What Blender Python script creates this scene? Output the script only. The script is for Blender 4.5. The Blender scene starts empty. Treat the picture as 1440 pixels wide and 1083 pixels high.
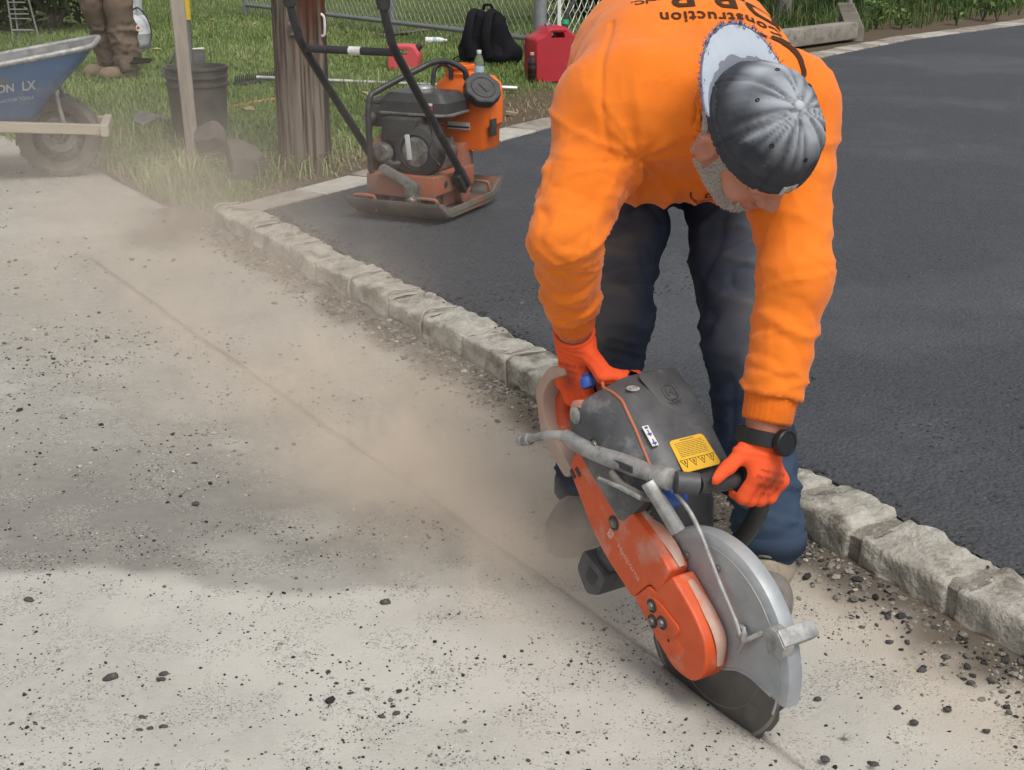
import bpy, bmesh, math, random
import numpy as np
from mathutils import Vector, Matrix
from mathutils.bvhtree import BVHTree

S = bpy.context.scene
COL = S.collection
random.seed(7)
RNG = np.random.default_rng(7)

# ------------------------------------------------------------------ camera, sky, sun, exposure
CAM_H = 1.25
PITCH = 19.088
cam_d = bpy.data.cameras.new('camera'); cam = bpy.data.objects.new('camera', cam_d); COL.objects.link(cam)
cam.location = (0, 0, CAM_H)
cam.rotation_euler = (math.radians(90 - PITCH), 0, 0)
cam_d.sensor_width = 36; cam_d.lens = 47.5
cam_d.clip_end = 3000; cam_d.clip_start = 0.02
S.camera = cam

SUN_EL, SUN_AZ = 58.0, 150.0      # azimuth: compass direction the light comes from, clockwise from +Y
world = bpy.data.worlds.new('World'); S.world = world; world.use_nodes = True
wn = world.node_tree; wn.nodes.clear()
w_out = wn.nodes.new('ShaderNodeOutputWorld'); w_bg = wn.nodes.new('ShaderNodeBackground')
w_sky = wn.nodes.new('ShaderNodeTexSky'); w_sky.sky_type = 'NISHITA'; w_sky.sun_disc = False
w_sky.sun_elevation = math.radians(SUN_EL); w_sky.sun_rotation = math.radians(SUN_AZ)
w_sky.dust_density = 4.0; w_sky.air_density = 1.0; w_sky.ozone_density = 1.0
w_hs = wn.nodes.new('ShaderNodeHueSaturation'); w_hs.inputs['Saturation'].default_value = 0.22
wn.links.new(w_sky.outputs[0], w_hs.inputs['Color']); wn.links.new(w_hs.outputs[0], w_bg.inputs[0])
w_bg.inputs[1].default_value = 0.13
wn.links.new(w_bg.outputs[0], w_out.inputs[0])

sun_d = bpy.data.lights.new('sun', 'SUN'); sun = bpy.data.objects.new('sun', sun_d); COL.objects.link(sun)
sun_d.energy = 1.3; sun_d.angle = math.radians(20); sun_d.color = (1.0, 0.96, 0.9)
az, el = math.radians(SUN_AZ), math.radians(SUN_EL)
to_sun = Vector((math.sin(az) * math.cos(el), math.cos(az) * math.cos(el), math.sin(el)))
sun.rotation_euler = to_sun.to_track_quat('Z', 'Y').to_euler()
sun.location = (3, -3, 8)

S.view_settings.view_transform = 'Standard'
S.view_settings.look = 'None'
S.view_settings.exposure = 0.28
S.view_settings.gamma = 1.0
S.view_settings.use_curve_mapping = False
S.cycles.use_denoising = True
S.cycles.max_bounces = 6; S.cycles.volume_bounces = 4
S.cycles.volume_step_rate = 1.0; S.cycles.volume_max_steps = 96

# ------------------------------------------------------------------ helpers
FPX = 1900.0
ST, CT = math.sin(math.radians(PITCH)), math.cos(math.radians(PITCH))
def G(px, py, z=0.0):
    """place on the level z that the photograph shows at a pixel"""
    u = (px - 720) / FPX; v = (py - 541.5) / FPX
    d = (CAM_H - z) / (ST + v * CT)
    return Vector((u * d, d * (CT - v * ST), z))
def W(px, py, Y):
    u = (px - 720) / FPX; v = (py - 541.5) / FPX
    d = Y / (CT - v * ST)
    return Vector((u * d, Y, CAM_H - d * (ST + v * CT)))

def tag(o, label=None, cat=None, group=None, kind=None):
    if label: o['label'] = label
    if cat: o['category'] = cat
    if group: o['group'] = group
    if kind: o['kind'] = kind
    return o
def empty(name, loc, rz=0.0):
    o = bpy.data.objects.new(name, None); COL.objects.link(o)
    o.empty_display_size = 0.05
    if isinstance(loc, Matrix): o.matrix_world = loc
    else:
        o.location = loc; o.rotation_euler = (0, 0, rz)
    return o
def link(name, me, mat, parent=None):
    o = bpy.data.objects.new(name, me); COL.objects.link(o)
    if mat is not None and len(me.materials) == 0: me.materials.append(mat)
    if parent is not None: o.parent = parent
    return o
def kids(o):
    return [c for c in COL.objects if c.parent == o]
def copy_tree(o, parent=None):
    c = o.copy(); COL.objects.link(c)
    if parent is not None: c.parent = parent
    for ch in kids(o): copy_tree(ch, c)
    return c

def catmull(pts, n=6, closed=False):
    pts = [np.array(p, float) for p in pts]
    out = []
    m = len(pts)
    rng = range(m) if closed else range(m - 1)
    for i in rng:
        p1, p2 = pts[i], pts[(i + 1) % m]
        p0 = pts[i - 1] if (i > 0 or closed) else 2 * p1 - p2
        p3 = pts[(i + 2) % m] if (i + 2 < m or closed) else 2 * p2 - p1
        for k in range(n):
            t = k / n
            out.append(0.5 * (2 * p1 + (p2 - p0) * t + (2 * p0 - 5 * p1 + 4 * p2 - p3) * t * t + (3 * p1 - p0 - 3 * p2 + p3) * t ** 3))
    if not closed: out.append(pts[-1])
    return out

class MB:
    """collects simple shapes into one mesh"""
    def __init__(self): self.v = []; self.f = []
    def add(self, vs, fs, M=None):
        b = len(self.v)
        for p in vs:
            q = Vector(p)
            if M is not None: q = M @ q
            self.v.append(tuple(q))
        for f in fs: self.f.append(tuple(b + i for i in f))
        return self
    def box(self, c, s, R=None, taper=1.0):
        x, y, z = [k / 2 for k in s]; t = taper
        vs = [(-x, -y, -z), (x, -y, -z), (x, y, -z), (-x, y, -z), (-x * t, -y * t, z), (x * t, -y * t, z), (x * t, y * t, z), (-x * t, y * t, z)]
        fs = [(0, 3, 2, 1), (4, 5, 6, 7), (0, 1, 5, 4), (1, 2, 6, 5), (2, 3, 7, 6), (3, 0, 4, 7)]
        M = Matrix.Translation(c)
        if R is not None: M = M @ R.to_4x4()
        return self.add(vs, fs, M)
    def prism(self, poly, z0, z1, M=None, shrink=None):
        """poly: list of (x,y); extruded z0..z1; shrink: the inset scale of the far end"""
        n = len(poly)
        cx = sum(p[0] for p in poly) / n; cy = sum(p[1] for p in poly) / n
        k = 1.0 if shrink is None else shrink
        vs = [(p[0], p[1], z0) for p in poly] + [(cx + (p[0] - cx) * k, cy + (p[1] - cy) * k, z1) for p in poly]
        area = sum(poly[i][0] * poly[(i + 1) % n][1] - poly[(i + 1) % n][0] * poly[i][1] for i in range(n))
        idx = list(range(n))
        fs = [tuple(reversed(idx)), tuple(n + i for i in idx)] + [(i, (i + 1) % n, n + (i + 1) % n, n + i) for i in idx]
        if area < 0: fs = [tuple(reversed(f)) for f in fs]
        if z1 < z0: fs = [tuple(reversed(f)) for f in fs]
        return self.add(vs, fs, M)
    def tube(self, pts, r, n=10, smooth=0, closed=False, M=None, flat=1.0):
        if smooth: 
            rr = r
            if not np.isscalar(r):
                src = np.linspace(0, 1, len(r)); 
            p2 = catmull(pts, smooth, closed)
            if not np.isscalar(r): rr = np.interp(np.linspace(0, 1, len(p2)), src, r)
            pts, r = p2, rr
        P = [Vector(p) for p in pts]; m = len(P)
        R = [r] * m if np.isscalar(r) else list(r)
        vs = []; fs = []
        prev = None
        for i in range(m):
            if closed: t = P[(i + 1) % m] - P[i - 1]
            else: t = P[min(i + 1, m - 1)] - P[max(i - 1, 0)]
            if t.length < 1e-9: t = Vector((0, 0, 1))
            t.normalize()
            if prev is None:
                a = Vector((0, 0, 1)) if abs(t.z) < 0.9 else Vector((1, 0, 0))
                prev = (a - t * a.dot(t)).normalized()
            else:
                prev = prev - t * prev.dot(t)
                prev = prev.normalized() if prev.length > 1e-6 else Vector((1, 0, 0))
            b = t.cross(prev)
            for k in range(n):
                an = 2 * math.pi * k / n
                vs.append(P[i] + (prev * math.cos(an) * flat + b * math.sin(an)) * R[i])
        for i in range(m if closed else m - 1):
            j = (i + 1) % m
            for k in range(n):
                fs.append((i * n + k, i * n + (k + 1) % n, j * n + (k + 1) % n, j * n + k))
        if not closed:
            fs.append(tuple(reversed(range(n)))); fs.append(tuple((m - 1) * n + k for k in range(n)))
        return self.add(vs, fs, M)
    def lathe(self, prof, n=24, M=None, cap=True):
        """prof: (radius, z) from bottom to top about Z"""
        vs = []; fs = []; m = len(prof)
        for r, z in prof:
            for k in range(n):
                a = 2 * math.pi * k / n
                vs.append((r * math.cos(a), r * math.sin(a), z))
        for i in range(m - 1):
            for k in range(n):
                fs.append((i * n + k, i * n + (k + 1) % n, (i + 1) * n + (k + 1) % n, (i + 1) * n + k))
        if cap:
            fs.append(tuple(reversed(range(n)))); fs.append(tuple((m - 1) * n + k for k in range(n)))
        return self.add(vs, fs, M)
    def ell(self, c, r, n=12, m=8, R=None):
        M = Matrix.Translation(c)
        if R is not None: M = M @ R.to_4x4()
        prof = []
        vs = [(0, 0, -r[2])]; fs = []
        for i in range(1, m):
            t = math.pi * i / m
            for k in range(n):
                a = 2 * math.pi * k / n
                vs.append((r[0] * math.sin(t) * math.cos(a), r[1] * math.sin(t) * math.sin(a), -r[2] * math.cos(t)))
        vs.append((0, 0, r[2])); L = len(vs) - 1
        for k in range(n):
            fs.append((0, 1 + (k + 1) % n, 1 + k))
            fs.append((L, 1 + (m - 2) * n + k, 1 + (m - 2) * n + (k + 1) % n))
            for i in range(m - 2):
                fs.append((1 + i * n + k, 1 + i * n + (k + 1) % n, 1 + (i + 1) * n + (k + 1) % n, 1 + (i + 1) * n + k))
        return self.add(vs, fs, M)
    def mesh(self, name, bevel=0.0, seg=2, smooth=True, ang=40, subdiv=0):
        me = bpy.data.meshes.new(name); me.from_pydata(self.v, [], self.f)
        if bevel or subdiv:
            bm = bmesh.new(); bm.from_mesh(me)
            if bevel:
                es = [e for e in bm.edges if len(e.link_faces) == 2 and e.calc_face_angle(0) > math.radians(30)]
                bmesh.ops.bevel(bm, geom=es, offset=bevel, segments=seg, profile=0.6, affect='EDGES', clamp_overlap=True)
            if subdiv:
                bmesh.ops.subdivide_edges(bm, edges=bm.edges[:], cuts=subdiv, use_grid_fill=True)
            bm.to_mesh(me); bm.free()
        if smooth:
            me.polygons.foreach_set('use_smooth', [True] * len(me.polygons))
            me.set_sharp_from_angle(angle=math.radians(ang))
        me.update()
        return me
    def build(self, name, mat, parent=None, **kw):
        return link(name, self.mesh(name, **kw), mat, parent)

def np_mesh(name, V, Fq, smooth=True, uv=None):
    """fast mesh from arrays; Fq (n,k) with k = 3 or 4"""
    V = np.asarray(V, np.float32); Fq = np.asarray(Fq, np.int32)
    me = bpy.data.meshes.new(name)
    n, k = Fq.shape
    me.vertices.add(len(V)); me.vertices.foreach_set('co', V.ravel())
    me.loops.add(n * k); me.loops.foreach_set('vertex_index', Fq.ravel())
    me.polygons.add(n); me.polygons.foreach_set('loop_start', np.arange(0, n * k, k, dtype=np.int32))
    me.polygons.foreach_set('loop_total', np.full(n, k, np.int32))
    me.polygons.foreach_set('use_smooth', np.full(n, smooth))
    me.update(calc_edges=True)
    return me
def point_attr(me, name, arr):
    a = me.attributes.new(name, 'FLOAT', 'POINT'); a.data.foreach_set('value', np.asarray(arr, np.float32))

# numpy value noise
def _h(ix, iy, iz, seed):
    n = (ix.astype(np.int64) * 374761393 + iy.astype(np.int64) * 668265263 + iz.astype(np.int64) * 2147483647 + seed * 1274126177) & 0xffffffff
    n = ((n ^ (n >> 13)) * 1274126177) & 0xffffffff
    n = (n ^ (n >> 16)) & 0xffff
    return n / 32767.5 - 1.0
def vnoise(p, scale=1.0, seed=0):
    p = np.asarray(p, float) * scale
    i = np.floor(p).astype(np.int64); f = p - i; f = f * f * (3 - 2 * f)
    r = 0
    for dx in (0, 1):
        for dy in (0, 1):
            for dz in (0, 1):
                w = (f[..., 0] if dx else 1 - f[..., 0]) * (f[..., 1] if dy else 1 - f[..., 1]) * (f[..., 2] if dz else 1 - f[..., 2])
                r = r + w * _h(i[..., 0] + dx, i[..., 1] + dy, i[..., 2] + dz, seed)
    return r
def fbm(p, scale=1.0, oct=4, seed=0):
    r = 0; a = 1.0; s = scale; t = 0
    for k in range(oct):
        r = r + a * vnoise(p, s, seed + k); t += a; a *= 0.5; s *= 2.03
    return r / t

# signed distance shapes -> mesh
def sd_cone(P, a, b, ra, rb):
    a = np.array(a, float); b = np.array(b, float); ba = b - a
    h = np.clip(((P - a) @ ba) / max(ba @ ba, 1e-9), 0, 1)
    return np.linalg.norm(P - a - h[..., None] * ba, axis=-1) - (ra + (rb - ra) * h)
def sd_ell(P, c, r, R=None):
    q = P - np.array(c, float)
    if R is not None: q = q @ np.array(R, float)      # columns of R are the local axes
    r = np.array(r, float)
    k0 = np.linalg.norm(q / r, axis=-1); k1 = np.linalg.norm(q / (r * r), axis=-1)
    return k0 * (k0 - 1.0) / np.maximum(k1, 1e-9)
def smin(a, b, k):
    h = np.clip(0.5 + 0.5 * (b - a) / k, 0, 1)
    return b + (a - b) * h - k * h * (1 - h)
def sdf_mesh(fn, lo, hi, res):
    lo = np.array(lo, float); hi = np.array(hi, float)
    n = np.ceil((hi - lo) / res).astype(int) + 1
    xs = [lo[i] + res * np.arange(n[i]) for i in range(3)]
    D = np.empty(tuple(n), np.float32)
    for i0 in range(0, n[0], 16):
        g = np.stack(np.meshgrid(xs[0][i0:i0 + 16], xs[1], xs[2], indexing='ij'), -1)
        D[i0:i0 + 16] = fn(g)
    ins = D < 0
    c = np.zeros(tuple(n - 1), np.int8)
    for dx in (0, 1):
        for dy in (0, 1):
            for dz in (0, 1):
                c += ins[dx:n[0] - 1 + dx, dy:n[1] - 1 + dy, dz:n[2] - 1 + dz]
    act = (c > 0) & (c < 8)
    idx = -np.ones(act.shape, np.int64); cells = np.argwhere(act); idx[act] = np.arange(len(cells))
    acc = np.zeros((len(cells), 3)); cnt = np.zeros(len(cells))
    corner = [(x, y, z) for x in (0, 1) for y in (0, 1) for z in (0, 1)]
    for a in corner:
        for ax in range(3):
            if a[ax] == 1: continue
            b = list(a); b[ax] = 1
            da = D[cells[:, 0] + a[0], cells[:, 1] + a[1], cells[:, 2] + a[2]]
            db = D[cells[:, 0] + b[0], cells[:, 1] + b[1], cells[:, 2] + b[2]]
            m = (da < 0) != (db < 0)
            t = np.where(m, da / np.where(m, da - db, 1), 0)
            p = np.tile(np.array(a, float), (len(cells), 1)); p[:, ax] = t
            acc[m] += p[m]; cnt[m] += 1
    V = lo + (cells + acc / cnt[:, None]) * res
    for _ in range(2):                                   # settle on the true surface
        e = res * 0.5
        d = fn(V)
        g = np.stack([fn(V + np.eye(3)[k] * e) - fn(V - np.eye(3)[k] * e) for k in range(3)], -1) / (2 * e)
        gl = np.maximum(np.linalg.norm(g, axis=-1), 0.3)
        V = V - np.clip(d / gl, -res, res)[:, None] * g / gl[:, None]
    Q = []
    for ax in range(3):
        o1, o2 = [(1, 2), (2, 0), (0, 1)][ax]
        sl = [slice(1, n[k] - 1) for k in range(3)]; sl[ax] = slice(0, n[ax] - 1)
        s2 = list(sl); s2[ax] = slice(1, n[ax])
        a = ins[tuple(sl)]; b = ins[tuple(s2)]
        for flip in (False, True):
            m = (a & ~b) if not flip else (~a & b)
            e = np.argwhere(m) + np.array([s.start for s in sl])
            if len(e) == 0: continue
            q = []
            for (u, v) in ((0, 0), (-1, 0), (-1, -1), (0, -1)):
                k = e.copy(); k[:, o1] += u; k[:, o2] += v
                q.append(idx[k[:, 0], k[:, 1], k[:, 2]])
            q = np.stack(q, 1)
            Q.append(q[:, ::-1] if flip else q)
    Q = np.concatenate(Q)
    g = np.stack([fn(V + np.eye(3)[k] * res * .5) - fn(V - np.eye(3)[k] * res * .5) for k in range(3)], -1)
    N = g / np.maximum(np.linalg.norm(g, axis=-1, keepdims=True), 1e-9)
    return V, Q, N

# ------------------------------------------------------------------ materials
def mat(name, c1, c2=None, scale=8.0, rough=0.6, metal=0.0, bump=0.0, bscale=60.0, spec=0.5, c3=None, s3=2.0, t3=(0.5, 0.65),
        rough2=None, stretch=None, detail=6.0, alpha=None, trans=0.0, coat=0.0, sheen=0.0, sss=0.0, bdist=0.002):
    m = bpy.data.materials.new(name); m.use_nodes = True
    nt = m.node_tree; B = nt.nodes['Principled BSDF']; L = nt.links.new
    B.inputs['Roughness'].default_value = rough; B.inputs['Metallic'].default_value = metal
    B.inputs['Specular IOR Level'].default_value = spec
    B.inputs['Base Color'].default_value = (*c1, 1)
    tc = nt.nodes.new('ShaderNodeTexCoord'); src = tc.outputs['Object']
    if stretch:
        mp = nt.nodes.new('ShaderNodeMapping'); mp.inputs['Scale'].default_value = stretch; L(src, mp.inputs[0]); src = mp.outputs[0]
    col = None
    if c2 is not None:
        nz = nt.nodes.new('ShaderNodeTexNoise'); nz.inputs['Scale'].default_value = scale; nz.inputs['Detail'].default_value = detail
        nz.inputs['Roughness'].default_value = 0.62
        L(src, nz.inputs['Vector'])
        rp = nt.nodes.new('ShaderNodeMapRange'); rp.inputs[1].default_value = 0.32; rp.inputs[2].default_value = 0.68
        L(nz.outputs['Fac'], rp.inputs[0])
        mx = nt.nodes.new('ShaderNodeMix'); mx.data_type = 'RGBA'
        mx.inputs['A'].default_value = (*c1, 1); mx.inputs['B'].default_value = (*c2, 1)
        L(rp.outputs[0], mx.inputs['Factor']); col = mx.outputs['Result']
        if rough2 is not None:
            rr = nt.nodes.new('ShaderNodeMapRange'); rr.inputs[3].default_value = rough; rr.inputs[4].default_value = rough2
            L(rp.outputs[0], rr.inputs[0]); L(rr.outputs[0], B.inputs['Roughness'])
    if c3 is not None:
        nz = nt.nodes.new('ShaderNodeTexNoise'); nz.inputs['Scale'].default_value = s3; nz.inputs['Detail'].default_value = 8
        nz.inputs['Roughness'].default_value = 0.7
        mp2 = nt.nodes.new('ShaderNodeMapping'); mp2.inputs['Location'].default_value = (3.1, 7.7, 1.3); L(src, mp2.inputs[0]); L(mp2.outputs[0], nz.inputs['Vector'])
        rp = nt.nodes.new('ShaderNodeMapRange'); rp.inputs[1].default_value = t3[0]; rp.inputs[2].default_value = t3[1]
        L(nz.outputs['Fac'], rp.inputs[0])
        mx = nt.nodes.new('ShaderNodeMix'); mx.data_type = 'RGBA'
        if col is None: mx.inputs['A'].default_value = (*c1, 1)
        else: L(col, mx.inputs['A'])
        mx.inputs['B'].default_value = (*c3, 1)
        L(rp.outputs[0], mx.inputs['Factor']); col = mx.outputs['Result']
    if col is not None: L(col, B.inputs['Base Color'])
    if bump:
        nb = nt.nodes.new('ShaderNodeTexNoise'); nb.inputs['Scale'].default_value = bscale; nb.inputs['Detail'].default_value = 5
        L(src, nb.inputs['Vector'])
        bp = nt.nodes.new('ShaderNodeBump'); bp.inputs['Strength'].default_value = bump; bp.inputs['Distance'].default_value = bdist
        L(nb.outputs['Fac'], bp.inputs['Height']); L(bp.outputs[0], B.inputs['Normal'])
    if trans: B.inputs['Transmission Weight'].default_value = trans
    if coat: B.inputs['Coat Weight'].default_value = coat; B.inputs['Coat Roughness'].default_value = 0.2
    if sheen: B.inputs['Sheen Weight'].default_value = sheen
    if sss:
        B.inputs['Subsurface Weight'].default_value = sss; B.inputs['Subsurface Radius'].default_value = (0.01, 0.004, 0.002)
    m['bsdf'] = 1
    return m
def attr_mix(m, attr, color, lo=0.0, hi=1.0, rough=None):
    """mix a further colour into a material where the mesh attribute says so"""
    nt = m.node_tree; B = nt.nodes['Principled BSDF']; L = nt.links.new
    at = nt.nodes.new('ShaderNodeAttribute'); at.attribute_name = attr
    rp = nt.nodes.new('ShaderNodeMapRange'); rp.inputs[1].default_value = lo; rp.inputs[2].default_value = hi
    L(at.outputs['Fac'], rp.inputs[0])
    mx = nt.nodes.new('ShaderNodeMix'); mx.data_type = 'RGBA'; mx.inputs['B'].default_value = (*color, 1)
    inp = B.inputs['Base Color']
    if inp.is_linked: L(inp.links[0].from_socket, mx.inputs['A'])
    else: mx.inputs['A'].default_value = inp.default_value
    L(rp.outputs[0], mx.inputs['Factor']); L(mx.outputs['Result'], inp)
    return m
DUST = (0.42, 0.38, 0.33)
M = {}
M['steel_dusty'] = mat('dusty_steel', (0.20, 0.205, 0.21), (0.40, 0.395, 0.38), 30, 0.55, 0.45, c3=(0.52, 0.50, 0.47), s3=16, t3=(.48, .66), bump=.25, bscale=200)
M['guard'] = mat('guard_alloy', (0.27, 0.29, 0.31), (0.40, 0.42, 0.43), 11, 0.5, 0.3, c3=(0.46, 0.45, 0.43), s3=6, t3=(.5, .75), bump=.1, bscale=150)
M['orange_paint'] = mat('orange_saw_plastic', (0.66, 0.10, 0.022), (0.56, 0.075, 0.018), 14, 0.5, c3=(0.52, 0.38, 0.31), s3=11, t3=(.52, .80), bump=.08, bscale=140)
M['orange_dusty'] = mat('dusty_orange_plastic', (0.6, 0.13, 0.05), (0.44, 0.3, 0.23), 22, 0.6, c3=DUST, s3=14, t3=(.42, .7))
M['black_plastic'] = mat('black_plastic', (0.028, 0.03, 0.033), (0.045, 0.046, 0.048), 20, 0.5, c3=(0.2, 0.19, 0.18), s3=8, t3=(.55, .85), bump=.1, bscale=250)
M['grey_plastic'] = mat('dusty_dark_plastic', (0.042, 0.045, 0.05), (0.095, 0.097, 0.10), 14, 0.5, c3=(0.36, 0.35, 0.33), s3=9, t3=(.54, .85), bump=.1, bscale=300)
M['rubber'] = mat('rubber', (0.025, 0.025, 0.026), (0.05, 0.05, 0.05), 30, 0.55, bump=.1, bscale=120)
M['rubber_dusty'] = mat('dusty_rubber', (0.10, 0.095, 0.085), (0.2, 0.18, 0.155), 14, 0.85, bump=.2, bscale=80)
M['blue_cap'] = mat('blue_cap', (0.02, 0.09, 0.42), (0.06, 0.14, 0.42), 40, 0.5)
M['yellow_label'] = mat('yellow_label', (0.75, 0.43, 0.02), (0.68, 0.40, 0.03), 30, 0.5)
M['ink'] = mat('label_ink', (0.03, 0.028, 0.02), rough=0.6)
M['ink_grey'] = mat('faded_ink', (0.22, 0.15, 0.03), rough=0.6)
M['white_label'] = mat('white_label', (0.7, 0.7, 0.68), (0.55, 0.54, 0.5), 40, 0.5)
M['bolt'] = mat('dark_bolt', (0.12, 0.1, 0.09), (0.3, 0.27, 0.24), 60, 0.45, 0.6)
M['blade'] = mat('worn_blade_steel', (0.10, 0.098, 0.094), (0.15, 0.147, 0.14), 9, 0.38, 0.75, c3=(0.27, 0.255, 0.235), s3=5, t3=(.5, .8))
M['hand_print'] = mat('glove_print', (0.35, 0.05, 0.03), rough=0.8)

# ------------------------------------------------------------------ the setting
CUT = np.array([.533, -.846]); CUT /= np.linalg.norm(CUT)          # direction of the saw cut along the road
PERP = np.array([-CUT[1], CUT[0]])                                  # (.846,.533)
def poly_in(P, poly):
    x, y = P[:, 0], P[:, 1]; r = np.zeros(len(P), bool); n = len(poly)
    for i in range(n):
        x0, y0 = poly[i][:2]; x1, y1 = poly[(i + 1) % n][:2]
        m = ((y0 > y) != (y1 > y)) & (x < (x1 - x0) * (y - y0) / ((y1 - y0) or 1e-12) + x0)
        r ^= m
    return r
def poly_dist(P, line):
    d = np.full(len(P), 1e9)
    for i in range(len(line) - 1):
        a = np.array(line[i][:2], float); b = np.array(line[i + 1][:2], float); ba = b - a
        h = np.clip(((P - a) @ ba) / (ba @ ba), 0, 1)
        d = np.minimum(d, np.linalg.norm(P - a - h[:, None] * ba, axis=1))
    return d
def sstep(a, b, x):
    t = np.clip((x - a) / (b - a), 0, 1); return t * t * (3 - 2 * t)

# road: one sheet to the horizon, its grid laid along the cut so that the cut is a real groove
def axis(lo, hi, step, far):
    fine = np.arange(lo, hi + step / 2, step)
    out = [lo - far * (k / 9) ** 2.2 for k in range(9, 0, -1)]; out2 = [hi + far * (k / 9) ** 2.2 for k in range(1, 10)]
    return np.concatenate([out, fine, out2])
t0 = 1.345
ts = axis(-2.6, 2.3, 0.02, 400)
ts = np.sort(np.concatenate([ts[np.abs(ts - t0) > 0.006], [t0 - .0045, t0 - .004, t0 + .004, t0 + .0045]]))
ss = axis(-8.3, -0.3, 0.02, 400)
Sg, Tg = np.meshgrid(ss, ts, indexing='ij')
X = Sg * CUT[0] + Tg * PERP[0]; Y = Sg * CUT[1] + Tg * PERP[1]
P3 = np.stack([X, Y, np.zeros_like(X)], -1)
Z = 0.006 * vnoise(P3, 1.7, 3) + 0.004 * vnoise(P3, 6, 5) + 0.0022 * vnoise(P3, 22, 8)
near = (np.abs(Sg + 4.3) < 5) & (np.abs(Tg) < 3.2)
Z = np.where(near, Z, 0)
wob = 0.0
groove = (np.abs(Tg - t0) < .0042) & (Sg > -5.25) & (Sg < -1.30)
Z = np.where(groove, Z - 0.035, Z)
Z = Z * 1.0
CURB_XY = [tuple(G(*p, .1))[:2] for p in [(250, 268), (300, 290), (405, 340), (492, 388), (592, 439), (712, 503), (850, 576), (1010, 645), (1111, 696), (1200, 746), (1337, 818), (1450, 874)]] + [(1.06, 1.82), (1.38, 1.28)]
def berm(P):
    P = np.asarray(P)[:, :2]; P3_ = np.c_[P, P[:, 0] * 0]
    d = poly_dist(P, CURB_XY)
    return (.026 + .008 * vnoise(P3_, 9, 71)) * (1 - sstep(.005, .13 , d + .03 * vnoise(P3_, 14, 72)))
V = np.stack([X, Y, Z], -1).reshape(-1, 3)
V[:, 2] += berm(V)
n1, n2 = Sg.shape
ii = (np.arange(n1 - 1)[:, None] * n2 + np.arange(n2 - 1)[None, :]).ravel()
Fq = np.stack([ii, ii + n2, ii + n2 + 1, ii + 1], 1)[:, ::-1]
# face up?
a, b, c = V[Fq[0, 0]], V[Fq[0, 1]], V[Fq[0, 2]]
if np.cross(b - a, c - a)[2] < 0: Fq = Fq[:, ::-1]
me = np_mesh('road', V, Fq)
Pn = V * np.array([1, 1, 0]); n_a = fbm(Pn, 2.3, 5, 21); n_b = fbm(Pn, 7.0, 4, 31); n_c = fbm(Pn, 0.9, 3, 41)
x, y = V[:, 0], V[:, 1]
wy = y + 0.16 * n_a + 0.05 * n_b
wx = x + 0.2 * n_c
damp = sstep(2.40, 2.47, wy) * (1 - .75 * sstep(2.75, 3.3, wy)) * (1 - sstep(3.3, 4.0, wy)) * (1 - sstep(-0.25, 0.0, wx)) * (0.8 + 0.3 * n_b)
damp = np.maximum(damp, 0.35 * sstep(.15, .6, n_a + 0.3 * n_b) * sstep(2.9, 3.4, y) * (1 - sstep(5, 6, y)))
damp = np.maximum(damp, 0.9 * np.exp(-(((wx + 0.17) / .16) ** 2 + ((wy - 3.55) / .3) ** 2) ** 2))
pale = np.maximum((.55 + .45 * sstep(-.2, .45, n_a * .6 + n_b * .4 + .15)) * (1 - sstep(2.42, 2.5, wy)), sstep(.1, .5, n_a * .7 + n_b * .5) * .45)
pale = np.maximum(pale, .8 * np.exp(-(((wx + .02) / .22) ** 2 + ((wy - 3.08) / .08) ** 2)))
sand = sstep(1.45, 1.75, Tg.ravel() + .12 * n_a) * (1 - sstep(3.4, 4.2, y))
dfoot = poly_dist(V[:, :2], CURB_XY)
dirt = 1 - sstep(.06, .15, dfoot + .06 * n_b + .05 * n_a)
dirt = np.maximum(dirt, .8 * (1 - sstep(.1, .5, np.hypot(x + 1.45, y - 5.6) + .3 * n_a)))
cutdust = np.exp(-((Tg.ravel() - t0 - .02 * n_b) / .07) ** 2) * (Sg.ravel() > -5.2) * (Sg.ravel() < -1.2)
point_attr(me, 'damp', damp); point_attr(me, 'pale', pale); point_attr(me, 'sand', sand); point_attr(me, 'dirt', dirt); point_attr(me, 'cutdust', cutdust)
M['road'] = mat('dusty_road', (0.285, 0.272, 0.242), (0.36, 0.345, 0.308), 38, 0.95, spec=.2, c3=(0.20, 0.185, 0.16), s3=130, t3=(.57, .70), bump=.6, bscale=210, bdist=.003)
attr_mix(M['road'], 'damp', (0.14, 0.132, 0.118), 0, 1.35)
attr_mix(M['road'], 'pale', (0.50, 0.485, 0.44), 0, 1.3)
attr_mix(M['road'], 'sand', (0.44, 0.375, 0.29), 0, 1.7)
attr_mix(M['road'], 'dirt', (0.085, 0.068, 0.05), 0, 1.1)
attr_mix(M['road'], 'cutdust', (0.38, 0.33, 0.28), 0, 2.8)
nt = M['road'].node_tree; B = nt.nodes['Principled BSDF']; tcn = nt.nodes['Texture Coordinate']
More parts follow.
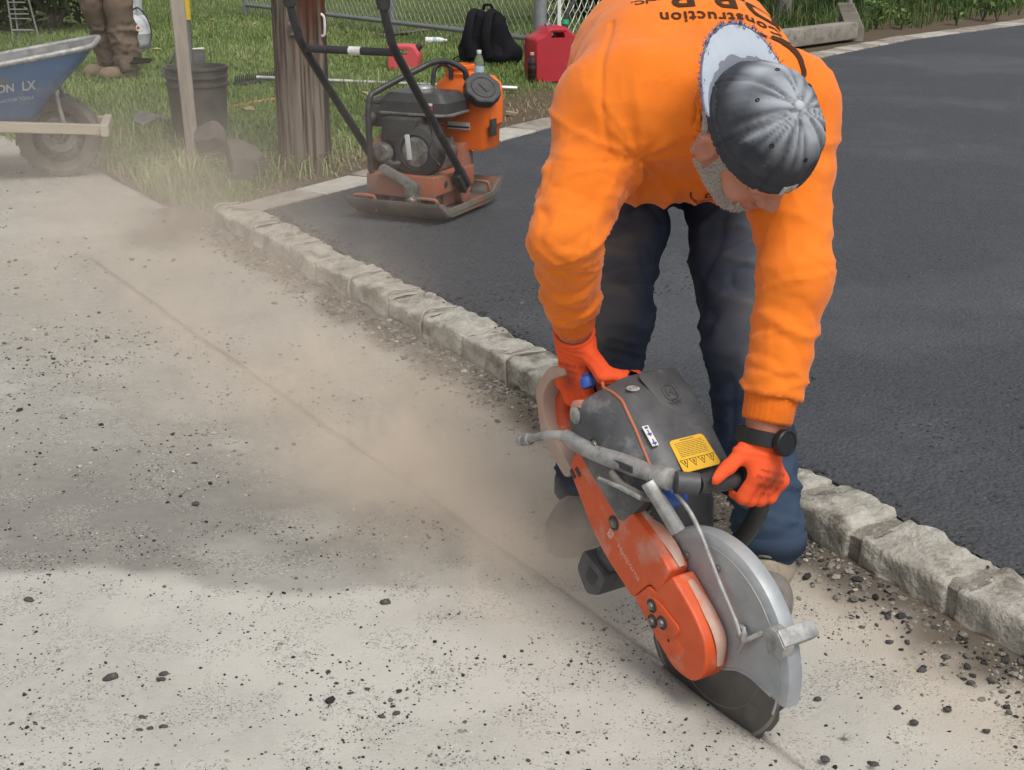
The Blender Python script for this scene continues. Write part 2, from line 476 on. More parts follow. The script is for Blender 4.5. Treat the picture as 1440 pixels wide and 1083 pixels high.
for sc_, lo_, hi_, colr in ((330, .16, .10, (.07, .066, .06)), (240, .12, .07, (.58, .56, .51))):                 # grit in the worn surface
    vo = nt.nodes.new('ShaderNodeTexVoronoi'); vo.inputs['Scale'].default_value = sc_; nt.links.new(tcn.outputs['Object'], vo.inputs['Vector'])
    big = nt.nodes.new('ShaderNodeTexNoise'); big.inputs['Scale'].default_value = 9; big.inputs['Detail'].default_value = 5; nt.links.new(tcn.outputs['Object'], big.inputs['Vector'])
    sep = nt.nodes.new('ShaderNodeSeparateColor'); nt.links.new(vo.outputs['Color'], sep.inputs[0])
    pick = nt.nodes.new('ShaderNodeMath'); pick.operation = 'MULTIPLY'; nt.links.new(sep.outputs[0], pick.inputs[0]); nt.links.new(big.outputs['Fac'], pick.inputs[1])
    rp = nt.nodes.new('ShaderNodeMapRange'); rp.inputs[1].default_value = .44; rp.inputs[2].default_value = .50; nt.links.new(pick.outputs[0], rp.inputs[0])
    mx = nt.nodes.new('ShaderNodeMix'); mx.data_type = 'RGBA'; mx.inputs['B'].default_value = (*colr, 1)
    fm = nt.nodes.new('ShaderNodeMath'); fm.operation = 'MULTIPLY'; fm.inputs[1].default_value = .45 if colr[0] < .2 else .22; nt.links.new(rp.outputs[0], fm.inputs[0])
    inp = B.inputs['Base Color']; nt.links.new(inp.links[0].from_socket, mx.inputs['A']); nt.links.new(fm.outputs[0], mx.inputs['Factor']); nt.links.new(mx.outputs['Result'], inp)
road = link('road', me, M['road']); tag(road, 'pale dusty worn road surface with a fresh saw cut', kind='structure')

# curb line (front top edge), from far left to near right
CURB = [G(*p, .1) for p in [(300, 290), (352, 314), (405, 340), (441, 364), (492, 388), (543, 413), (592, 439), (648, 467), (712, 503), (772, 537), (850, 576), (925, 607), (1010, 645), (1111, 696)]]
CURB += [G(*p, .1) for p in [(1200, 746), (1337, 818), (1450, 874)]] + [Vector((1.06, 1.82, .1)), Vector((1.22, 1.55, .1)), Vector((1.38, 1.28, .1))]
CW = 0.135
def perp2(line, i):
    a = line[max(i - 1, 0)]; b = line[min(i + 1, len(line) - 1)]
    d = (b - a); d.z = 0; d.normalize(); return Vector((-d.y, d.x, 0))     # away from the road
BACK = [p + perp2(CURB, i) * CW for i, p in enumerate(CURB)]
BO = [Vector((a[0], a[1], .1)) for a in [(-1.19, 5.60), (-.742, 6.379), (-.121, 7.73), (.238, 8.309), (1.30, 10.22), (2.70, 12.45), (3.911, 14.165), (4.775, 15.087), (6.127, 16.712), (9.5, 20.5)]]
BI = [Vector((a[0], a[1], .1)) for a in [(-1.05, 5.535), (-.61, 6.22), (-.05, 7.40), (.37, 8.16), (1.46, 10.05), (2.80, 12.2), (3.98, 13.86), (4.87, 14.82), (6.25, 16.35), (9.7, 20.2)]]
def resample(line, n):
    P = np.array([list(p) for p in line]); d = np.concatenate([[0], np.cumsum(np.linalg.norm(np.diff(P, axis=0), axis=1))])
    t = np.linspace(0, d[-1], n)
    return np.stack([np.interp(t, d, P[:, k]) for k in range(3)], 1)

# fresh asphalt driveway: from the back of the curb to the paver border
ci = resample([Vector((-1.08, 5.56, .1))] + [Vector(p) for p in catmull([list(b) for b in BACK], 4)] + [Vector((2.2, .2, .1)), Vector((6, -4, .1))], 520)
bi = resample([Vector((-1.05, 5.565, .1))] + BI[1:] + [Vector((30, 30, .1))], 520)
# slide the far ends so that the rows fan out evenly
rows = 330
w = (np.linspace(0, 1, rows) ** 1.9)[None, :, None]
V = ci[:, None, :] * (1 - w) + bi[:, None, :] * w
V = V.reshape(-1, 3)
e = np.minimum(1, poly_dist(V[:, :2], [c[:2] for c in ci]) / .03)
nz = vnoise(V, 95, 2) * 0.0022 + vnoise(V, 45, 4) * 0.0016 + vnoise(V, 3, 6) * .003
V[:, 2] = 0.092 + nz + 0.004 * e
e2 = poly_dist(V[:, :2], [c[:2] for c in ci])
edge = (e2 < .02); V[edge, 2] += .005 * vnoise(V[edge], 30, 9)
ii = (np.arange(519)[:, None] * rows + np.arange(rows - 1)[None, :]).ravel()
Fq = np.stack([ii, ii + rows, ii + rows + 1, ii + 1], 1)
a, b, c = V[Fq[9000, 0]], V[Fq[9000, 1]], V[Fq[9000, 2]]
if np.cross(b - a, c - a)[2] < 0: Fq = Fq[:, ::-1]
me = np_mesh('driveway', V, Fq)
m = mat('fresh_asphalt', (0.034, 0.036, 0.041), (0.062, 0.065, 0.072), 70, 0.62, spec=.42, c3=(0.10, 0.103, 0.11), s3=.8, t3=(.48, .8), bump=.0)
nt = m.node_tree; B = nt.nodes['Principled BSDF']; tc = nt.nodes['Texture Coordinate']
vo = nt.nodes.new('ShaderNodeTexVoronoi'); vo.inputs['Scale'].default_value = 95; nt.links.new(tc.outputs['Object'], vo.inputs['Vector'])
no = nt.nodes.new('ShaderNodeTexNoise'); no.inputs['Scale'].default_value = 60; no.inputs['Detail'].default_value = 6; no.inputs['Roughness'].default_value = .75
nt.links.new(tc.outputs['Object'], no.inputs['Vector'])
ad = nt.nodes.new('ShaderNodeMath'); ad.operation = 'SUBTRACT'; nt.links.new(no.outputs['Fac'], ad.inputs[0]); nt.links.new(vo.outputs['Distance'], ad.inputs[1])
bp = nt.nodes.new('ShaderNodeBump'); bp.inputs['Strength'].default_value = 1.0; bp.inputs['Distance'].default_value = .006
nt.links.new(ad.outputs[0], bp.inputs['Height']); nt.links.new(bp.outputs[0], B.inputs['Normal'])
M['asphalt'] = m
driveway = link('driveway', me, m); tag(driveway, 'freshly laid black asphalt driveway', kind='structure')


# stones of the curb, mortar between them
M['stone'] = mat('curb_granite', (0.25, 0.235, 0.20), (0.46, 0.44, 0.385), 18, 0.9, spec=.25, c3=(0.12, 0.102, 0.08), s3=9, t3=(.5, .64), bump=1.0, bscale=80, bdist=.008)
M['mortar'] = mat('mortar', (0.31, 0.285, 0.245), (0.40, 0.37, 0.32), 30, 0.95, spec=.2, bump=.5, bscale=140, bdist=.003)
M['mortar_dark'] = mat('damp_mortar', (0.17, 0.155, 0.13), (0.33, 0.31, 0.27), 34, 0.95, spec=.2, c3=(.13, .115, .095), s3=18, t3=(.5, .66), bump=1.0, bscale=120, bdist=.006)
curb = empty('stone_curb', CURB[7])
tag(curb, 'curved curb of rough granite blocks along the dusty road', 'curb')
Cm = Matrix.Translation(-CURB[7])
joints = list(range(len(CURB)))
GAP = [.012] * 13 + [.026, .034, .026] + [.02] * 10
for i in range(len(CURB) - 1):
    p, q = CURB[i].copy(), CURB[i + 1].copy(); pb, qb = BACK[i], BACK[i + 1]
    d = (q - p); L = d.length; d.normalize(); nrm = perp2(CURB, i)
    nx, ny, nz_ = 9, 5, 5
    vs = []; 
    g0, g1 = GAP[i], GAP[i + 1] if i + 1 < len(GAP) else .01
    top = .1 + random.uniform(-.008, .006)
    bm = bmesh.new(); bmesh.ops.create_cube(bm, size=1)
    bmesh.ops.bevel(bm, geom=bm.edges[:], offset=.07, segments=2, profile=.5, affect='EDGES')
    bmesh.ops.subdivide_edges(bm, edges=[e for e in bm.edges if e.calc_length() > .3], cuts=9, use_grid_fill=True)
    seed = 50 + i * 3
    pts = np.array([list(v.co) for v in bm.verts])
    u = pts[:, 0] + .5; u = np.where(u < .08, u * .35, np.where(u > .92, 1 - (1 - u) * .35, .028 + (u - .08) / .84 * .944)); vv = pts[:, 1] + .5; ww = pts[:, 2] + .5
    A0 = np.array(p) + np.array(d) * g0 / 2; A1 = np.array(q) - np.array(d) * g1 / 2
    B0 = np.array(pb) + np.array(d) * g0 / 2; B1 = np.array(qb) - np.array(d) * g1 / 2
    fr = A0[None] * (1 - u)[:, None] + A1[None] * u[:, None]; bk = B0[None] * (1 - u)[:, None] + B1[None] * u[:, None]
    W3 = fr * (1 - vv)[:, None] + bk * vv[:, None]
    W3[:, 2] = -.04 + (top + .04) * ww
    cen = W3.mean(0); out = pts / np.maximum(np.linalg.norm(pts, axis=1, keepdims=True), .2)
    axes = np.stack([np.array(d), np.array(nrm), np.array([0, 0, 1.0])])
    disp = 0.016 * fbm(W3, 9, 3, seed) + .008 * vnoise(W3, 30, seed + 1) + .004 * vnoise(W3, 70, seed + 2)
    disp = disp * (.3 + .7 * sstep(0, .16, np.minimum(u, 1 - u)))
    W3 = W3 + (out @ axes) * disp[:, None]
    W3[:, 2] -= .012 * (1 - vv) * (ww > .5) * (1 + vnoise(W3, 12, seed + 2))
    for vtx, c_ in zip(bm.verts, W3): vtx.co = Vector(c_) - CURB[7]
    me = bpy.data.meshes.new('stone'); bm.normal_update(); bm.to_mesh(me); bm.free()
    me.polygons.foreach_set('use_smooth', [True] * len(me.polygons))
    link('stone', me, M['stone'], curb)
    # mortar at the start of the stone
    big = i in (13, 14, 15)
    f, bk_ = p - CURB[7], pb - CURB[7]
    hw = GAP[i] / 2 + .018; rec = .009
    pr = [f + nrm * rec + Vector((0, 0, -.14)), f + nrm * rec + Vector((0, 0, -.018)), f + nrm * (rec + .016) + Vector((0, 0, -.010)), (f + bk_) / 2 + Vector((0, 0, -.007)), bk_ + Vector((0, 0, -.009)), bk_ + Vector((0, 0, -.14))]
    nn_ = 8; vs = []; m_ = len(pr)
    for k in range(nn_ + 1):
        for q_ in pr: vs.append(q_ + d * (-hw + 2 * hw * k / nn_))
    fs = [(k * m_ + j, k * m_ + (j + 1) % m_, (k + 1) * m_ + (j + 1) % m_, (k + 1) * m_ + j) for k in range(nn_) for j in range(m_)]
    mb = MB(); mb.add(vs, fs); me = mb.mesh('mortar_joint', subdiv=2)
    bm = bmesh.new(); bm.from_mesh(me); bmesh.ops.recalc_face_normals(bm, faces=bm.faces[:]); bm.to_mesh(me); bm.free()
    co = np.array([list(v.co) for v in me.vertices]); co += .003 * np.stack([vnoise(co, 26, 5 + k) for k in range(3)], 1) + .0022 * np.stack([vnoise(co, 85, 15 + k) for k in range(3)], 1); me.vertices.foreach_set('co', co.ravel()); me.update()
    mj = link('mortar_joint', me, M['mortar_dark'] if big else M['mortar'], curb)
    if not big and i % 5 != 2 and i % 7 != 3:
        prof = [f + nrm * -.002 + Vector((0, 0, -.085)), f + nrm * -.001 + Vector((0, 0, -.05)), f + nrm * .004 + Vector((0, 0, -.012)), f + nrm * .025 + Vector((0, 0, .003)), f * .5 + bk_ * .5 + Vector((0, 0, .005)), bk_ * .9 + f * .1 + Vector((0, 0, .002))]
        prof = [Vector((a.x + random.uniform(-.006, .006), a.y + random.uniform(-.004, .004), a.z)) for a in prof]
        r = random.uniform(.004, .006)
        mb = MB(); mb.tube(prof, [r * k for k in (.5, 1.0, .9, 1.1, 1, .6)], 8, smooth=5, flat=.75)
        me = mb.mesh('mortar_bead'); co = np.array([list(v.co) for v in me.vertices]); co += .003 * np.stack([vnoise(co, 50, 5 + k) for k in range(3)], 1)
        me.vertices.foreach_set('co', co.ravel()); me.update(); link('mortar_bead', me, M['mortar'], mj)

# flush paver border on the far side of the driveway
M['paver'] = mat('paver', (0.235, 0.205, 0.175), (0.34, 0.31, 0.27), 10, 0.9, spec=.25, c3=(0.15, 0.125, 0.1), s3=5, t3=(.5, .7), bump=.35, bscale=80)
M['paver_pale'] = mat('pale_paver', (0.33, 0.31, 0.275), (0.44, 0.42, 0.37), 12, 0.9, spec=.25, bump=.35, bscale=80)
border = empty('paver_border', BO[2]); tag(border, 'flush paver border along the far edge of the black driveway', 'paving border')
bo = resample(BO, 1400); bi2 = resample(BI, 1400)
cum = np.concatenate([[0], np.cumsum(np.linalg.norm(np.diff(bo, axis=0), axis=1))])
pos = 0.0; k = 0
while pos < cum[-1] - .3 and k < 120:
    ln = .42 if pos < 1.4 else .215
    a0 = np.searchsorted(cum, pos + .004); a1 = min(np.searchsorted(cum, pos + ln - .004), 1399)
    quad = [bi2[a0], bi2[a1], bo[a1], bo[a0]]
    mb = MB(); zt = .106 + random.uniform(-.003, .004)
    base = Vector(quad[0])
    poly = [(q[0] - BO[2].x, q[1] - BO[2].y) for q in quad]
    mb.prism(poly, -.07, zt - .1)
    mb.build('paver', M['paver_pale'] if random.random() < .3 else M['paver'], border, bevel=.005, seg=1)
    pos += ln; k += 1
# sand bed under the pavers
Vb = np.concatenate([bo, bi2]); Vb[:, 2] = .094
ii = np.arange(1399); Fq = np.stack([ii, ii + 1400, ii + 1401, ii + 1], 1)
M['bed'] = mat('joint_sand', (0.1, 0.085, 0.065), (0.17, 0.15, 0.12), 40, 0.95)
bed = link('joint_sand', np_mesh('joint_sand', Vb, Fq), M['bed'], border)

# lawn ground
EDGE_L = [(-60, 70), (-14, 17), (-5.2, 10.4), (-3.05, 8.05), (-2.12, 6.98), (-1.62, 6.15), (-1.28, 5.72)]
EDGE_R = [(p.x, p.y) for p in BO] + [(40, 50)]
def lawn_z(P):
    P = np.atleast_2d(np.asarray(P, float))[:, :2]
    dl = poly_dist(P, EDGE_L); dr = poly_dist(P, EDGE_R)
    zl = .004 + .17 * sstep(0, .9, dl); zr = .1 + .09 * sstep(.05, 1.2, dr)
    wl = dl / (dl + dr + 1e-6)
    P3 = np.concatenate([P, np.zeros((len(P), 1))], 1)
    return np.minimum(zl, zr) + .012 * vnoise(P3, 2.2, 77) * sstep(.05, .4, np.minimum(dl, dr))
EA = resample([Vector((*p, 0)) for p in EDGE_L + EDGE_R], 420)
FA = resample([Vector((-260, 150, 0)), Vector((-60, 330, 0)), Vector((100, 330, 0)), Vector((330, 160, 0))], 420)
# denser where it is seen
EL = np.concatenate([resample([Vector((*p, 0)) for p in [EDGE_L[0], EDGE_L[1], EDGE_L[2]]], 40)[:-1], resample([Vector((*p, 0)) for p in EDGE_L[2:] + EDGE_R[:-2]], 300)[:-1], resample([Vector((*p, 0)) for p in EDGE_R[-2:]], 40)])
FAR = resample([Vector((-260, 150, 0)), Vector((-60, 330, 0)), Vector((100, 330, 0)), Vector((330, 160, 0))], len(EL))
rows = 130; w = (np.linspace(0, 1, rows) ** 3.2)[None, :, None]
V = (EL[:, None, :] * (1 - w) + FAR[:, None, :] * w).reshape(-1, 3)
V[:, 2] = lawn_z(V)
N = len(EL)
ii = (np.arange(N - 1)[:, None] * rows + np.arange(rows - 1)[None, :]).ravel()
Fq = np.stack([ii, ii + rows, ii + rows + 1, ii + 1], 1)
a, b, c = V[Fq[9000, 0]], V[Fq[9000, 1]], V[Fq[9000, 2]]
if np.cross(b - a, c - a)[2] < 0: Fq = Fq[:, ::-1]
LAWN_POLY = EDGE_L + EDGE_R + [(330, 160), (100, 330), (-60, 330), (-260, 150)]
def soil(P):
    P = np.atleast_2d(np.asarray(P, float))[:, :2]; P3 = np.concatenate([P, np.zeros((len(P), 1))], 1)
    n = fbm(P3, 3.0, 4, 91)
    dr = poly_dist(P, EDGE_R); dl = poly_dist(P, EDGE_L)
    s = 1 - sstep(.16, .42, dr + .22 * n)
    s = np.maximum(s, (1 - sstep(.35, .8, dr + .3 * n)) * (P[:, 0] > -.5) * (P[:, 0] < 2.2))
    s = np.maximum(s, 1 - sstep(.22, .42, np.hypot(P[:, 0] + 1.0, P[:, 1] - 6.55) + .15 * n))
    s = np.maximum(s, 1 - sstep(.03, .16, dl + .12 * n))
    s = np.maximum(s, (1 - sstep(.2, 1.1, dr + .3 * n)) * (P[:, 0] > 2.2) * .95)
    s = np.maximum(s, .5 * (1 - sstep(.1, .35, poly_dist(P, FENCE) + .15 * n)))
    return s
FENCE = [(-2.9, 16.0), (-1.30, 13.35), (.23, 11.62)]
me = np_mesh('lawn', V, Fq); point_attr(me, 'soil', soil(V))
M['lawn'] = mat('lawn_thatch', (0.055, 0.085, 0.02), (0.09, 0.115, 0.035), 18, 0.95, spec=.2, c3=(0.12, 0.10, 0.05), s3=6, t3=(.5, .72), bump=.6, bscale=50, bdist=.01)
attr_mix(M['lawn'], 'soil', (0.10, 0.075, 0.05), .1, .8)
lawn = link('lawn', me, M['lawn']); tag(lawn, 'green mown lawn behind the curb and the paver border', kind='structure')

def onlawn(px, py, dz=0.0):
    z = .15
    for _ in range(6):
        p = G(px, py, z); z = float(lawn_z([[p.x, p.y]])[0])
    p = G(px, py, z); p.z = z + dz
    return p

# grass blades
def blades(name, P, h, wd, lean, mats, label, seed, tone):
    r = np.random.default_rng(seed); n = len(P)
    z = lawn_z(P) - .004
    an = r.uniform(0, 2 * np.pi, n); dirx, diry = np.cos(an), np.sin(an)
    H = h * r.uniform(.55, 1.35, n); ln = lean * r.uniform(.2, 1.3, n) * H; wid = wd * r.uniform(.7, 1.3, n)
    b0 = np.stack([P[:, 0], P[:, 1], z], 1)
    side = np.stack([-diry, dirx, 0 * an], 1) * wid[:, None] * .5
    d = np.stack([dirx, diry, 0 * an], 1)
    mid = b0 + d * (ln * .3)[:, None] + np.array([0, 0, 1]) * (H * .6)[:, None]
    tip = b0 + d * ln[:, None] + np.array([0, 0, 1]) * (H * np.clip(1 - .35 * lean, .3, 1))[:, None]
    V = np.stack([b0 - side, b0 + side, mid + side * .8, mid - side * .8, tip + side * .12, tip - side * .12], 1).reshape(-1, 3)
    o = np.arange(n) * 6
    Fq = np.concatenate([np.stack([o, o + 1, o + 2, o + 3], 1), np.stack([o + 3, o + 2, o + 4, o + 5], 1)])
    me = np_mesh(name, V, Fq)
    point_attr(me, 'tone', np.repeat(tone, 6))
    o = link(name, me, mats); tag(o, label, kind='stuff'); return o
def grass_mat(name, ca, cb, cs):
    m = bpy.data.materials.new(name); m.use_nodes = True; nt = m.node_tree; B = nt.nodes['Principled BSDF']
    at = nt.nodes.new('ShaderNodeAttribute'); at.attribute_name = 'tone'
    cr = nt.nodes.new('ShaderNodeValToRGB'); e = cr.color_ramp.elements
    e[0].position = 0; e[0].color = (*ca, 1); e[1].position = .62; e[1].color = (*cb, 1)
    k = cr.color_ramp.elements.new(.92); k.color = (*cs, 1)
    nt.links.new(at.outputs['Fac'], cr.inputs[0]); nt.links.new(cr.outputs[0], B.inputs['Base Color'])
    B.inputs['Roughness'].default_value = .6; B.inputs['Specular IOR Level'].default_value = .3
    tr = nt.nodes.new('ShaderNodeBsdfTranslucent'); nt.links.new(cr.outputs[0], tr.inputs[0])
    ms = nt.nodes.new('ShaderNodeMixShader'); ms.inputs[0].default_value = .3
    nt.links.new(B.outputs[0], ms.inputs[1]); nt.links.new(tr.outputs[0], ms.inputs[2]); nt.links.new(ms.outputs[0], nt.nodes['Material Output'].inputs[0])
    return m
M['grass'] = grass_mat('grass_blade', (0.11, 0.18, 0.042), (0.25, 0.335, 0.105), (0.46, 0.41, 0.25))
M['weed'] = grass_mat('weed_blade', (0.032, 0.062, 0.017), (0.10, 0.15, 0.045), (0.24, 0.20, 0.10))
M['straw'] = grass_mat('straw_blade', (0.22, 0.19, 0.1), (0.36, 0.31, 0.18), (0.5, 0.44, 0.3))
pts = []
for (x0, x1, y0, y1, n) in ((-4.2, .4, 5.6, 8.0, 75000), (-5.2, 1.4, 8.0, 11.0, 75000), (-7, 2.2, 11, 16, 75000), (-10, 3.5, 16, 30, 42000)):
    p = np.stack([RNG.uniform(x0, x1, n), RNG.uniform(y0, y1, n)], 1)
    p = p[poly_in(p, LAWN_POLY)]
    s = soil(p); p = p[RNG.uniform(0, 1, len(p)) > s * 1.05]
    pts.append(p)
P = np.concatenate(pts)
P3 = np.concatenate([P, np.zeros((len(P), 1))], 1)
hh = .05 * (1 + .35 * fbm(P3, 1.3, 3, 13)) * (1 + .03 * np.maximum(P[:, 1] - 9, 0))
tone = np.clip(.38 + .28 * fbm(P3, 1.0, 4, 17) + RNG.normal(0, .17, len(P)), 0, 1)
blades('grass', P, hh, .0045 * (1 + .05 * np.maximum(P[:, 1] - 7, 0)), .75, M['grass'], 'mown green grass of the lawn', 3, tone)
# longer tufts at the lawn edge by the stake, rocks, bucket and pole
tp = []
for (cx, cy, n, s) in ((255, 268, 420, .10), (236, 250, 260, .12), (300, 262, 120, .08), (185, 215, 420, .16), (330, 262, 120, .12), (440, 240, 160, .1), (480, 215, 130, .10), (225, 200, 250, .1), (520, 128, 120, .1), (205, 235, 300, .15), (385, 235, 120, .1)):
    c = onlawn(cx, cy); tp.append(np.stack([RNG.normal(c.x, s, n), RNG.normal(c.y, s * 1.2, n)], 1))
P = np.concatenate(tp); P = P[poly_in(P, LAWN_POLY)]
blades('long_grass', P, np.full(len(P), .13), .005, 1.0, M['grass'], 'longer uncut grass tufts along the lawn edge', 5, np.clip(RNG.normal(.6, .22, len(P)), 0, 1))
c = onlawn(258, 275); P = np.stack([RNG.normal(c.x, .045, 110), RNG.normal(c.y, .05, 110)], 1)
blades('grass_tuft', P, np.full(len(P), .24), .006, 1.15, M['grass'], 'pale splayed tuft of long grass beside the timber stake', 8, np.clip(RNG.normal(.75, .14, len(P)), 0, 1))
# straw and wood fibre round the pole foot, on the bare soil
tp = []
for (cx, cy, n, s) in ((478, 225, 260, .10), (500, 205, 200, .12), (380, 243, 120, .1), (720, 160, 160, .25), (780, 150, 120, .2), (700, 185, 80, .12), (460, 250, 60, .15), (340, 285, 60, .12)):
    c = onlawn(cx, cy); tp.append(np.stack([RNG.normal(c.x, s, n), RNG.normal(c.y, s * 1.3, n)], 1))
P = np.concatenate(tp); P = P[poly_in(P, LAWN_POLY)]
blades('straw', P, np.full(len(P), .045), .005, 1.9, M['straw'], 'dry straw and wood fibres scattered on bare soil', 9, np.clip(RNG.normal(.45, .3, len(P)), 0, 1))
# tall weeds beyond the border
n = 60000
P = np.stack([RNG.uniform(.5, 13, n), RNG.uniform(10.5, 27, n)], 1); P = P[poly_in(P, LAWN_POLY)]
dr = poly_dist(P, EDGE_R); P3 = np.concatenate([P, np.zeros((len(P), 1))], 1)
keep = (dr + .25 * fbm(P3, 2, 3, 55) > .35) & ((dr < 4.5))
keep &= (P[:, 0] > 1.4)
P = P[keep]; dr = dr[keep]; P3 = P3[keep]
hw = .14 + .30 * sstep(.35, 2.0, dr) * (1 + .7 * fbm(P3, 1.1, 3, 66))
blades('weeds', P, hw, .012, .65, M['weed'], 'tall dark weeds and grasses beyond the driveway border', 12, np.clip(.35 + .35 * fbm(P3, 1.7, 3, 67) + RNG.normal(0, .22, len(P)), 0, 1))

# loose chippings on the road
PHI = (1 + 5 ** .5) / 2
ICO_V = np.array([(-1, PHI, 0), (1, PHI, 0), (-1, -PHI, 0), (1, -PHI, 0), (0, -1, PHI), (0, 1, PHI), (0, -1, -PHI), (0, 1, -PHI), (PHI, 0, -1), (PHI, 0, 1), (-PHI, 0, -1), (-PHI, 0, 1)]) / np.sqrt(1 + PHI ** 2)
ICO_F = np.array([(0, 11, 5), (0, 5, 1), (0, 1, 7), (0, 7, 10), (0, 10, 11), (1, 5, 9), (5, 11, 4), (11, 10, 2), (10, 7, 6), (7, 1, 8), (3, 9, 4), (3, 4, 2), (3, 2, 6), (3, 6, 8), (3, 8, 9), (4, 9, 5), (2, 4, 11), (6, 2, 10), (8, 6, 7), (9, 8, 1)])
def pebbles(name, P, r, zb, tone, m, label, seed):
    g = np.random.default_rng(seed); n = len(P)
    V = ICO_V[None] * (1 + g.uniform(-.28, .28, (n, 12, 1)))
    sc = np.stack([r * g.uniform(.8, 1.5, n), r * g.uniform(.7, 1.1, n), r * g.uniform(.45, .75, n)], 1)
    V = V * sc[:, None, :]
    a = g.uniform(0, 2 * np.pi, n); c, s = np.cos(a)[:, None], np.sin(a)[:, None]
    V = np.stack([V[..., 0] * c - V[..., 1] * s, V[..., 0] * s + V[..., 1] * c, V[..., 2]], -1)
    V += np.stack([P[:, 0], P[:, 1], zb + sc[:, 2] * .55], 1)[:, None, :]
    Fq = (ICO_F[None] + (np.arange(n) * 12)[:, None, None]).reshape(-1, 3)
    me = np_mesh(name, V.reshape(-1, 3), Fq, smooth=False); point_attr(me, 'tone', np.repeat(tone, 12))
    o = link(name, me, m); tag(o, label, kind='stuff'); return o
def tone_mat(name, stops, rough=.9):
    m = bpy.data.materials.new(name); m.use_nodes = True; nt = m.node_tree; B = nt.nodes['Principled BSDF']
    at = nt.nodes.new('ShaderNodeAttribute'); at.attribute_name = 'tone'
    cr = nt.nodes.new('ShaderNodeValToRGB'); e = cr.color_ramp.elements
    e[0].position, e[0].color = stops[0][0], (*stops[0][1], 1); e[1].position, e[1].color = stops[1][0], (*stops[1][1], 1)
    for p_, c_ in stops[2:]: k = e.new(p_); k.color = (*c_, 1)
    nt.links.new(at.outputs['Fac'], cr.inputs[0])
    nz = nt.nodes.new('ShaderNodeTexNoise'); nz.inputs['Scale'].default_value = 220; tc = nt.nodes.new('ShaderNodeTexCoord'); nt.links.new(tc.outputs['Object'], nz.inputs['Vector'])
    mx = nt.nodes.new('ShaderNodeMix'); mx.data_type = 'RGBA'; mx.blend_type = 'OVERLAY'; mx.inputs['Factor'].default_value = .6
    nt.links.new(cr.outputs[0], mx.inputs['A']); nt.links.new(nz.outputs['Fac'], mx.inputs['B']); nt.links.new(mx.outputs['Result'], B.inputs['Base Color'])
    B.inputs['Roughness'].default_value = rough; B.inputs['Specular IOR Level'].default_value = .25
    return m
M['chip'] = tone_mat('loose_chippings', [(0, (0.018, 0.018, 0.018)), (.35, (0.05, 0.048, 0.045)), (.55, (0.2, 0.185, 0.16)), (1, (0.47, 0.44, 0.38))])
def road_pts(n, x0, x1, y0, y1):
    p = np.stack([RNG.uniform(x0, x1, n), RNG.uniform(y0, y1, n)], 1)
    t = p @ PERP
    return p[(t < 1.85)]
zr = lambda P: berm(P) + 0.006 * vnoise(np.c_[P, P[:, 0] * 0], 1.7, 3) + 0.004 * vnoise(np.c_[P, P[:, 0] * 0], 6, 5)
pp = []; rr = []
p = road_pts(27000, -1.3, 1.15, 1.5, 2.7); p3 = np.c_[p, 0 * p[:, 0]]; cl = fbm(p3, 4, 4, 99) + .25; k = RNG.uniform(-.4, .9, len(p)) < cl
p = p[k]; pp.append(p); rr.append(np.exp(RNG.normal(-6.5, .42, len(p))))
p = road_pts(15000, -1.8, .6, 2.6, 4.2); p3 = np.c_[p, 0 * p[:, 0]]; cl = fbm(p3, 3, 4, 98) + .05; k = RNG.uniform(-.3, .7, len(p)) < cl
p = p[k]; pp.append(p); rr.append(np.exp(RNG.normal(-6.15, .45, len(p))))
p = road_pts(5000, -3.6, -.5, 3.8, 7.6); p3 = np.c_[p, 0 * p[:, 0]]; k = RNG.uniform(-.3, .7, len(p)) < fbm(p3, 2, 4, 97); p = p[k]
p = p[~poly_in(p, LAWN_POLY)]; pp.append(p); rr.append(np.exp(RNG.normal(-5.6, .45, len(p))))
# crumbs lying in the gutter at the foot of the curb
n = 5200; s = RNG.uniform(-6.2, -.9, n); t = 1.86 - np.abs(RNG.normal(0, .055, n))
foot = resample([p_ - perp2(CURB, i) * .012 for i, p_ in enumerate(CURB)], 800)
k = RNG.integers(0, 799, n); off = np.abs(RNG.normal(0, .06, n))
nn = np.stack([-(foot[k + 1] - foot[k])[:, 1], (foot[k + 1] - foot[k])[:, 0]], 1); nn /= np.linalg.norm(nn, axis=1, keepdims=True)
p = foot[k][:, :2] - nn * off[:, None]
pp.append(p); rr.append(np.exp(RNG.normal(-5.75, .5, n)))
P = np.concatenate(pp); r = np.minimum(np.concatenate(rr), .011)
k = np.abs(P @ PERP - t0) > r + .006; P, r = P[k], r[k]
tone = RNG.uniform(0, 1, len(P)) ** 1.0
tone[:len(pp[0])] = tone[:len(pp[0])] ** 1.2
tone[-n:] = np.clip(RNG.normal(.42, .2, n), .05, 1)[:len(tone[-n:])]
pebbles('chippings', P, r, zr(P) - .001, tone, M['chip'], 'loose dark and pale chippings strewn over the dusty road', 4)
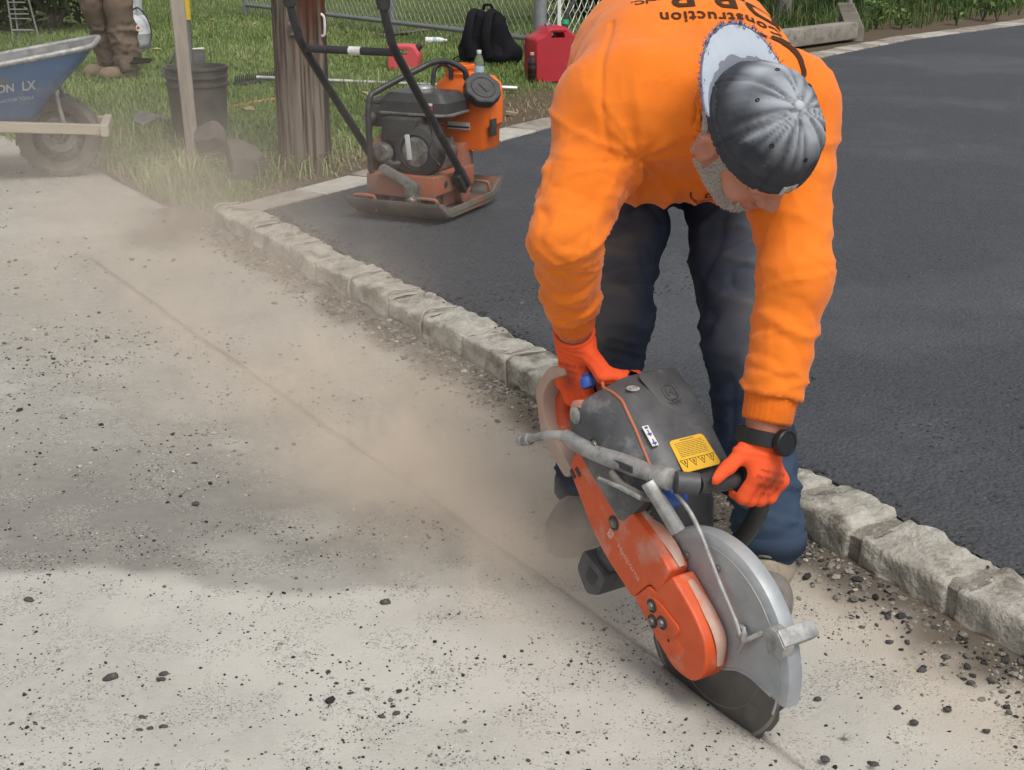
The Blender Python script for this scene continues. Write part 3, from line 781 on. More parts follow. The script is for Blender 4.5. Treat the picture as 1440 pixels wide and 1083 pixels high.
# grains standing out of the near asphalt
n = 42000; u_ = RNG.uniform(0, 1, n); kk = (RNG.uniform(.06, .62, n) * 519).astype(int); ww = (RNG.uniform(0, 1, n) ** 1.5) * .16
pa_ = ci[kk] * (1 - ww[:, None]) + bi[kk] * ww[:, None]; pa_ = pa_[(pa_[:, 1] > 1.2) & (pa_[:, 0] > -.5)]
rg = np.exp(RNG.normal(-5.65, .25, len(pa_)))
M['grain'] = tone_mat('asphalt_grain', [(0, (0.022, 0.022, 0.025)), (.8, (0.055, 0.057, 0.062)), (1, (0.11, 0.112, 0.115))], .55)
pebbles('asphalt_grains', pa_[:, :2], rg, np.full(len(pa_), .0915), RNG.uniform(0, 1, len(pa_)), M['grain'], 'coarse black grains of the fresh asphalt surface', 16)
# asphalt crumbs along the driveway edge
n = 1500; k = RNG.integers(5, 300, n); bk = resample(BACK, 320)
p = bk[k][:, :2] + RNG.normal(0, .02, (n, 2)) + np.array(PERP) * .02
M['crumb'] = tone_mat('asphalt_crumbs', [(0, (0.02, 0.02, 0.022)), (1, (0.06, 0.06, 0.062))], .6)
pebbles('asphalt_crumbs', p, np.exp(RNG.normal(-5.6, .35, n)), np.full(n, .094), RNG.uniform(0, 1, n), M['crumb'], 'black asphalt crumbs along the back of the curb', 6)
def chip(px, py, w, mt, label, z=0, group=None, name='stone_chip'):
    c = G(px, py, z); g = random.Random(int(px * 7 + py)); mb = MB()
    d = (c - Vector((0, 0, CAM_H))).length; r = w / 1900 * d * .5
    bm = bmesh.new(); bmesh.ops.create_icosphere(bm, subdivisions=2, radius=1)
    ax = g.uniform(.55, .8)
    for v in bm.verts:
        k = 1 + .3 * float(vnoise(np.array([list(v.co)]), 1.3, int(px))[0]) + .12 * float(vnoise(np.array([list(v.co)]), 3.1, int(py))[0])
        v.co = Vector((v.co.x * r * k, v.co.y * r * ax * k, v.co.z * r * .6 * k))
    me = bpy.data.meshes.new(name); bm.to_mesh(me); bm.free()
    o = link(name, me, mt); o.location = c + Vector((0, 0, r * .4)); o.rotation_euler = (0, 0, g.uniform(-.5, .6))
    tag(o, label, 'stone', group)
    return o
M['dark_stone'] = mat('dark_stone', (0.03, 0.03, 0.03), (0.075, 0.072, 0.068), 90, .8, c3=(.2, .19, .17), s3=60, t3=(.55, .75), bump=.3, bscale=200)
M['tan_stone'] = mat('tan_stone', (0.3, 0.26, 0.2), (0.42, 0.38, 0.31), 70, .9, bump=.3, bscale=200)
chip(157, 956, 21, M['dark_stone'], 'biggest loose black stone, on the pale foreground road')
chip(541, 850, 17, M['dark_stone'], 'dark squarish stone on the road beside the edge of the damp patch')
chip(40, 846, 14, M['dark_stone'], 'dark oval pebble at the far left edge of the pale foreground')
chip(1202, 789, 24, M['tan_stone'], 'tan stone lying against the curb beside the mortar joint')
chip(1250, 826, 13, M['tan_stone'], 'small tan stone at the foot of the curb right of the jeans')
chip(744, 560, 14, M['tan_stone'], 'pale round pebble below the curb left of the gloved hand')
chip(772, 559, 11, M['tan_stone'], 'smaller pale pebble tight beside the gloved hand and curb')
chip(1190, 1037, 12, M['tan_stone'], 'pale oval pebble on the road right of the blade')
for (x_, y_, w_) in ((200, 1012, 13), (212, 1028, 12), (230, 1025, 13), (197, 1030, 12), (222, 1080, 12), (257, 1068, 11), (296, 1052, 13), (230, 950, 12), (228, 957, 10), (382, 1055, 11), (493, 978, 12), (516, 972, 11), (275, 683 + 27, 10), (1330, 928, 15), (1326, 921, 12), (1250, 905, 12), (1295, 945, 13), (1308, 880, 10), (1262, 997, 11), (1332, 1000, 11), (1285, 1018, 12), (1160, 1070, 15), (1228, 1077, 12), (1387, 1030, 11), (1365, 963, 12), (1150, 985, 12), (537, 1010, 12), (558, 1005, 11)):
    chip(x_, y_, w_, M['dark_stone'], 'small loose black chip lying on the pale dusty foreground road', group='black chips on the foreground road')

# ------------------------------------------------------------------ the worker bending over the saw
M['shirt'] = mat('orange_shirt', (0.74, 0.165, 0.012), (0.80, 0.20, 0.02), 5, 0.9, spec=.15, c3=(0.60, 0.15, 0.022), s3=7, t3=(.52, .8), bump=.35, bscale=240, sheen=.15, bdist=.001)
M['denim'] = mat('denim', (0.016, 0.026, 0.052), (0.034, 0.050, 0.088), 9, 0.9, spec=.15, c3=(0.055, 0.065, 0.085), s3=5, t3=(.5, .8), bump=.25, bscale=700, bdist=.001)
attr_mix(M['denim'], 'wear', (0.165, 0.160, 0.142), 0, 1.15)
attr_mix(M['denim'], 'blue', (0.045, 0.07, 0.115), 0, 1.2)
M['skin'] = mat('skin', (0.46, 0.215, 0.145), (0.40, 0.165, 0.11), 20, 0.55, spec=.35, bump=.15, bscale=250, sss=.12)
M['glove'] = mat('orange_glove', (0.86, 0.115, 0.035), (0.80, 0.10, 0.03), 14, 0.85, spec=.15, bump=.3, bscale=1100, bdist=.001)
attr_mix(M['glove'], 'palm', (0.016, 0.016, 0.017), .45, .55)
attr_mix(M['glove'], 'soil', (0.10, 0.04, 0.03), 0, 1.3)
M['cap'] = mat('grey_cap', (0.040, 0.043, 0.052), (0.055, 0.058, 0.068), 9, 0.85, spec=.15, bump=.25, bscale=900, bdist=.001)
attr_mix(M['cap'], 'fade', (0.40, 0.43, 0.47), 0, 1.0)
M['brim'] = mat('cap_brim', (0.40, 0.45, 0.53), (0.47, 0.52, 0.59), 20, 0.9, spec=.15, bump=.2, bscale=700, bdist=.001)
attr_mix(M['brim'], 'sweat', (0.20, 0.22, 0.26), .4, .6)
M['fray'] = mat('frayed_thread', (0.10, 0.11, 0.19), (0.22, 0.23, 0.32), 60, .9)
M['hair'] = mat('grey_hair', (0.17, 0.145, 0.12), (0.56, 0.53, 0.49), 420, .6, detail=2)
M['watch'] = mat('watch_black', (0.012, 0.012, 0.013), rough=.45, spec=.4)
M['watch_face'] = mat('watch_glass', (0.02, 0.023, 0.025), rough=.15, spec=.5)
M['boot'] = mat('dusty_work_boot', (0.27, 0.225, 0.175), (0.38, 0.33, 0.265), 16, .9, spec=.15, c3=(.10, .085, .07), s3=9, t3=(.5, .72), bump=.3, bscale=120)
M['boot_toe'] = mat('boot_toe_cap', (0.10, 0.09, 0.08), (0.20, 0.18, 0.155), 20, .6, c3=DUST, s3=12, t3=(.6, .9), bump=.15, bscale=100)
M['boot_sole'] = mat('boot_sole', (0.16, 0.145, 0.125), (0.25, 0.225, 0.19), 30, .9, bump=.2, bscale=100)
M['print'] = mat('shirt_print', (0.045, 0.022, 0.012), (0.075, 0.03, 0.014), 60, .85, spec=.15)
M['print_red'] = mat('shirt_chest_print', (0.16, 0.012, 0.006), rough=.85, spec=.15)
M['collar'] = mat('orange_rib', (0.66, 0.135, 0.010), (0.72, 0.165, 0.015), 60, .9, spec=.1, bump=.5, bscale=500, sheen=.1)

person = empty('person', (.305, 2.62, 0))
tag(person, 'person in an orange long sleeved shirt and backward grey cap bending over a cut-off saw', 'person')
PI_ = Matrix.Translation((-.305, -2.62, 0))
def pmesh(name, V, Q, mt, parent=None, attrs=None):
    V = np.asarray(V) - np.array([.305, 2.62, 0])
    me = np_mesh(name, V, Q)
    for k, v in (attrs or {}).items(): point_attr(me, k, v)
    return link(name, me, mt, parent or person)
A3 = lambda *p: np.array(p, float)
# joints
SH_R, EL_R, WR_R = A3(.160, 2.30, .940), A3(.088, 2.16, .756), A3(.108, 2.28, .572)      # his right arm
SH_L, EL_L, WR_L = A3(.455, 2.28, .945), A3(.462, 2.13, .70), A3(.415, 2.065, .470)      # his left arm
HIP_R, KN_R, AN_R = A3(.236, 2.80, .78), A3(.200, 2.53, .515), A3(.160, 2.68, .10)
HIP_L, KN_L, AN_L = A3(.444, 2.78, .78), A3(.446, 2.50, .470), A3(.500, 2.375, .12)
SPINE = [A3(.325, 2.80, .89), A3(.315, 2.62, .965), A3(.305, 2.42, .962), A3(.305, 2.27, .955)]
NECK0, NECK1 = A3(.325, 2.25, .975), A3(.365, 2.13, .955)
HO = A3(.370, 2.085, .930)                                         # head centre
U_ = A3(.345, -.83, .43); U_ /= np.linalg.norm(U_)                # crown
F_ = A3(.39, -.461, -.767); F_ -= U_ * (F_ @ U_); F_ /= np.linalg.norm(F_)   # face
R_ = np.cross(F_, U_)                                              # his right
HR = np.stack([R_, F_, U_], 1)                                     # local axes as columns
def hp(r, f, u): return HO + R_ * r + F_ * f + U_ * u

def torso(P, g=0.0):
    d = None
    for i, (ra, dx) in enumerate(((.148, .055), (.162, .036), (.146, .046))):
        rb, dxb = ((.162, .036), (.146, .046), (.100, .082))[i]
        for s in (-1, 1):
            e = sd_cone(P, SPINE[i] + A3(s * dx, 0, 0), SPINE[i + 1] + A3(s * dxb, 0, 0), ra + g, rb + g)
            d = e if d is None else smin(d, e, .05)
    return d
def shirt_f(P):
    d = torso(P)
    for s in (-1, 1):                                                        # belly and the cloth hanging from it
        d = smin(d, sd_cone(P, A3(.315 + s * .075, 2.60, .885), A3(.31 + s * .075, 2.38, .865), .125, .10), .06)
    d = smin(d, sd_cone(P, SPINE[3] + A3(0, -.01, .0), A3(.35, 2.17, .955), .088, .066), .05)
    for s_, e_, w_ in ((SH_R, EL_R, WR_R), (SH_L, EL_L, WR_L)):
        into = s_ + (SPINE[3] - s_) * .5 + A3(0, .05, 0)
        d = smin(d, sd_cone(P, into, s_, .10, .088), .05)
        u_ = sd_cone(P, s_, e_, .080, .057)
        w2 = w_ + (e_ - w_) * .06
        l_ = sd_cone(P, e_, w2, .056, .047 if s_ is SH_R else .050)
        uu = (w_ - e_) / np.linalg.norm(w_ - e_); l_ = np.maximum(l_, (P - (w_ - uu * .046)) @ uu)
        d = smin(d, smin(u_, l_, .025), .045)
    # neck opening
    nk = sd_cone(P, A3(.345, 2.22, .955), A3(.385, 2.02, .945), .061, .066)
    d = np.maximum(d, -nk)
    return d
V, Q, N = sdf_mesh(shirt_f, (-.02, 1.99, .40), (.62, 2.98, 1.19), .0056)
# folds of the cloth
def arm_folds(V, a, b, amp, lam, seed, t_lo, t_hi, rad=.105):
    ba = b - a; L = np.linalg.norm(ba); u = ba / L
    rel = V - a; t = rel @ u; q = rel - t[:, None] * u
    d = np.linalg.norm(q, axis=1)
    m = sstep(rad + .03, rad - .01, d) * sstep(t_lo - .08, t_lo + .04, t / L) * (1 - sstep(t_hi - .04, t_hi + .08, t / L))
    e1 = np.cross(u, A3(0, 0, 1)); e1 /= np.linalg.norm(e1); e2 = np.cross(u, e1)
    qa, qb = q @ e1, q @ e2
    sh = t + .35 * qa + .25 * qb
    n1 = vnoise(np.stack([sh / lam, qa / .13, qb / .13], 1), 1.0, seed)
    sh2 = t - .45 * qa + .2 * qb
    n2 = vnoise(np.stack([sh2 / (lam * .55), qa / .10, qb / .10], 1), 1.0, seed + 1)
    sh3 = t + .15 * qa - .5 * qb
    n3 = vnoise(np.stack([sh3 / (lam * .8), qa / .075, qb / .075], 1), 1.0, seed + 2)
    r1 = (1 - np.abs(n1)) ** 3; r2 = (1 - np.abs(n2)) ** 4; v3 = (1 - np.abs(n3)) ** 6
    return amp * (r1 * 1.0 + r2 * .6 - .55 * v3 - .5) * m
D = np.zeros(len(V))
D += arm_folds(V, EL_R, WR_R, .0065, .030, 1, -.3, 1.0)
D += arm_folds(V, SH_R, EL_R, .0045, .06, 4, .3, .9)
D += arm_folds(V, EL_L, WR_L, .0055, .045, 7, -.1, .7)
D += arm_folds(V, EL_L, WR_L, .008, .036, 17, .65, 1.0)
D += arm_folds(V, SH_L, EL_L, .005, .08, 10, .3, 1.0)
# drag lines running from the armpits to the neck
for (c, amp, seed) in ((SH_R + A3(.05, .05, -.06), .009, 20), (SH_L + A3(-.03, .05, -.06), .007, 23)):
    rel = V - c; r = np.linalg.norm(rel, axis=1)
    ang = np.arctan2(rel[:, 2], rel[:, 0])
    n1 = vnoise(np.stack([ang * 3.1, r * 4, rel[:, 1] * 3], 1), 1.0, seed)
    D += amp * ((1 - np.abs(n1)) ** 3 - .3) * sstep(.05, .10, r) * (1 - sstep(.13, .27, r)) * (V[:, 1] < 2.5)
chest = (1 - sstep(.84, .93, V[:, 2])) * sstep(.13, .2, V[:, 0]) * (1 - sstep(.40, .46, V[:, 0])) * (V[:, 1] > 2.2)
D += .012 * ((1 - np.abs(vnoise(V * A3(1, .4, .4), 17, 31))) ** 2.5 - .35) * chest
back = sstep(1.0, 1.06, V[:, 2])
D += back * (.008 * vnoise(V * A3(1, .45, 1), 8, 33) + .004 * np.abs(vnoise(V * A3(1.5, .5, 1), 16, 35)))
D += .0016 * ((1 - np.abs(vnoise(V * A3(1, .6, .8), 38, 47))) ** 4 - .2) * (V[:, 2] < 1.02) + .0010 * vnoise(V, 34, 40) + .0025 * vnoise(V, 10, 41)
# shoulder seams pressed in
for (a, b) in ((A3(.17, 2.30, 1.05), A3(.17, 2.24, .80)), ):
    dd = np.abs((V - SH_R) @ ((SH_R - SPINE[3]) / np.linalg.norm(SH_R - SPINE[3])) - (-.012 + .012 * vnoise(V, 8, 44)))
    D -= .005 * np.exp(-(dd / .0045) ** 2) * (np.linalg.norm(V - SH_R, axis=1) < .16)
    dd = np.abs((V - SH_L) @ ((SH_L - SPINE[3]) / np.linalg.norm(SH_L - SPINE[3])) - .005)
    D -= .004 * np.exp(-(dd / .0045) ** 2) * (np.linalg.norm(V - SH_L, axis=1) < .16)
V2 = V + N * D[:, None]
shirt = pmesh('shirt', V2, Q, M['shirt'])
shirt_bvh = BVHTree.FromPolygons([tuple(v) for v in V2], [tuple(int(k) for k in q) for q in Q])

# rib cuffs
def ring_tube(path, radii, seg=28, wav=0.0, n=0):
    mb = MB(); mb.tube(path, radii, seg); return mb
for nm, e_, w_, r0 in (('cuff', EL_R, WR_R, .0395), ('cuff', EL_L, WR_L, .0425)):
    u = (w_ - e_) / np.linalg.norm(w_ - e_)
    path = [w_ - u * .068, w_ - u * .060, w_ - u * .044, w_ - u * .026, w_ - u * .008, w_ - u * .002, w_ - u * .004, w_ - u * .03]
    rad = [r0 - .004, r0 + .003, r0 + .002, r0, r0 - .001, r0 - .003, r0 - .007, r0 - .009]
    mb = MB(); mb.tube(path, rad, 112); mb.f = [f for f in mb.f if len(f) == 4]
    Vc = np.array(mb.v); a = np.arctan2((Vc - w_)[:, 2], (Vc - w_)[:, 0])
    kk_ = np.arange(len(Vc)) % 112; ax_ = (Vc - w_) - ((Vc - w_) @ u)[:, None] * u; Vc += ax_ * (np.where(kk_ % 4 < 2, .007, -.007) + .025 * vnoise(Vc, 30, 3))[:, None]
    pmesh('cuff', Vc, np.array(mb.f), M['collar'])
# rib collar
nc = []
axis = A3(.385, 2.02, .945) - A3(.345, 2.22, .955); axis /= np.linalg.norm(axis)
mb = MB()
ring = []
s1 = np.cross(axis, A3(0, 0, 1)); s1 /= np.linalg.norm(s1); s2 = np.cross(s1, axis)
for k in range(40):
    a = 2 * math.pi * k / 40
    o_ = s1 * math.cos(a) + s2 * math.sin(a)
    # where the shirt's neck opening runs out: march along the axis
    best = None
    for t in np.linspace(-.02, .2, 60):
        r_ = .062 + .004 * min(1, max(0, t / .2))
        p_ = A3(.345, 2.22, .955) + axis * t + o_ * (r_ + .008)
        if shirt_f(p_[None])[0] > -.003: break
    ring.append(p_ - axis * .002)
mb.tube(ring, .0075, 8, closed=True)
pmesh('collar', np.array(mb.v), np.array(mb.f), M['collar'])

# prints on the shirt
def text_mesh(txt, size, font_bold=False, spacing=1.0, res=3):
    cu = bpy.data.curves.new('txt', 'FONT'); cu.body = txt; cu.size = size; cu.align_x = 'CENTER'; cu.align_y = 'CENTER'
    cu.space_character = spacing; cu.resolution_u = res
    if font_bold: cu.offset = size * .022
    o = bpy.data.objects.new('txt', cu); COL.objects.link(o)
    dg = bpy.context.evaluated_depsgraph_get(); me = bpy.data.meshes.new_from_object(o.evaluated_get(dg))
    bm = bmesh.new(); bm.from_mesh(me)
    bmesh.ops.triangulate(bm, faces=bm.faces[:])
    for _ in range(2):
        lg = [e for e in bm.edges if e.calc_length() > size * .18]
        if lg: bmesh.ops.subdivide_edges(bm, edges=lg, cuts=1)
        bmesh.ops.triangulate(bm, faces=bm.faces[:])
    vs = [v.co.copy() for v in bm.verts]; fs = [[v.index for v in f.verts] for f in bm.faces]
    bm.free(); COL.objects.unlink(o); bpy.data.objects.remove(o); bpy.data.curves.remove(cu); bpy.data.meshes.remove(me)
    return vs, fs
def project(name, shapes, origin, ex, ey, bvh, mt, parent, inv, lift=.0015, warp=None, start=.4):
    """print flat shapes (list of (verts2d, faces)) on a surface by dropping them along -normal"""
    ex = Vector(ex).normalized(); ey = Vector(ey); ey = (ey - ex * ey.dot(ex)).normalized(); n = ex.cross(ey)
    vs = []; fs = []
    for sv, sf in shapes:
        b = len(vs); ok = []
        for p in sv:
            x, y = (p[0], p[1]) if warp is None else warp(p[0], p[1])
            o = Vector(origin) + ex * x + ey * y + n * start
            h = bvh.ray_cast(o, -n, 1.0)
            if h[0] is None: vs.append(None)
            else:
                nn = h[1] if h[1].dot(n) > 0 else -h[1]
                vs.append(h[0] + nn * lift)
        for f in sf:
            g = [b + i for i in f]
            if all(vs[i] is not None for i in g): fs.append(tuple(g))
    keep = {}; out = []
    for f in fs:
        for i in f:
            if i not in keep: keep[i] = len(out); out.append(inv @ vs[i])
    if not fs: return None
    me = bpy.data.meshes.new(name); me.from_pydata(out, [], [[keep[i] for i in f] for f in fs]); me.update()
    return link(name, me, mt, parent)
def shifted(m, dx, dy, sx=1.0, sy=1.0, rot=0.0):
    c, s = math.cos(rot), math.sin(rot)
    return [(dx + (v[0] * sx * c - v[1] * sy * s), dy + (v[0] * sx * s + v[1] * sy * c)) for v in m[0]], m[1]
# back: letters read from behind him, top towards the head
ex, ey = A3(-1, 0, 0), A3(0, -1, -.30)
arc = lambda x, y: (x, y + 1.2 * min(0, x + .02) ** 2)
project('back_print', [shifted(text_mesh('Construction', .034, True, 1.12), 0, 0, 1.0, 1.25)], (.348, 2.318, 1.1), ex, ey, shirt_bvh, M['print'], shirt, PI_, warp=arc)
project('back_print', [shifted(text_mesh('D', .085, True), -.068, 0, 1, 1.2), shifted(text_mesh('R', .085, True), .0, .0, 1, 1.2), shifted(text_mesh('B', .085, True), .070, 0, 1, 1.2), shifted(text_mesh('\u2022', .05, True), -.035, -.02), shifted(text_mesh('\u2022', .05, True), .036, -.02), shifted(text_mesh('INC.', .026, True), .130, .0)],
        (.358, 2.385, 1.12), ex, ey, shirt_bvh, M['print'], shirt, PI_, warp=arc)
# plain machine silhouette beside the lettering
def fanpoly(pts):
    from mathutils.geometry import tessellate_polygon
    P_ = [Vector((p[0], p[1], 0)) for p in pts]
    bm = bmesh.new(); bv = [bm.verts.new(p) for p in P_]; bm.faces.new(bv); bmesh.ops.triangulate(bm, faces=bm.faces[:])
    for _ in range(3):
        lg = [e for e in bm.edges if e.calc_length() > .012]
        if lg: bmesh.ops.subdivide_edges(bm, edges=lg, cuts=1)
        bmesh.ops.triangulate(bm, faces=bm.faces[:])
    bm.verts.index_update()
    r = [v.co.copy() for v in bm.verts], [[v.index for v in f.verts] for f in bm.faces]; bm.free(); return r
arm1 = fanpoly([(0, 0), (.012, .006), (.05, -.004), (.085, -.03), (.105, -.065), (.10, -.085), (.088, -.068), (.07, -.045), (.04, -.022), (.01, -.012)])
body1 = fanpoly([(.006, .03), (.03, .035), (.05, .015), (.045, -.002), (.02, -.004), (.004, .01)])
teeth = fanpoly([(-.03, .0), (-.018, .012), (.0, .006), (-.004, -.008), (-.02, -.012)])
project('back_print', [shifted(q, 0, 0, .78, .78, math.pi) for q in (arm1, body1, teeth)], (.400, 2.275, 1.03), A3(-.8, .15, .45), A3(.1, -.9, -.3), shirt_bvh, M['print'], shirt, PI_, lift=.002)
# chest badge under the beard: a heart outline with lines of lettering
hrt = []
outl = [(-.05, .02), (-.045, -.005), (-.025, -.028), (0, -.042), (.025, -.028), (.045, -.005), (.05, .02)]
seg = catmull([(*p, 0) for p in outl], 5)
sv = []; sf = []
for i, p in enumerate(seg):
    t = seg[min(i + 1, len(seg) - 1)] - seg[max(i - 1, 0)]; n_ = np.array([-t[1], t[0], 0]); n_ /= np.linalg.norm(n_)
    sv += [tuple(p + n_ * .0014), tuple(p - n_ * .0014)]
    if i: sf.append((2 * i - 2, 2 * i - 1, 2 * i + 1, 2 * i))
cp = W(1008, 262, 2.34)
project('chest_print', [(sv, sf), shifted(text_mesh('D.R.B', .022, True), 0, .010), shifted(text_mesh('CONSTRUCTION', .0105, True), 0, -.011)], cp, A3(1, 0, 0), A3(0, -.55, .83), shirt_bvh, M['print_red'], shirt, PI_, start=.10)

# jeans
def jeans_f(P):
    d = None
    for s in (-1, 1):
        e = sd_cone(P, A3(.34 + s * .075, 2.82, .845), A3(.34 + s * .085, 2.80, .775), .135, .112)
        d = e if d is None else smin(d, e, .05)
    for h, k, a, sgn in ((HIP_R, KN_R, AN_R, -1), (HIP_L, KN_L, AN_L, 1)):
        top = sd_cone(P, h, k, .109, .071)
        low = smin(sd_cone(P, k, k + (a - k) * .45, .072, .072), sd_cone(P, k + (a - k) * .45, a, .071, .066), .02)
        d = smin(d, smin(top, low, .03), .035)
    d = np.maximum(d, -(P[..., 2] - .075))
    return d
V, Q, N = sdf_mesh(jeans_f, (.02, 2.22, .05), (.64, 3.0, .99), .0072)
D = np.zeros(len(V))
for h, k, a, sd, hem in ((HIP_R, KN_R, AN_R, 60, .08), (HIP_L, KN_L, AN_L, 70, .1)):
    D += arm_folds(V, h, k, .011, .075, sd, .15, 1.0, .13)
    D += arm_folds(V, k, a, .009, .05, sd + 4, -.05, .75)
    D += arm_folds(V, k, a, .011, .034, sd + 7, .75, .95)
D += .002 * vnoise(V, 9, 80)
ol = np.abs((V - KN_R) @ A3(1, 0, 0)); 
def leg_x(h, k, z): return h[0] + (k[0] - h[0]) * np.clip((h[2] - z) / (h[2] - k[2]), 0, 1)
lft = V[:, 0] < .335
off_x = np.where(lft, V[:, 0] - leg_x(HIP_R, KN_R, V[:, 2]) + .035, V[:, 0] - leg_x(HIP_L, KN_L, V[:, 2]) - .02)
wear = np.exp(-(off_x / .062) ** 2) * sstep(.36, .5, V[:, 2]) * (1 - sstep(.66, .80, V[:, 2])) * (-N[:, 1] > -.2) * (.75 + .5 * fbm(V, 9, 3, 82)) * (.7 + .5 * sstep(-.002, .006, D))
wear = np.clip(wear, 0, 1)
blue = np.clip(sstep(.34, .26, V[:, 2]) + .4 * fbm(V, 8, 3, 84) * (V[:, 2] < .5), 0, 1) * (V[:, 0] > .33)
jeans = pmesh('jeans', V + N * D[:, None], Q, M['denim'], attrs={'wear': wear, 'blue': blue})
for a, k, r in ((AN_R, KN_R, .068), (AN_L, KN_L, .068)):                              # turned hems
    u = (a - k) / np.linalg.norm(a - k); c = k + (a - k) * 1.0; 
    zz = .078
    mb = MB(); path = [c + A3(0, 0, .02) * 1.0, c + A3(0, 0, .012), c + A3(0, 0, -.02), c + A3(0, 0, -.026), c + A3(0, 0, -.02)]
    mb.tube(path, [r - .003, r + .001, r + .001, r - .003, r - .008], 40); mb.f = [f for f in mb.f if len(f) == 4]
    Vh = np.array(mb.v); Vh += .003 * vnoise(Vh, 18, 7)[:, None]
    pmesh('hem', Vh, np.array(mb.f), M['denim'], jeans, attrs={'wear': np.full(len(Vh), .1), 'blue': np.full(len(Vh), .75)})

# boots
def boot(heel, toe, name):
    d = toe - heel; L = np.linalg.norm(d[:2]); u = d / L; s = A3(-u[1], u[0], 0); sc = .108
    B = np.stack([s, u, A3(0, 0, 1)], 1)
    def up(P):
        q = (P - heel) @ B
        e = sd_cone(q, A3(0, .042, .055), A3(0, .050, .21), .050, .054)
        e = smin(e, sd_cone(q * A3(1, 1, 1), A3(0, .06, .055), A3(0, .19, .052), .046, .046), .04)
        e = smin(e, sd_ell(q, A3(0, L - .055, .042), A3(.056, .07, .048)), .03)
        e = np.maximum(e, -(q[..., 2] - .022)); e = np.maximum(e, q[..., 2] - .135)
        return e
    c0 = np.minimum(heel, toe) - .12; c1 = np.maximum(heel, toe) + .12; c0[2] = -.01; c1[2] = .25
    V, Q, N = sdf_mesh(up, c0, c1, .006)
    D = .0025 * vnoise(V, 26, 5) + .003 * vnoise(V, 11, 6)
    b = pmesh('boot', V + N * D[:, None], Q, M['boot'])
    # toe cap: the front of the same upper, standing proud with its seam
    q = (V - heel) @ B
    sel = q[:, 1] > L - .085 - .02 * (q[:, 0] / .05) ** 2
    fs = np.array([f for f in Q if sel[f].all()]); ids = np.unique(fs); mp = -np.ones(len(V), int); mp[ids] = np.arange(len(ids))
    pmesh('toe_cap', (V + N * (D + .0022)[:, None])[ids], mp[fs], M['boot_toe'], b)
    # lugged sole
    prof = [(-.038, -.012), (-.044, .03), (-.042, .09), (-.050, .17), (-.056, L - .06), (-.046, L - .01), (-.022, L + .014), (0, L + .019), (.022, L + .014), (.046, L - .01), (.056, L - .06), (.050, .17), (.042, .09), (.044, .03), (.038, -.012), (0, -.022)]
    pr = [tuple(p[:2]) for p in catmull([(*p, 0) for p in prof], 4, closed=True)]
    Mt = Matrix.Translation(Vector(heel) - Vector((.305, 2.62, 0))) @ Matrix([[*B[0], 0], [*B[1], 0], [*B[2], 0], [0, 0, 0, 1]])
    mb = MB(); mb.prism(pr, .007, .027, Mt)
    n_ = len(pr)
    for k in range(0, n_, 3):                                                 # lugs
        p_ = pr[k]; mb.box(Mt @ Vector((p_[0] * .93, p_[1] * .985 + .001, .007)), (.013, .013, .016), Mt.to_3x3())
    mb.build('sole', M['boot_sole'], b, bevel=.003, seg=1)
    # laces
    mb = MB()
    for k in range(5):
        t = .115 - k * .018; zc = .105 + k * .021
        mb.tube([Mt @ Vector((-.03, t - .012, zc - .012)), Mt @ Vector((0, t + .012, zc + .004)), Mt @ Vector((.03, t - .012, zc - .012))], .0025, 6, smooth=4)
    mb.build('laces', M['boot_toe'], b)
    return b
boot(A3(.172, 2.735, 0), A3(.118, 2.525, 0), 'right')
boot(A3(.508, 2.43, 0), A3(.448, 2.19, 0), 'left')

# the body: one continuous skin from head to feet under the clothes
def head_f(P):
    q = (P - HO) @ HR                                                     # right, forward, up
    h = sd_ell(q, A3(0, -.008, .03), A3(.076, .096, .088))
    h = smin(h, sd_ell(q, A3(0, .030, -.026), A3(.058, .060, .072)), .03)      # face
    h = smin(h, sd_cone(q, A3(0, .066, -.080), A3(0, .04, -.066), .022, .032), .03)  # chin
    for s in (-1, 1):
        h = smin(h, sd_cone(q, A3(s * .052, -.005, -.048), A3(s * .02, .06, -.078), .022, .02), .025)   # jaw
        h = smin(h, sd_ell(q, A3(s * .042, .066, -.022), A3(.022, .018, .016)), .02)            # cheek
        h = smin(h, sd_cone(q, A3(s * .012, .090, .028), A3(s * .046, .078, .024), .008, .008), .012)   # brow
        h = np.maximum(h, -sd_ell(q, A3(s * .031, .098, .008), A3(.017, .014, .011)) )
        h = np.minimum(h, sd_ell(q, A3(s * .031, .082, .008), A3(.0125, .0125, .0125)))             # eye
        h = smin(h, sd_cone(q, A3(s * .018, .090, .012), A3(s * .044, .080, .011), .004, .004), .005)    # lid
        ear = sd_ell(q, A3(s * .079, -.008, -.006), A3(.010, .019, .033))
        ear = smin(ear, sd_ell(q, A3(s * .077, .001, -.032), A3(.007, .009, .012)), .008)
        ear = np.maximum(ear, -sd_ell(q, A3(s * .089, -.003, -.002), A3(.007, .010, .019)))
        h = smin(h, ear, .006)
    h = smin(h, sd_cone(q, A3(0, .088, .018), A3(0, .106, -.016), .009, .012), .012)          # nose
    for s in (-1, 1): h = smin(h, sd_ell(q, A3(s * .012, .096, -.020), A3(.009, .010, .008)), .006)
    h = smin(h, sd_ell(q, A3(0, .090, -.046), A3(.024, .012, .006)), .006)
    h = smin(h, sd_ell(q, A3(0, .088, -.057), A3(.020, .012, .007)), .006)
    return h
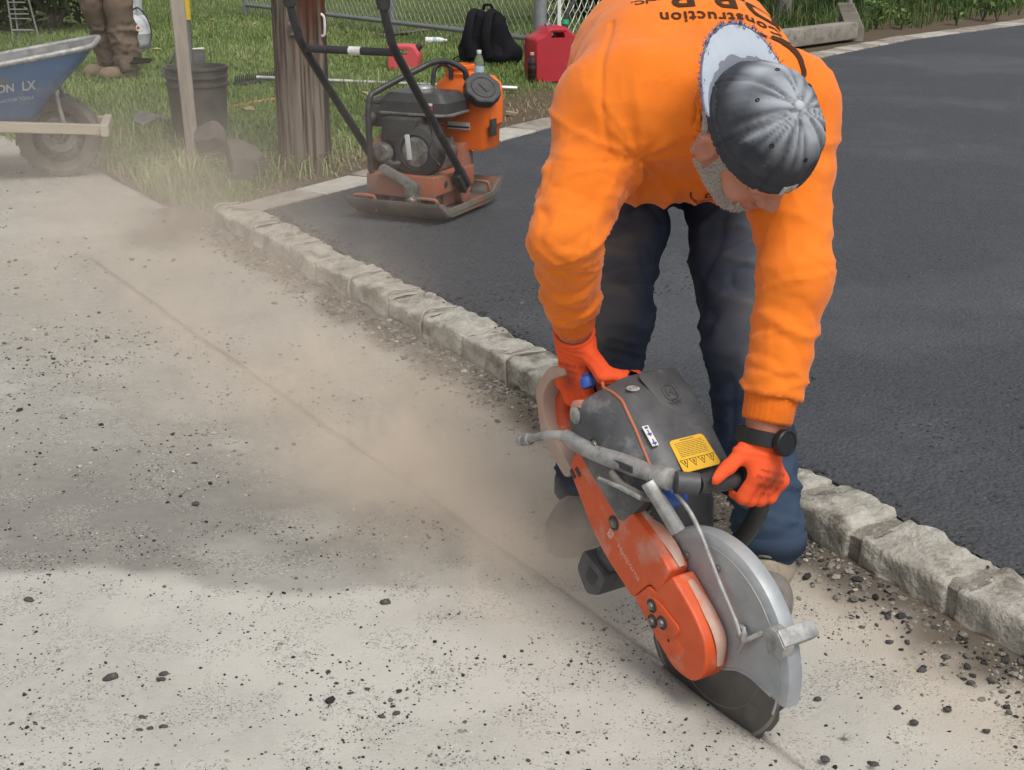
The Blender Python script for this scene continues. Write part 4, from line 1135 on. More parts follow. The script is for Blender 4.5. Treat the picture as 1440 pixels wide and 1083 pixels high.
def body_f(P):
    d = torso(P, -.022)
    d = smin(d, sd_cone(P, NECK0, NECK1, .062, .058), .03)
    near = np.linalg.norm(P - HO, axis=-1) < .19
    h = np.full(d.shape, 1.0)
    if near.any(): h[near] = head_f(P[near])
    d = smin(d, h, .025)
    for s_, e_, w_, r in ((SH_R, EL_R, WR_R, .0), (SH_L, EL_L, WR_L, .0)):
        d = smin(d, sd_cone(P, s_ + (SPINE[3] - s_) * .5, s_, .07, .062), .04)
        d = smin(d, sd_cone(P, s_, e_, .058, .046), .03)
        hand = w_ + (w_ - e_) / np.linalg.norm(w_ - e_) * .055
        d = smin(d, smin(sd_cone(P, e_, w_, .044, .031), sd_cone(P, w_, hand, .030, .024), .01), .02)
    for h_, k, a in ((HIP_R, KN_R, AN_R), (HIP_L, KN_L, AN_L)):
        d = smin(d, sd_cone(P, h_, k, .088, .056), .04)
        d = smin(d, sd_cone(P, k, a, .055, .036), .03)
        a2 = A3(a[0], a[1] - .01, .055); d = smin(d, sd_cone(P, a, a2, .034, .028), .02); d = smin(d, sd_cone(P, a2, A3(a[0] - .028, a[1] - .10, .045), .026, .020), .01)
    return d
V, Q, N = sdf_mesh(body_f, (-.02, 1.95, .02), (.62, 2.96, 1.10), .0056)
body = pmesh('body', V, Q, M['skin'])
body_bvh = BVHTree.FromPolygons([tuple(v) for v in V], [tuple(int(k) for k in q) for q in Q])
# a finer skin for the head, joined to nothing else is not wanted: the head stays part of the body

# beard and cropped hair: short strands rooted on the skin
def strands(name, regions, L, seed, down):
    g = np.random.default_rng(seed); vs = []; fs = []
    for (fn, n) in regions:
        made = 0; tries = 0
        while made < n and tries < n * 12:
            tries += 1
            th, ph = g.uniform(0, 2 * np.pi), math.acos(g.uniform(-1, 1))
            dv = A3(math.sin(ph) * math.cos(th), math.sin(ph) * math.sin(th), math.cos(ph))
            o = hp(0, .01, -.02) + (HR @ dv) * .3
            h = body_bvh.ray_cast(Vector(o), Vector(-(HR @ dv)), .4)
            if h[0] is None: continue
            p = np.array(h[0]); q = (p - HO) @ HR
            if not fn(q, g): continue
            n_ = np.array(h[1]); n_ = n_ if n_ @ (HR @ dv) > 0 else -n_
            t = HR @ A3(*down) + g.normal(0, .45, 3); t = t - n_ * (t @ n_); t /= np.linalg.norm(t) + 1e-6
            l = L * g.uniform(.6, 1.3); w = np.cross(n_, t) * .0006
            p1 = p + n_ * l * .45 + t * l * .35; p2 = p + n_ * l * .75 + t * l
            b = len(vs); vs += [p - w - n_ * .001, p + w - n_ * .001, p1 + w, p1 - w, p2 + w * .3, p2 - w * .3]
            fs += [(b, b + 1, b + 2, b + 3), (b + 3, b + 2, b + 4, b + 5)]; made += 1
    if not fs: return
    o = pmesh(name, np.array(vs), np.array(fs), M['hair']); return o
def beard_zone(q, g):
    r, f, u = abs(q[0]), q[1], q[2]
    if r > .064 and f < .016 and u > -.048: return False
    if u > -.005 and not (f < .035 and f > .005 and u < .03): return False
    if f < -.005: return False
    lim = -.018 - .036 * max(0, min(1, (f - .03) / .05))
    if u > lim + g.normal(0, .004): return f < .032
    if r < .024 and -.062 < u < -.040 and f > .07: return False
    return u > -.135
def hair_zone(q, g):
    r, f, u = abs(q[0]), q[1], q[2]
    if u > .05 or u < -.07 or f > .012: return False
    if r > .062 and -.030 < f < .016 and -.04 < u < .028: return False
    return f < -.012 or u > .02
b_ = strands('beard', [(beard_zone, 4600)], .0068, 3, (0, .25, -1))
strands('hair', [(hair_zone, 5000)], .0065, 4, (0, -.4, -1))

# cap, worn back to front
def cap_f(P):
    q = (P - HO) @ HR
    d = sd_ell(q, A3(0, -.006, .030), A3(.084, .103, .104))
    base = .004 + .16 * (q[..., 1] * .35)                                    # band slopes
    d = np.maximum(d, -(q[..., 2] - (.020 + .08 * q[..., 1])))
    return d
V, Q, N = sdf_mesh(cap_f, HO - .17, HO + .19, .0042)
q = (V - HO) @ HR
az_ = np.arctan2(q[:, 0], q[:, 1]); el_ = np.arctan2(q[:, 2] - .03, np.hypot(q[:, 0], q[:, 1]))
top = sstep(.25, 1.25, el_)
D = np.zeros(len(V))
nn = 3.2 * vnoise(np.stack([np.cos(az_) * 1.2, np.sin(az_) * 1.2, el_ * .35], 1), 1.6, 5)
D += .0026 * (np.abs(np.sin(az_ * 9 + nn)) ** 2 - .5) * top * (1 - sstep(1.35, 1.5, el_))
D += .0035 * vnoise(np.c_[az_ * 2.0, el_ * 1.5, az_ * 0], 1.3, 6) * (el_ > .1) + .0022 * (1 - np.abs(vnoise(np.c_[np.cos(az_) * 6, np.sin(az_) * 6, el_ * 1.4], 1.0, 66))) ** 4 * sstep(.1, .5, el_)
seam = np.zeros(len(V))
for k in range(6):
    da = np.abs((az_ - (k + .5) * math.pi / 3 + math.pi) % (2 * math.pi) - math.pi) * np.hypot(q[:, 0], q[:, 1])
    D += .0016 * np.exp(-((da - .0045) / .0022) ** 2) - .0022 * np.exp(-(da / .0018) ** 2); seam += np.exp(-(da / .003) ** 2)
edge = q[:, 2] - (.020 + .08 * q[:, 1])
D += .0012 * (1 - sstep(.020, .026, edge)) + -.0015 * np.exp(-((edge - .026) / .002) ** 2)
# washed-out crown: bleached round the button and along the tops of the creases
cre = np.abs(np.sin(az_ * 9 + nn))
fade = sstep(.55, 1.35, el_ + .22 * fbm(V, 14, 3, 9)) * (.35 + .65 * cre)
sidef = sstep(-.2, .9, -(q[:, 1] / .1) + .5 * fbm(V, 12, 3, 12))
smear = sstep(.15, .75, fbm(np.stack([np.cos(az_) * 3, np.sin(az_) * 3, el_ * .8], 1), 2.2, 4, 15) + .35 * (el_ - .5)) * sstep(.35, .8, el_)
fade = np.clip(np.maximum(np.maximum(fade * .8, .85 * sidef * sstep(.3, .75, el_)), .75 * smear) * (.55 + .6 * cre) + .10 * fbm(V, 40, 3, 19) * (el_ > .2), 0, 1)
capo = pmesh('cap', V + N * D[:, None], Q, M['cap'], attrs={'fade': fade})
cap_bvh = BVHTree.FromPolygons([tuple(v) for v in V + N * D[:, None]], [tuple(int(k) for k in f) for f in Q])
off = A3(.305, 2.62, 0)
tb = hp(0, -.006, .1345) - off
mb = MB(); Rm = Matrix([list(r) for r in HR]); mb.ell(tb, (.0085, .0085, .005), 14, 8, Rm)
mb.build('cap_button', mat('cap_button', (.42, .45, .48), rough=.8), capo)
# eyelets
for k in range(6):
    a = k * math.pi / 3; r_ = .062
    o = Vector(hp(math.sin(a) * r_ * .9, math.cos(a) * r_ * 1.1, .25)); h = cap_bvh.ray_cast(o, Vector(-U_), .4)
    if h[0]:
        z = h[1] if h[1].dot(Vector(U_)) > 0 else -h[1]
        Mt = Matrix.Translation(h[0] - Vector(off)) @ z.to_track_quat('Z', 'Y').to_matrix().to_4x4()
        mb = MB(); mb.tube([Mt @ Vector((.0026 * math.cos(t), .0026 * math.sin(t), .0006)) for t in np.linspace(0, 2 * math.pi, 13)[:-1]], .0012, 5, closed=True)
        mb.build('eyelet', M['watch'], capo)
# woven tag on the band at the brow
mb = MB(); tgp = hp(.006, .0965, .050) - off; Ft = F_ * .95 + U_ * .30; Ut = U_ * .95 - F_ * .30
tagm = Matrix.Translation(tgp) @ Matrix([[R_[0], Ut[0], Ft[0], 0], [R_[1], Ut[1], Ft[1], 0], [R_[2], Ut[2], Ft[2], 0], [0, 0, 0, 1]])
mb.box(tagm @ Vector((0, 0, 0)), (.026, .018, .003), tagm.to_3x3()); mb.build('cap_tag', mat('cap_tag', (.42, .42, .4), (.5, .48, .45), 80, .9), capo)
mb = MB(); mb.tube([tagm @ Vector((.006 * math.cos(t), -.001 + .0055 * math.sin(t), .0022)) for t in np.linspace(.6, 2 * math.pi - .3, 14)], .0011, 5)
mb.build('cap_tag_mark', mat('tag_mark', (.40, .2, .06), rough=.9), capo)
# brim over the nape: a curved stiff sheet with stitch rows and a frayed edge
nu, nv = 41, 16; Vt = []; 
def brim_pt(a, t):
    """a: -1..1 across, t: 0 at the crown .. 1 at the edge"""
    an = a * 1.22
    r0 = .084 * math.sin(an); f0 = -.006 - .100 * math.cos(an); u0 = .020 + .08 * f0 + .010
    ext = .071 * (math.cos(a * 1.35) ** .8 if abs(a) < 1.16 else 0)
    drop = -.016 * (a * 1.1) ** 2 - .006 * t
    return A3(r0 * (1 + .16 * t * (1 - abs(a))), f0 + .004 - ext * t * .97, u0 + .020 * t + drop * t)
for lay in (0, 1):
    for i in range(nu):
        for j in range(nv):
            p_ = brim_pt(-1 + 2 * i / (nu - 1), j / (nv - 1)); st_ = .0006 * math.cos(j * math.pi) if lay == 0 else 0
            Vt.append(hp(p_[0], p_[1], p_[2] + (.0016 + st_ if lay == 0 else -.0016)))
o_ = nu * nv; Fb = []
for i in range(nu - 1):
    for j in range(nv - 1):
        a = i * nv + j; Fb.append((a, a + 1, a + nv + 1, a + nv)); Fb.append((o_ + a, o_ + a + nv, o_ + a + nv + 1, o_ + a + 1))
    a = i * nv + nv - 1; Fb.append((a, o_ + a, o_ + a + nv, a + nv))
    a = i * nv; Fb.append((a, a + nv, o_ + a + nv, o_ + a))
Vt = np.array(Vt); jj = np.tile(np.tile(np.arange(nv) / (nv - 1), nu), 2)
sweat = 1 - sstep(.30, .36, jj + .10 * vnoise(Vt, 40, 3) + .06 * vnoise(Vt, 90, 4))
pmesh('cap_brim', Vt, np.array(Fb), M['brim'], capo, attrs={'sweat': sweat})
vs = []; fs = []
for k in range(300):
    a = random.uniform(-.97, .97); p_ = brim_pt(a, 1.0); b0 = hp(*p_); 
    p2 = brim_pt(a * 1.0, 1.0 + random.uniform(.02, .11)); tip = hp(p2[0] + random.gauss(0, .006), p2[1], p2[2] + random.gauss(.001, .005))
    wv = R_ * .0008 * random.uniform(.6, 1.6)
    m_ = (b0 + tip) / 2 + np.array([random.gauss(0, .0025) for _ in range(3)])
    b = len(vs); vs += [b0 - wv, b0 + wv, m_ + wv, m_ - wv, tip + wv * .5, tip - wv * .5]; fs += [(b, b + 1, b + 2, b + 3), (b + 3, b + 2, b + 4, b + 5)]
pmesh('cap_fray', np.array(vs), np.array(fs), M['fray'], capo)
mb = MB(); mb.tube([Vector(hp(*brim_pt(a, 1.0)) - off) for a in np.linspace(-.99, .99, 60)], .0022, 6); mb.build('cap_brim_edge', M['fray'], capo)

# ------------------------------------------------------------------ gloves: five fingers closed on what they hold
def glove(wrist, elbow, grip, tdir, front, rad, thumb_dir, name, spread=.0215, ang0=25, angs=(-55, -135, -200), thumb=None, hand_side=1):
    """grip: point on the bar's axis under the middle of the hand; tdir: along the bar from index to little finger;
    front: outward direction in which the knuckles show; the fingers go over the front and round below"""
    t = np.array(tdir, float); t /= np.linalg.norm(t)
    f = np.array(front, float); f -= t * (f @ t); f /= np.linalg.norm(f)
    up = np.cross(t, f); 
    if up[2] < 0: up = -up
    def cir(s, ang, R):
        a = math.radians(ang); return grip + t * s + (f * math.cos(a) + up * math.sin(a)) * R
    chains = []
    fr = (.0118, .0122, .0118, .0105)
    for i in range(4):
        s = (i - 1.5) * spread; R = rad + fr[i] * .92
        lf = (1.0, 1.08, 1.02, .88)[i]
        pts = [cir(s * 1.0, ang0 + (3, 6, 2, -5)[i], R + .008)] + [cir(s * .98, ang0 + (a - ang0) * lf, R + (.003 if k == 0 else .0)) for k, a in enumerate(angs)]
        chains.append((pts, fr[i]))
    w = np.array(wrist, float); fa = (w - np.array(elbow)); fa /= np.linalg.norm(fa)
    th = [w + fa * .028 - t * .024] + [np.array(p, float) for p in thumb]
    def gf(P):
        d = None
        for i, (pts, r) in enumerate(chains):
            # back of the hand
            root = w + fa * .022 + t * (i - 1.5) * .013
            e = sd_cone(P, root, pts[0], .0185, .0145)
            d = e if d is None else smin(d, e, .016)
        fing = None
        for i, (pts, r) in enumerate(chains):
            c = None
            for k in range(len(pts) - 1):
                rr = r * (1.08 - .07 * k); e = sd_cone(P, pts[k], pts[k + 1], rr * (1.06 if k == 0 else 1), rr * .95)
                c = e if c is None else smin(c, e, .004)
            fing = c if fing is None else smin(fing, c, .0035)
        d = smin(d, fing, .010)
        for k in range(len(th) - 1):
            rr = (.0175, .0145, .0125, .0115)[min(k, 3)]; r2 = (.0148, .0128, .0112, .010)[min(k, 3)]
            d = smin(d, sd_cone(P, th[k], th[k + 1], rr, r2), .014 if k == 0 else .006)
        # wrist of the glove
        d = smin(d, sd_cone(P, w - fa * .012, w + fa * .03, .0345, .031), .02)
        # bar stays clear
        ax = P - grip; s = ax @ t; rr = np.linalg.norm(ax - s[..., None] * t, axis=-1)
        d = np.maximum(d, -(rr - rad - .0006))
        d = np.maximum(d, -((P - (w - fa * .012)) @ fa))
        return d
    allp = np.array([p for c, _ in chains for p in c] + th + [w - fa * .03]); lo = allp.min(0) - .045; hi = allp.max(0) + .045
    V, Q, N = sdf_mesh(gf, lo, hi, .0030)
    D = .0012 * vnoise(V, 45, 3) + .0022 * vnoise(V, 22, 5)
    q = (V - w) @ fa
    D += .0022 * (np.abs(np.sin(q * 260 + 1.2 * vnoise(V, 30, 9))) - .5) * (1 - sstep(.012, .035, np.abs(q - .002)))
    # black dipped palm: the inside of fingers, thumb and palm
    ax = V - grip; s = ax @ t; rad_v = ax - s[:, None] * t; rr = np.linalg.norm(rad_v, axis=1)
    inward = -(N * rad_v).sum(1) / np.maximum(rr, 1e-6)
    palm = sstep(.05, .3, inward + .15 * vnoise(V, 30, 6)) * (rr < .075)
    ang = np.degrees(np.arctan2(rad_v @ up, rad_v @ f)) 
    palm = np.maximum(palm, ((ang < -100) | (ang > 160)) * (rr < .05) * 1.0)
    soilv = np.exp(-(np.linalg.norm(V - cir(.0, ang0 - 5, rad + .03), axis=1) / .022) ** 2) * .9 + .25 * np.clip(fbm(V, 30, 3, 8), 0, 1)
    o = pmesh('glove', V + N * D[:, None], Q, M['glove'], attrs={'palm': palm, 'soil': soilv})
    # knitted rim
    mb = MB(); s1 = np.cross(fa, A3(0, 0, 1)); s1 /= np.linalg.norm(s1); s2 = np.cross(fa, s1)
    mb.tube([w - fa * .012 + (s1 * math.cos(a) + s2 * math.sin(a)) * .034 for a in np.linspace(0, 2 * math.pi, 33)[:-1]], .0042, 8, closed=True)
    pmesh('glove_rim', np.array(mb.v), np.array(mb.f), M['glove'], o, attrs={'palm': np.zeros(len(mb.v)), 'soil': np.full(len(mb.v), .1)})
    bv = BVHTree.FromPolygons([tuple(v) for v in V + N * D[:, None]], [tuple(int(k) for k in f) for f in Q])
    return o, bv, cir

# ------------------------------------------------------------------ the cut-off saw
SA = math.radians(39)
Fd = Vector((CUT[0], CUT[1], 0))
A_ = Fd * math.cos(SA) + Vector((0, 0, -math.sin(SA)))
UU = Fd * math.sin(SA) + Vector((0, 0, math.cos(SA)))
LL = UU.cross(A_)
SO = Vector((.335, 1.977, .123))
SM = Matrix(((A_.x, LL.x, UU.x, SO.x), (A_.y, LL.y, UU.y, SO.y), (A_.z, LL.z, UU.z, SO.z), (0, 0, 0, 1)))
saw = empty('cut_off_saw', SM)
tag(saw, 'orange and dark grey petrol cut-off saw cutting the road', 'power saw')
def sw(a, l, u): return np.array(SM @ Vector((a, l, u)))
RXL = Matrix.Rotation(math.radians(-90), 4, 'X')        # lathe axis Z -> +l(y)
def disc(c, M0=None): return Matrix.Translation(c) @ RXL

# blade: steel core with segmented rim
mb = MB(); R0 = .175; prof = []
n = 72; poly = []
for k in range(n):
    a = 2 * math.pi * k / n
    r = R0 if k % 4 else R0 - .006
    poly.append((r * math.cos(a), r * math.sin(a)))
mb.prism(poly, -.0017, .0017, RXL)
mb.lathe([(.0, -.004), (.045, -.004), (.047, -.002), (.047, .002), (.045, .004), (0, .004)], 32, RXL, cap=False)
blade = mb.build('blade', M['blade'], saw, ang=30)
M['rim_steel'] = mat('worn_rim_steel', (0.24, 0.23, 0.215), (0.34, 0.33, 0.31), 40, 0.4, 0.7, c3=(.12, .115, .11), s3=20, t3=(.5, .7))
mb = MB(); mb.lathe([(.1625, -.0020), (.1685, -.0022), (.1688, .0022), (.1625, .0020)], 72, RXL, cap=False); mb.build('segment_rim', M['rim_steel'], blade)
mb = MB(); mb.tube([(.118 * math.cos(t), -.0017, .118 * math.sin(t)) for t in np.linspace(0, 2 * math.pi, 73)[:-1]], .0004, 4, closed=True); mb.build('wear_ring', M['rim_steel'], blade)
# guard: a hollow half drum over the blade
def guard_profile(R, a0, a1, n=44): return [(R * math.cos(a), R * math.sin(a)) for a in np.linspace(a0, a1, n)]
a0, a1 = math.radians(29), math.radians(205)
mb = MB(); Ro = .188; ang = np.linspace(a0, a1, 48)
prof = [(.171, -.0135), (.180, -.0125), (.186, -.009), (.188, -.003), (.188, .012), (.185, .019), (.171, .0235), (.171, .0195), (.181, .016), (.184, .012), (.184, -.001), (.182, -.006), (.177, -.0088), (.171, -.0095)]
vs = []; m_ = len(prof)
for t in ang:
    for (r, l) in prof: vs.append((r * math.cos(t), l, r * math.sin(t)))
fs = []
for i in range(len(ang) - 1):
    for j in range(m_):
        k = (j + 1) % m_; fs.append((i * m_ + j, i * m_ + k, (i + 1) * m_ + k, (i + 1) * m_ + j))
fs.append(tuple(range(m_))); fs.append(tuple(reversed([(len(ang) - 1) * m_ + j for j in range(m_)])))
mb.add(vs, fs)
guard = mb.build('blade_guard', M['guard'], saw, ang=35)
# side cheek of the guard on the belt side, with its sweeping lower edge, and the far cheek
cheek = [(.1715 * math.cos(t), .1715 * math.sin(t)) for t in np.linspace(a0, a1, 40)]
low = [(-.13, -.07), (-.06, -.060), (-.01, -.052), (.030, -.030), (.052, -.002), (.066, .026), (.088, .050), (.112, .064), (.135, .076)]
def plate(poly, l0, l1, name, parent, mt):
    from mathutils.geometry import tessellate_polygon
    tri = tessellate_polygon([[Vector((p[0], p[1], 0)) for p in poly]]); n = len(poly)
    vs = [(p[0], l0, p[1]) for p in poly] + [(p[0], l1, p[1]) for p in poly]
    fs = [tuple(t) for t in tri] + [tuple(n + i for i in reversed(t)) for t in tri] + [(i, (i + 1) % n, n + (i + 1) % n, n + i) for i in range(n)]
    bm = bmesh.new(); me = bpy.data.meshes.new(name); me.from_pydata(vs, [], fs); bm.from_mesh(me); bmesh.ops.recalc_face_normals(bm, faces=bm.faces[:]); bm.to_mesh(me); bm.free()
    return link(name, me, mt, parent)
plate(cheek + low, -.0128, -.0100, 'guard_cheek', guard, M['guard'])
plate(cheek + low, .0198, .0225, 'guard_cheek', guard, M['guard'])
# stiffening bead along the rim and the low flange
mb = MB(); mb.tube([(.168 * math.cos(t), -.0125, .168 * math.sin(t)) for t in np.linspace(math.radians(20), math.radians(170), 40)], .0022, 6)
mb.build('guard_bead', M['guard'], guard)
mb = MB(); mb.tube([(p[0], -.0125, p[1]) for p in catmull([(*q, 0) for q in low], 4)], .0026, 6)
mb.build('guard_bead', M['guard'], guard)
# guard setting handle: a thick T-shaped lug on the rim
mb = MB()
mb.prism([(-.02, -.018), (.018, -.020), (.026, -.006), (.026, .012), (.012, .022), (-.012, .018), (-.024, .004)], -.012, .012, Matrix.Translation((.080, -.026, .176)) @ Matrix.Rotation(math.radians(20), 4, 'Y') @ Matrix(((1, 0, 0, 0), (0, 0, 1, 0), (0, 1, 0, 0), (0, 0, 0, 1))))
mb.prism([(-.014, -.014), (.014, -.014), (.016, .010), (-.012, .014)], -.01, .062, Matrix.Translation((.082, -.026, .186)) @ Matrix(((1, 0, 0, 0), (0, 0, 1, 0), (0, 1, 0, 0), (0, 0, 0, 1))))
mb.build('guard_handle', M['steel_dusty'], guard, bevel=.004, seg=2)
# rivets
for (a, u) in ((-.075, .115), (-.13, .06)):
    mb = MB(); mb.lathe([(0, -.003), (.006, -.003), (.0065, 0), (.004, .0005), (.003, -.001), (0, -.001)], 14, Matrix.Translation((a, -.0145, u)) @ RXL, cap=False); mb.build('rivet', M['bolt'], guard)
# embossed mark on the rim
mb = MB(); 
for (dx, dz, w_, h_) in ((-.006, 0, .003, .016), (.006, 0, .003, .016), (0, 0, .010, .003)):
    t = math.radians(62); c = Vector((.160 * math.cos(t), -.0135, .172 * math.sin(t)))
    mb.box(c + Vector((dx, 0, dz)), (w_, .0015, h_))
mb.build('embossed_mark', M['steel_dusty'], guard)

# belt cover: two orange shells, the front one carrying the blade arbor
XZ = lambda l: Matrix(((1, 0, 0, 0), (0, 0, -1, l), (0, 1, 0, 0), (0, 0, 0, 1)))     # prism drawn in (a,u); depth grows towards -l
def rounded(pts, r, n=5):
    out = []; m = len(pts)
    for i in range(m):
        p = np.array(pts[i], float); a = np.array(pts[i - 1], float) - p; b = np.array(pts[(i + 1) % m], float) - p
        la, lb = np.linalg.norm(a), np.linalg.norm(b); rr = min(r[i] if hasattr(r, '__len__') else r, la * .45, lb * .45)
        for k in range(n + 1):
            t = k / n; q = (1 - t) ** 2 * (p + a / la * rr) + 2 * t * (1 - t) * p + t * t * (p + b / lb * rr); out.append(tuple(q))
    return out
back_poly = rounded([(-.398, -.066), (-.398, -.004), (-.352, .036), (-.285, .030), (-.165, .056), (-.115, .056), (-.095, .0), (-.125, -.010), (-.130, -.076), (-.25, -.096)], [.035, .03, .035, .03, .03, .006, .006, .012, .008, .05])
mb = MB(); mb.prism(back_poly, .016, .058, XZ(0))
cover = mb.build('belt_cover', M['orange_paint'], saw, bevel=.007, seg=3)
front_poly = rounded([(-.128, -.070), (-.124, -.014), (-.106, -.004), (-.104, .058), (-.03, .062), (.022, .052), (.054, .012), (.052, -.030), (.012, -.062), (-.05, -.066)], [.01, .012, .006, .006, .03, .035, .03, .03, .03, .05])
mb = MB(); mb.prism(front_poly, .014, .060, XZ(0))
fcover = mb.build('arm_cover', M['orange_paint'], saw, bevel=.008, seg=3)
# raised panel with three nuts
pan = rounded([(-.112, -.058), (-.108, -.018), (-.088, -.005), (-.030, .012), (-.022, -.008), (-.060, -.052)], .012)
mb = MB(); mb.prism(pan, .058, .0635, XZ(0)); mb.build('nut_panel', M['orange_paint'], fcover, bevel=.002, seg=2)
def nut(a, u, r, parent, l=-.0625):
    mb = MB(); mb.lathe([(r * 1.45, .003), (r * 1.45, -.0005), (r * 1.15, -.0015), (r * 1.1, .002)], 20, Matrix.Translation((a, l, u)) @ RXL, cap=False)
    mb.lathe([(r * 1.1, -.0005), (0.0001, -.0005)], 20, Matrix.Translation((a, l, u)) @ RXL, cap=False)
    w_ = mb.build('bolt_recess', M['black_plastic'], parent)
    mb = MB(); mb.prism([(r * .8 * math.cos(k * math.pi / 3), r * .8 * math.sin(k * math.pi / 3)) for k in range(6)], .0, .005, Matrix.Translation((a, l - .000, u)) @ Matrix.Rotation(math.radians(90), 4, 'X'))
    mb.tube([(a + r * .8 * math.cos(t), l - .001, u + r * .8 * math.sin(t)) for t in np.linspace(0, 2 * math.pi, 17)[:-1]], r * .14, 5, closed=True)
    mb.build('bolt', M['bolt'], parent, bevel=.0006, seg=1)
nut(-.092, -.026, .0085, fcover, -.0645); nut(-.058, -.022, .0085, fcover, -.0645); nut(-.072, -.045, .0085, fcover, -.0645)
nut(-.250, -.020, .0095, cover, -.0590)
mb = MB(); mb.lathe([(.001, .0), (.003, .0)], 12, Matrix.Translation((-.03, -.0605, -.035)) @ RXL); mb.build('bolt_recess', M['black_plastic'], fcover)
mb = MB(); mb.lathe([(.0001, -.0012), (.010, -.0008), (.018, .0), (.021, .0015)], 24, Matrix.Translation((-.01, -.0605, -.028)) @ RXL, cap=False); mb.build('boss', M['orange_paint'], fcover)
# slots on the rear edge
for u in (-.045, -.062):
    mb = MB(); mb.box((-.372 + (u + .05) * .4, -.0585, u), (.018, .002, .008)); mb.build('vent_slot', M['black_plastic'], cover)
# dust packed along the top edges of the covers
mb = MB(); mb.tube([(-.330, -.030, .0295), (-.28, -.032, .0315), (-.16, -.03, .0570), (-.115, -.03, .0570)], [.006, .010, .012, .006], 8, smooth=5, flat=.22)
mb.build('dust_crust', M['orange_dusty'], cover)
mb = MB(); mb.tube([(-.088, -.03, .0590), (-.03, -.03, .0625), (.02, -.03, .0535), (.05, -.03, .018)], [.006, .012, .012, .006], 8, smooth=5, flat=.2)
mb.build('dust_crust', M['orange_dusty'], fcover)
# maker's lettering running along the cover
def flat_text(name, txt, size, Mt, mt, parent, bold=False, ext=.0005):
    sv, sf = text_mesh(txt, size, bold)
    me = bpy.data.meshes.new(name); me.from_pydata([tuple(Mt @ Vector((v[0], v[1], 0))) for v in sv], [], sf); me.update()
    return link(name, me, mt, parent)
Tm = Matrix.Translation((-.180, -.0587, -.035)) @ Matrix.Rotation(math.radians(-6), 4, 'Y') @ Matrix(((1, 0, 0, 0), (0, 0, -1, 0), (0, 1, 0, 0), (0, 0, 0, 1)))
M['letter'] = mat('faint_letter', (.72, .40, .31), rough=.6)
flat_text('lettering', 'Husqvarna', .0175, Tm, M['letter'], cover)
# maker's small mark before the lettering
def emblem(Mt, s, mt, parent, r=.09):
    mb = MB()
    pts = [(0.0, -.62), (-.42, -.5), (-.52, -.05), (-.46, .45), (0, .62), (.46, .45), (.52, -.05), (.42, -.5)]
    mb.tube([Mt @ Vector((p[0] * s, p[1] * s, 0)) for p in [q[:2] for q in catmull([(*p, 0) for p in pts], 4, closed=True)]], s * r, 6, closed=True)
    for x0, x1, y0, y1 in ((-.24, -.24, -.28, .32), (.24, .24, -.28, .32), (-.24, .24, .02, .02)):
        mb.tube([Mt @ Vector((x0 * s, y0 * s, 0)), Mt @ Vector((x1 * s, y1 * s, 0))], s * r, 6)
    crown = [(-.52, -.72), (-.36, -.98), (-.2, -.76), (0, -1.02), (.2, -.76), (.36, -.98), (.52, -.72)]
    mb.tube([Mt @ Vector((p[0] * s, p[1] * s, 0)) for p in crown], s * r, 6)
    return mb.build('emblem', mt, parent)
emblem(Tm @ Matrix.Translation((-.062, 0, 0)), .011, M['letter'], cover, .12)

# engine body and filter cover: lofted box with rounded shoulders
def loft(sections, mt, name, parent, bevel=0, **kw):
    """sections: list of (a, [(l,u)...]) rings with the same count"""
    vs = []; n = len(sections[0][1])
    for a, ring in sections: vs += [(a, p[0], p[1]) for p in ring]
    fs = []
    for i in range(len(sections) - 1):
        for k in range(n): fs.append((i * n + k, (i + 1) * n + k, (i + 1) * n + (k + 1) % n, i * n + (k + 1) % n))
    fs.append(tuple(range(n))); fs.append(tuple(reversed([(len(sections) - 1) * n + k for k in range(n)])))
    mb = MB(); mb.add(vs, fs); 
    me = mb.mesh(name, bevel=bevel, **kw)
    bm = bmesh.new(); bm.from_mesh(me); bmesh.ops.recalc_face_normals(bm, faces=bm.faces[:]); bm.to_mesh(me); bm.free()
    return link(name, me, mt, parent)
def section(l0, l1, u0, u1, r_tl, r_tr, bulge=0.0):
    # clockwise from lower right side (-l) going up over the top; -l side is the belt side
    pts = [(l0, u0), (l0 - .004, u1 - r_tl), (l0 + r_tl, u1), ((l0 + l1) / 2, u1 + bulge), (l1 - r_tr, u1), (l1, u1 - r_tr), (l1, u0)]
    return rounded(pts, [.008, r_tl * .9, r_tl * .9, .03, r_tr * .9, r_tr * .9, .008], 4)
UT = .138
secs = [(-.455, section(-.052, .112, .02, UT - .035, .05, .02)), (-.444, section(-.066, .118, .01, UT - .008, .06, .018, .003)), (-.40, section(-.072, .120, .0, UT + .004, .048, .018, .004)), (-.34, section(-.070, .120, .0, UT + .006, .046, .018, .004)), (-.247, section(-.064, .116, .0, UT + .002, .042, .018, .003)), (-.232, section(-.055, .110, .005, UT - .012, .045, .018, .0))]
fcv = loft(secs, M['grey_plastic'], 'filter_cover', saw, bevel=.004, seg=2, ang=38)
# sunken logo field on the cover
fld = rounded([(-.436, .012), (-.436, .096), (-.366, .100), (-.340, .080), (-.340, .034)], .012)
mb = MB(); mb.prism(fld, UT + .0065, UT + .0085); mb.build('logo_field', M['grey_plastic'], fcv, bevel=.0015, seg=2)
M['emblem'] = mat('worn_emblem', (.03, .03, .032), (.10, .10, .10), 60, .6)
Em = Matrix.Translation((-.388, .056, UT + .009)) @ Matrix(((0, -1, 0, 0), (1, 0, 0, 0), (0, 0, 1, 0), (0, 0, 0, 1)))
emblem(Em, .024, M['emblem'], fcv, .085)
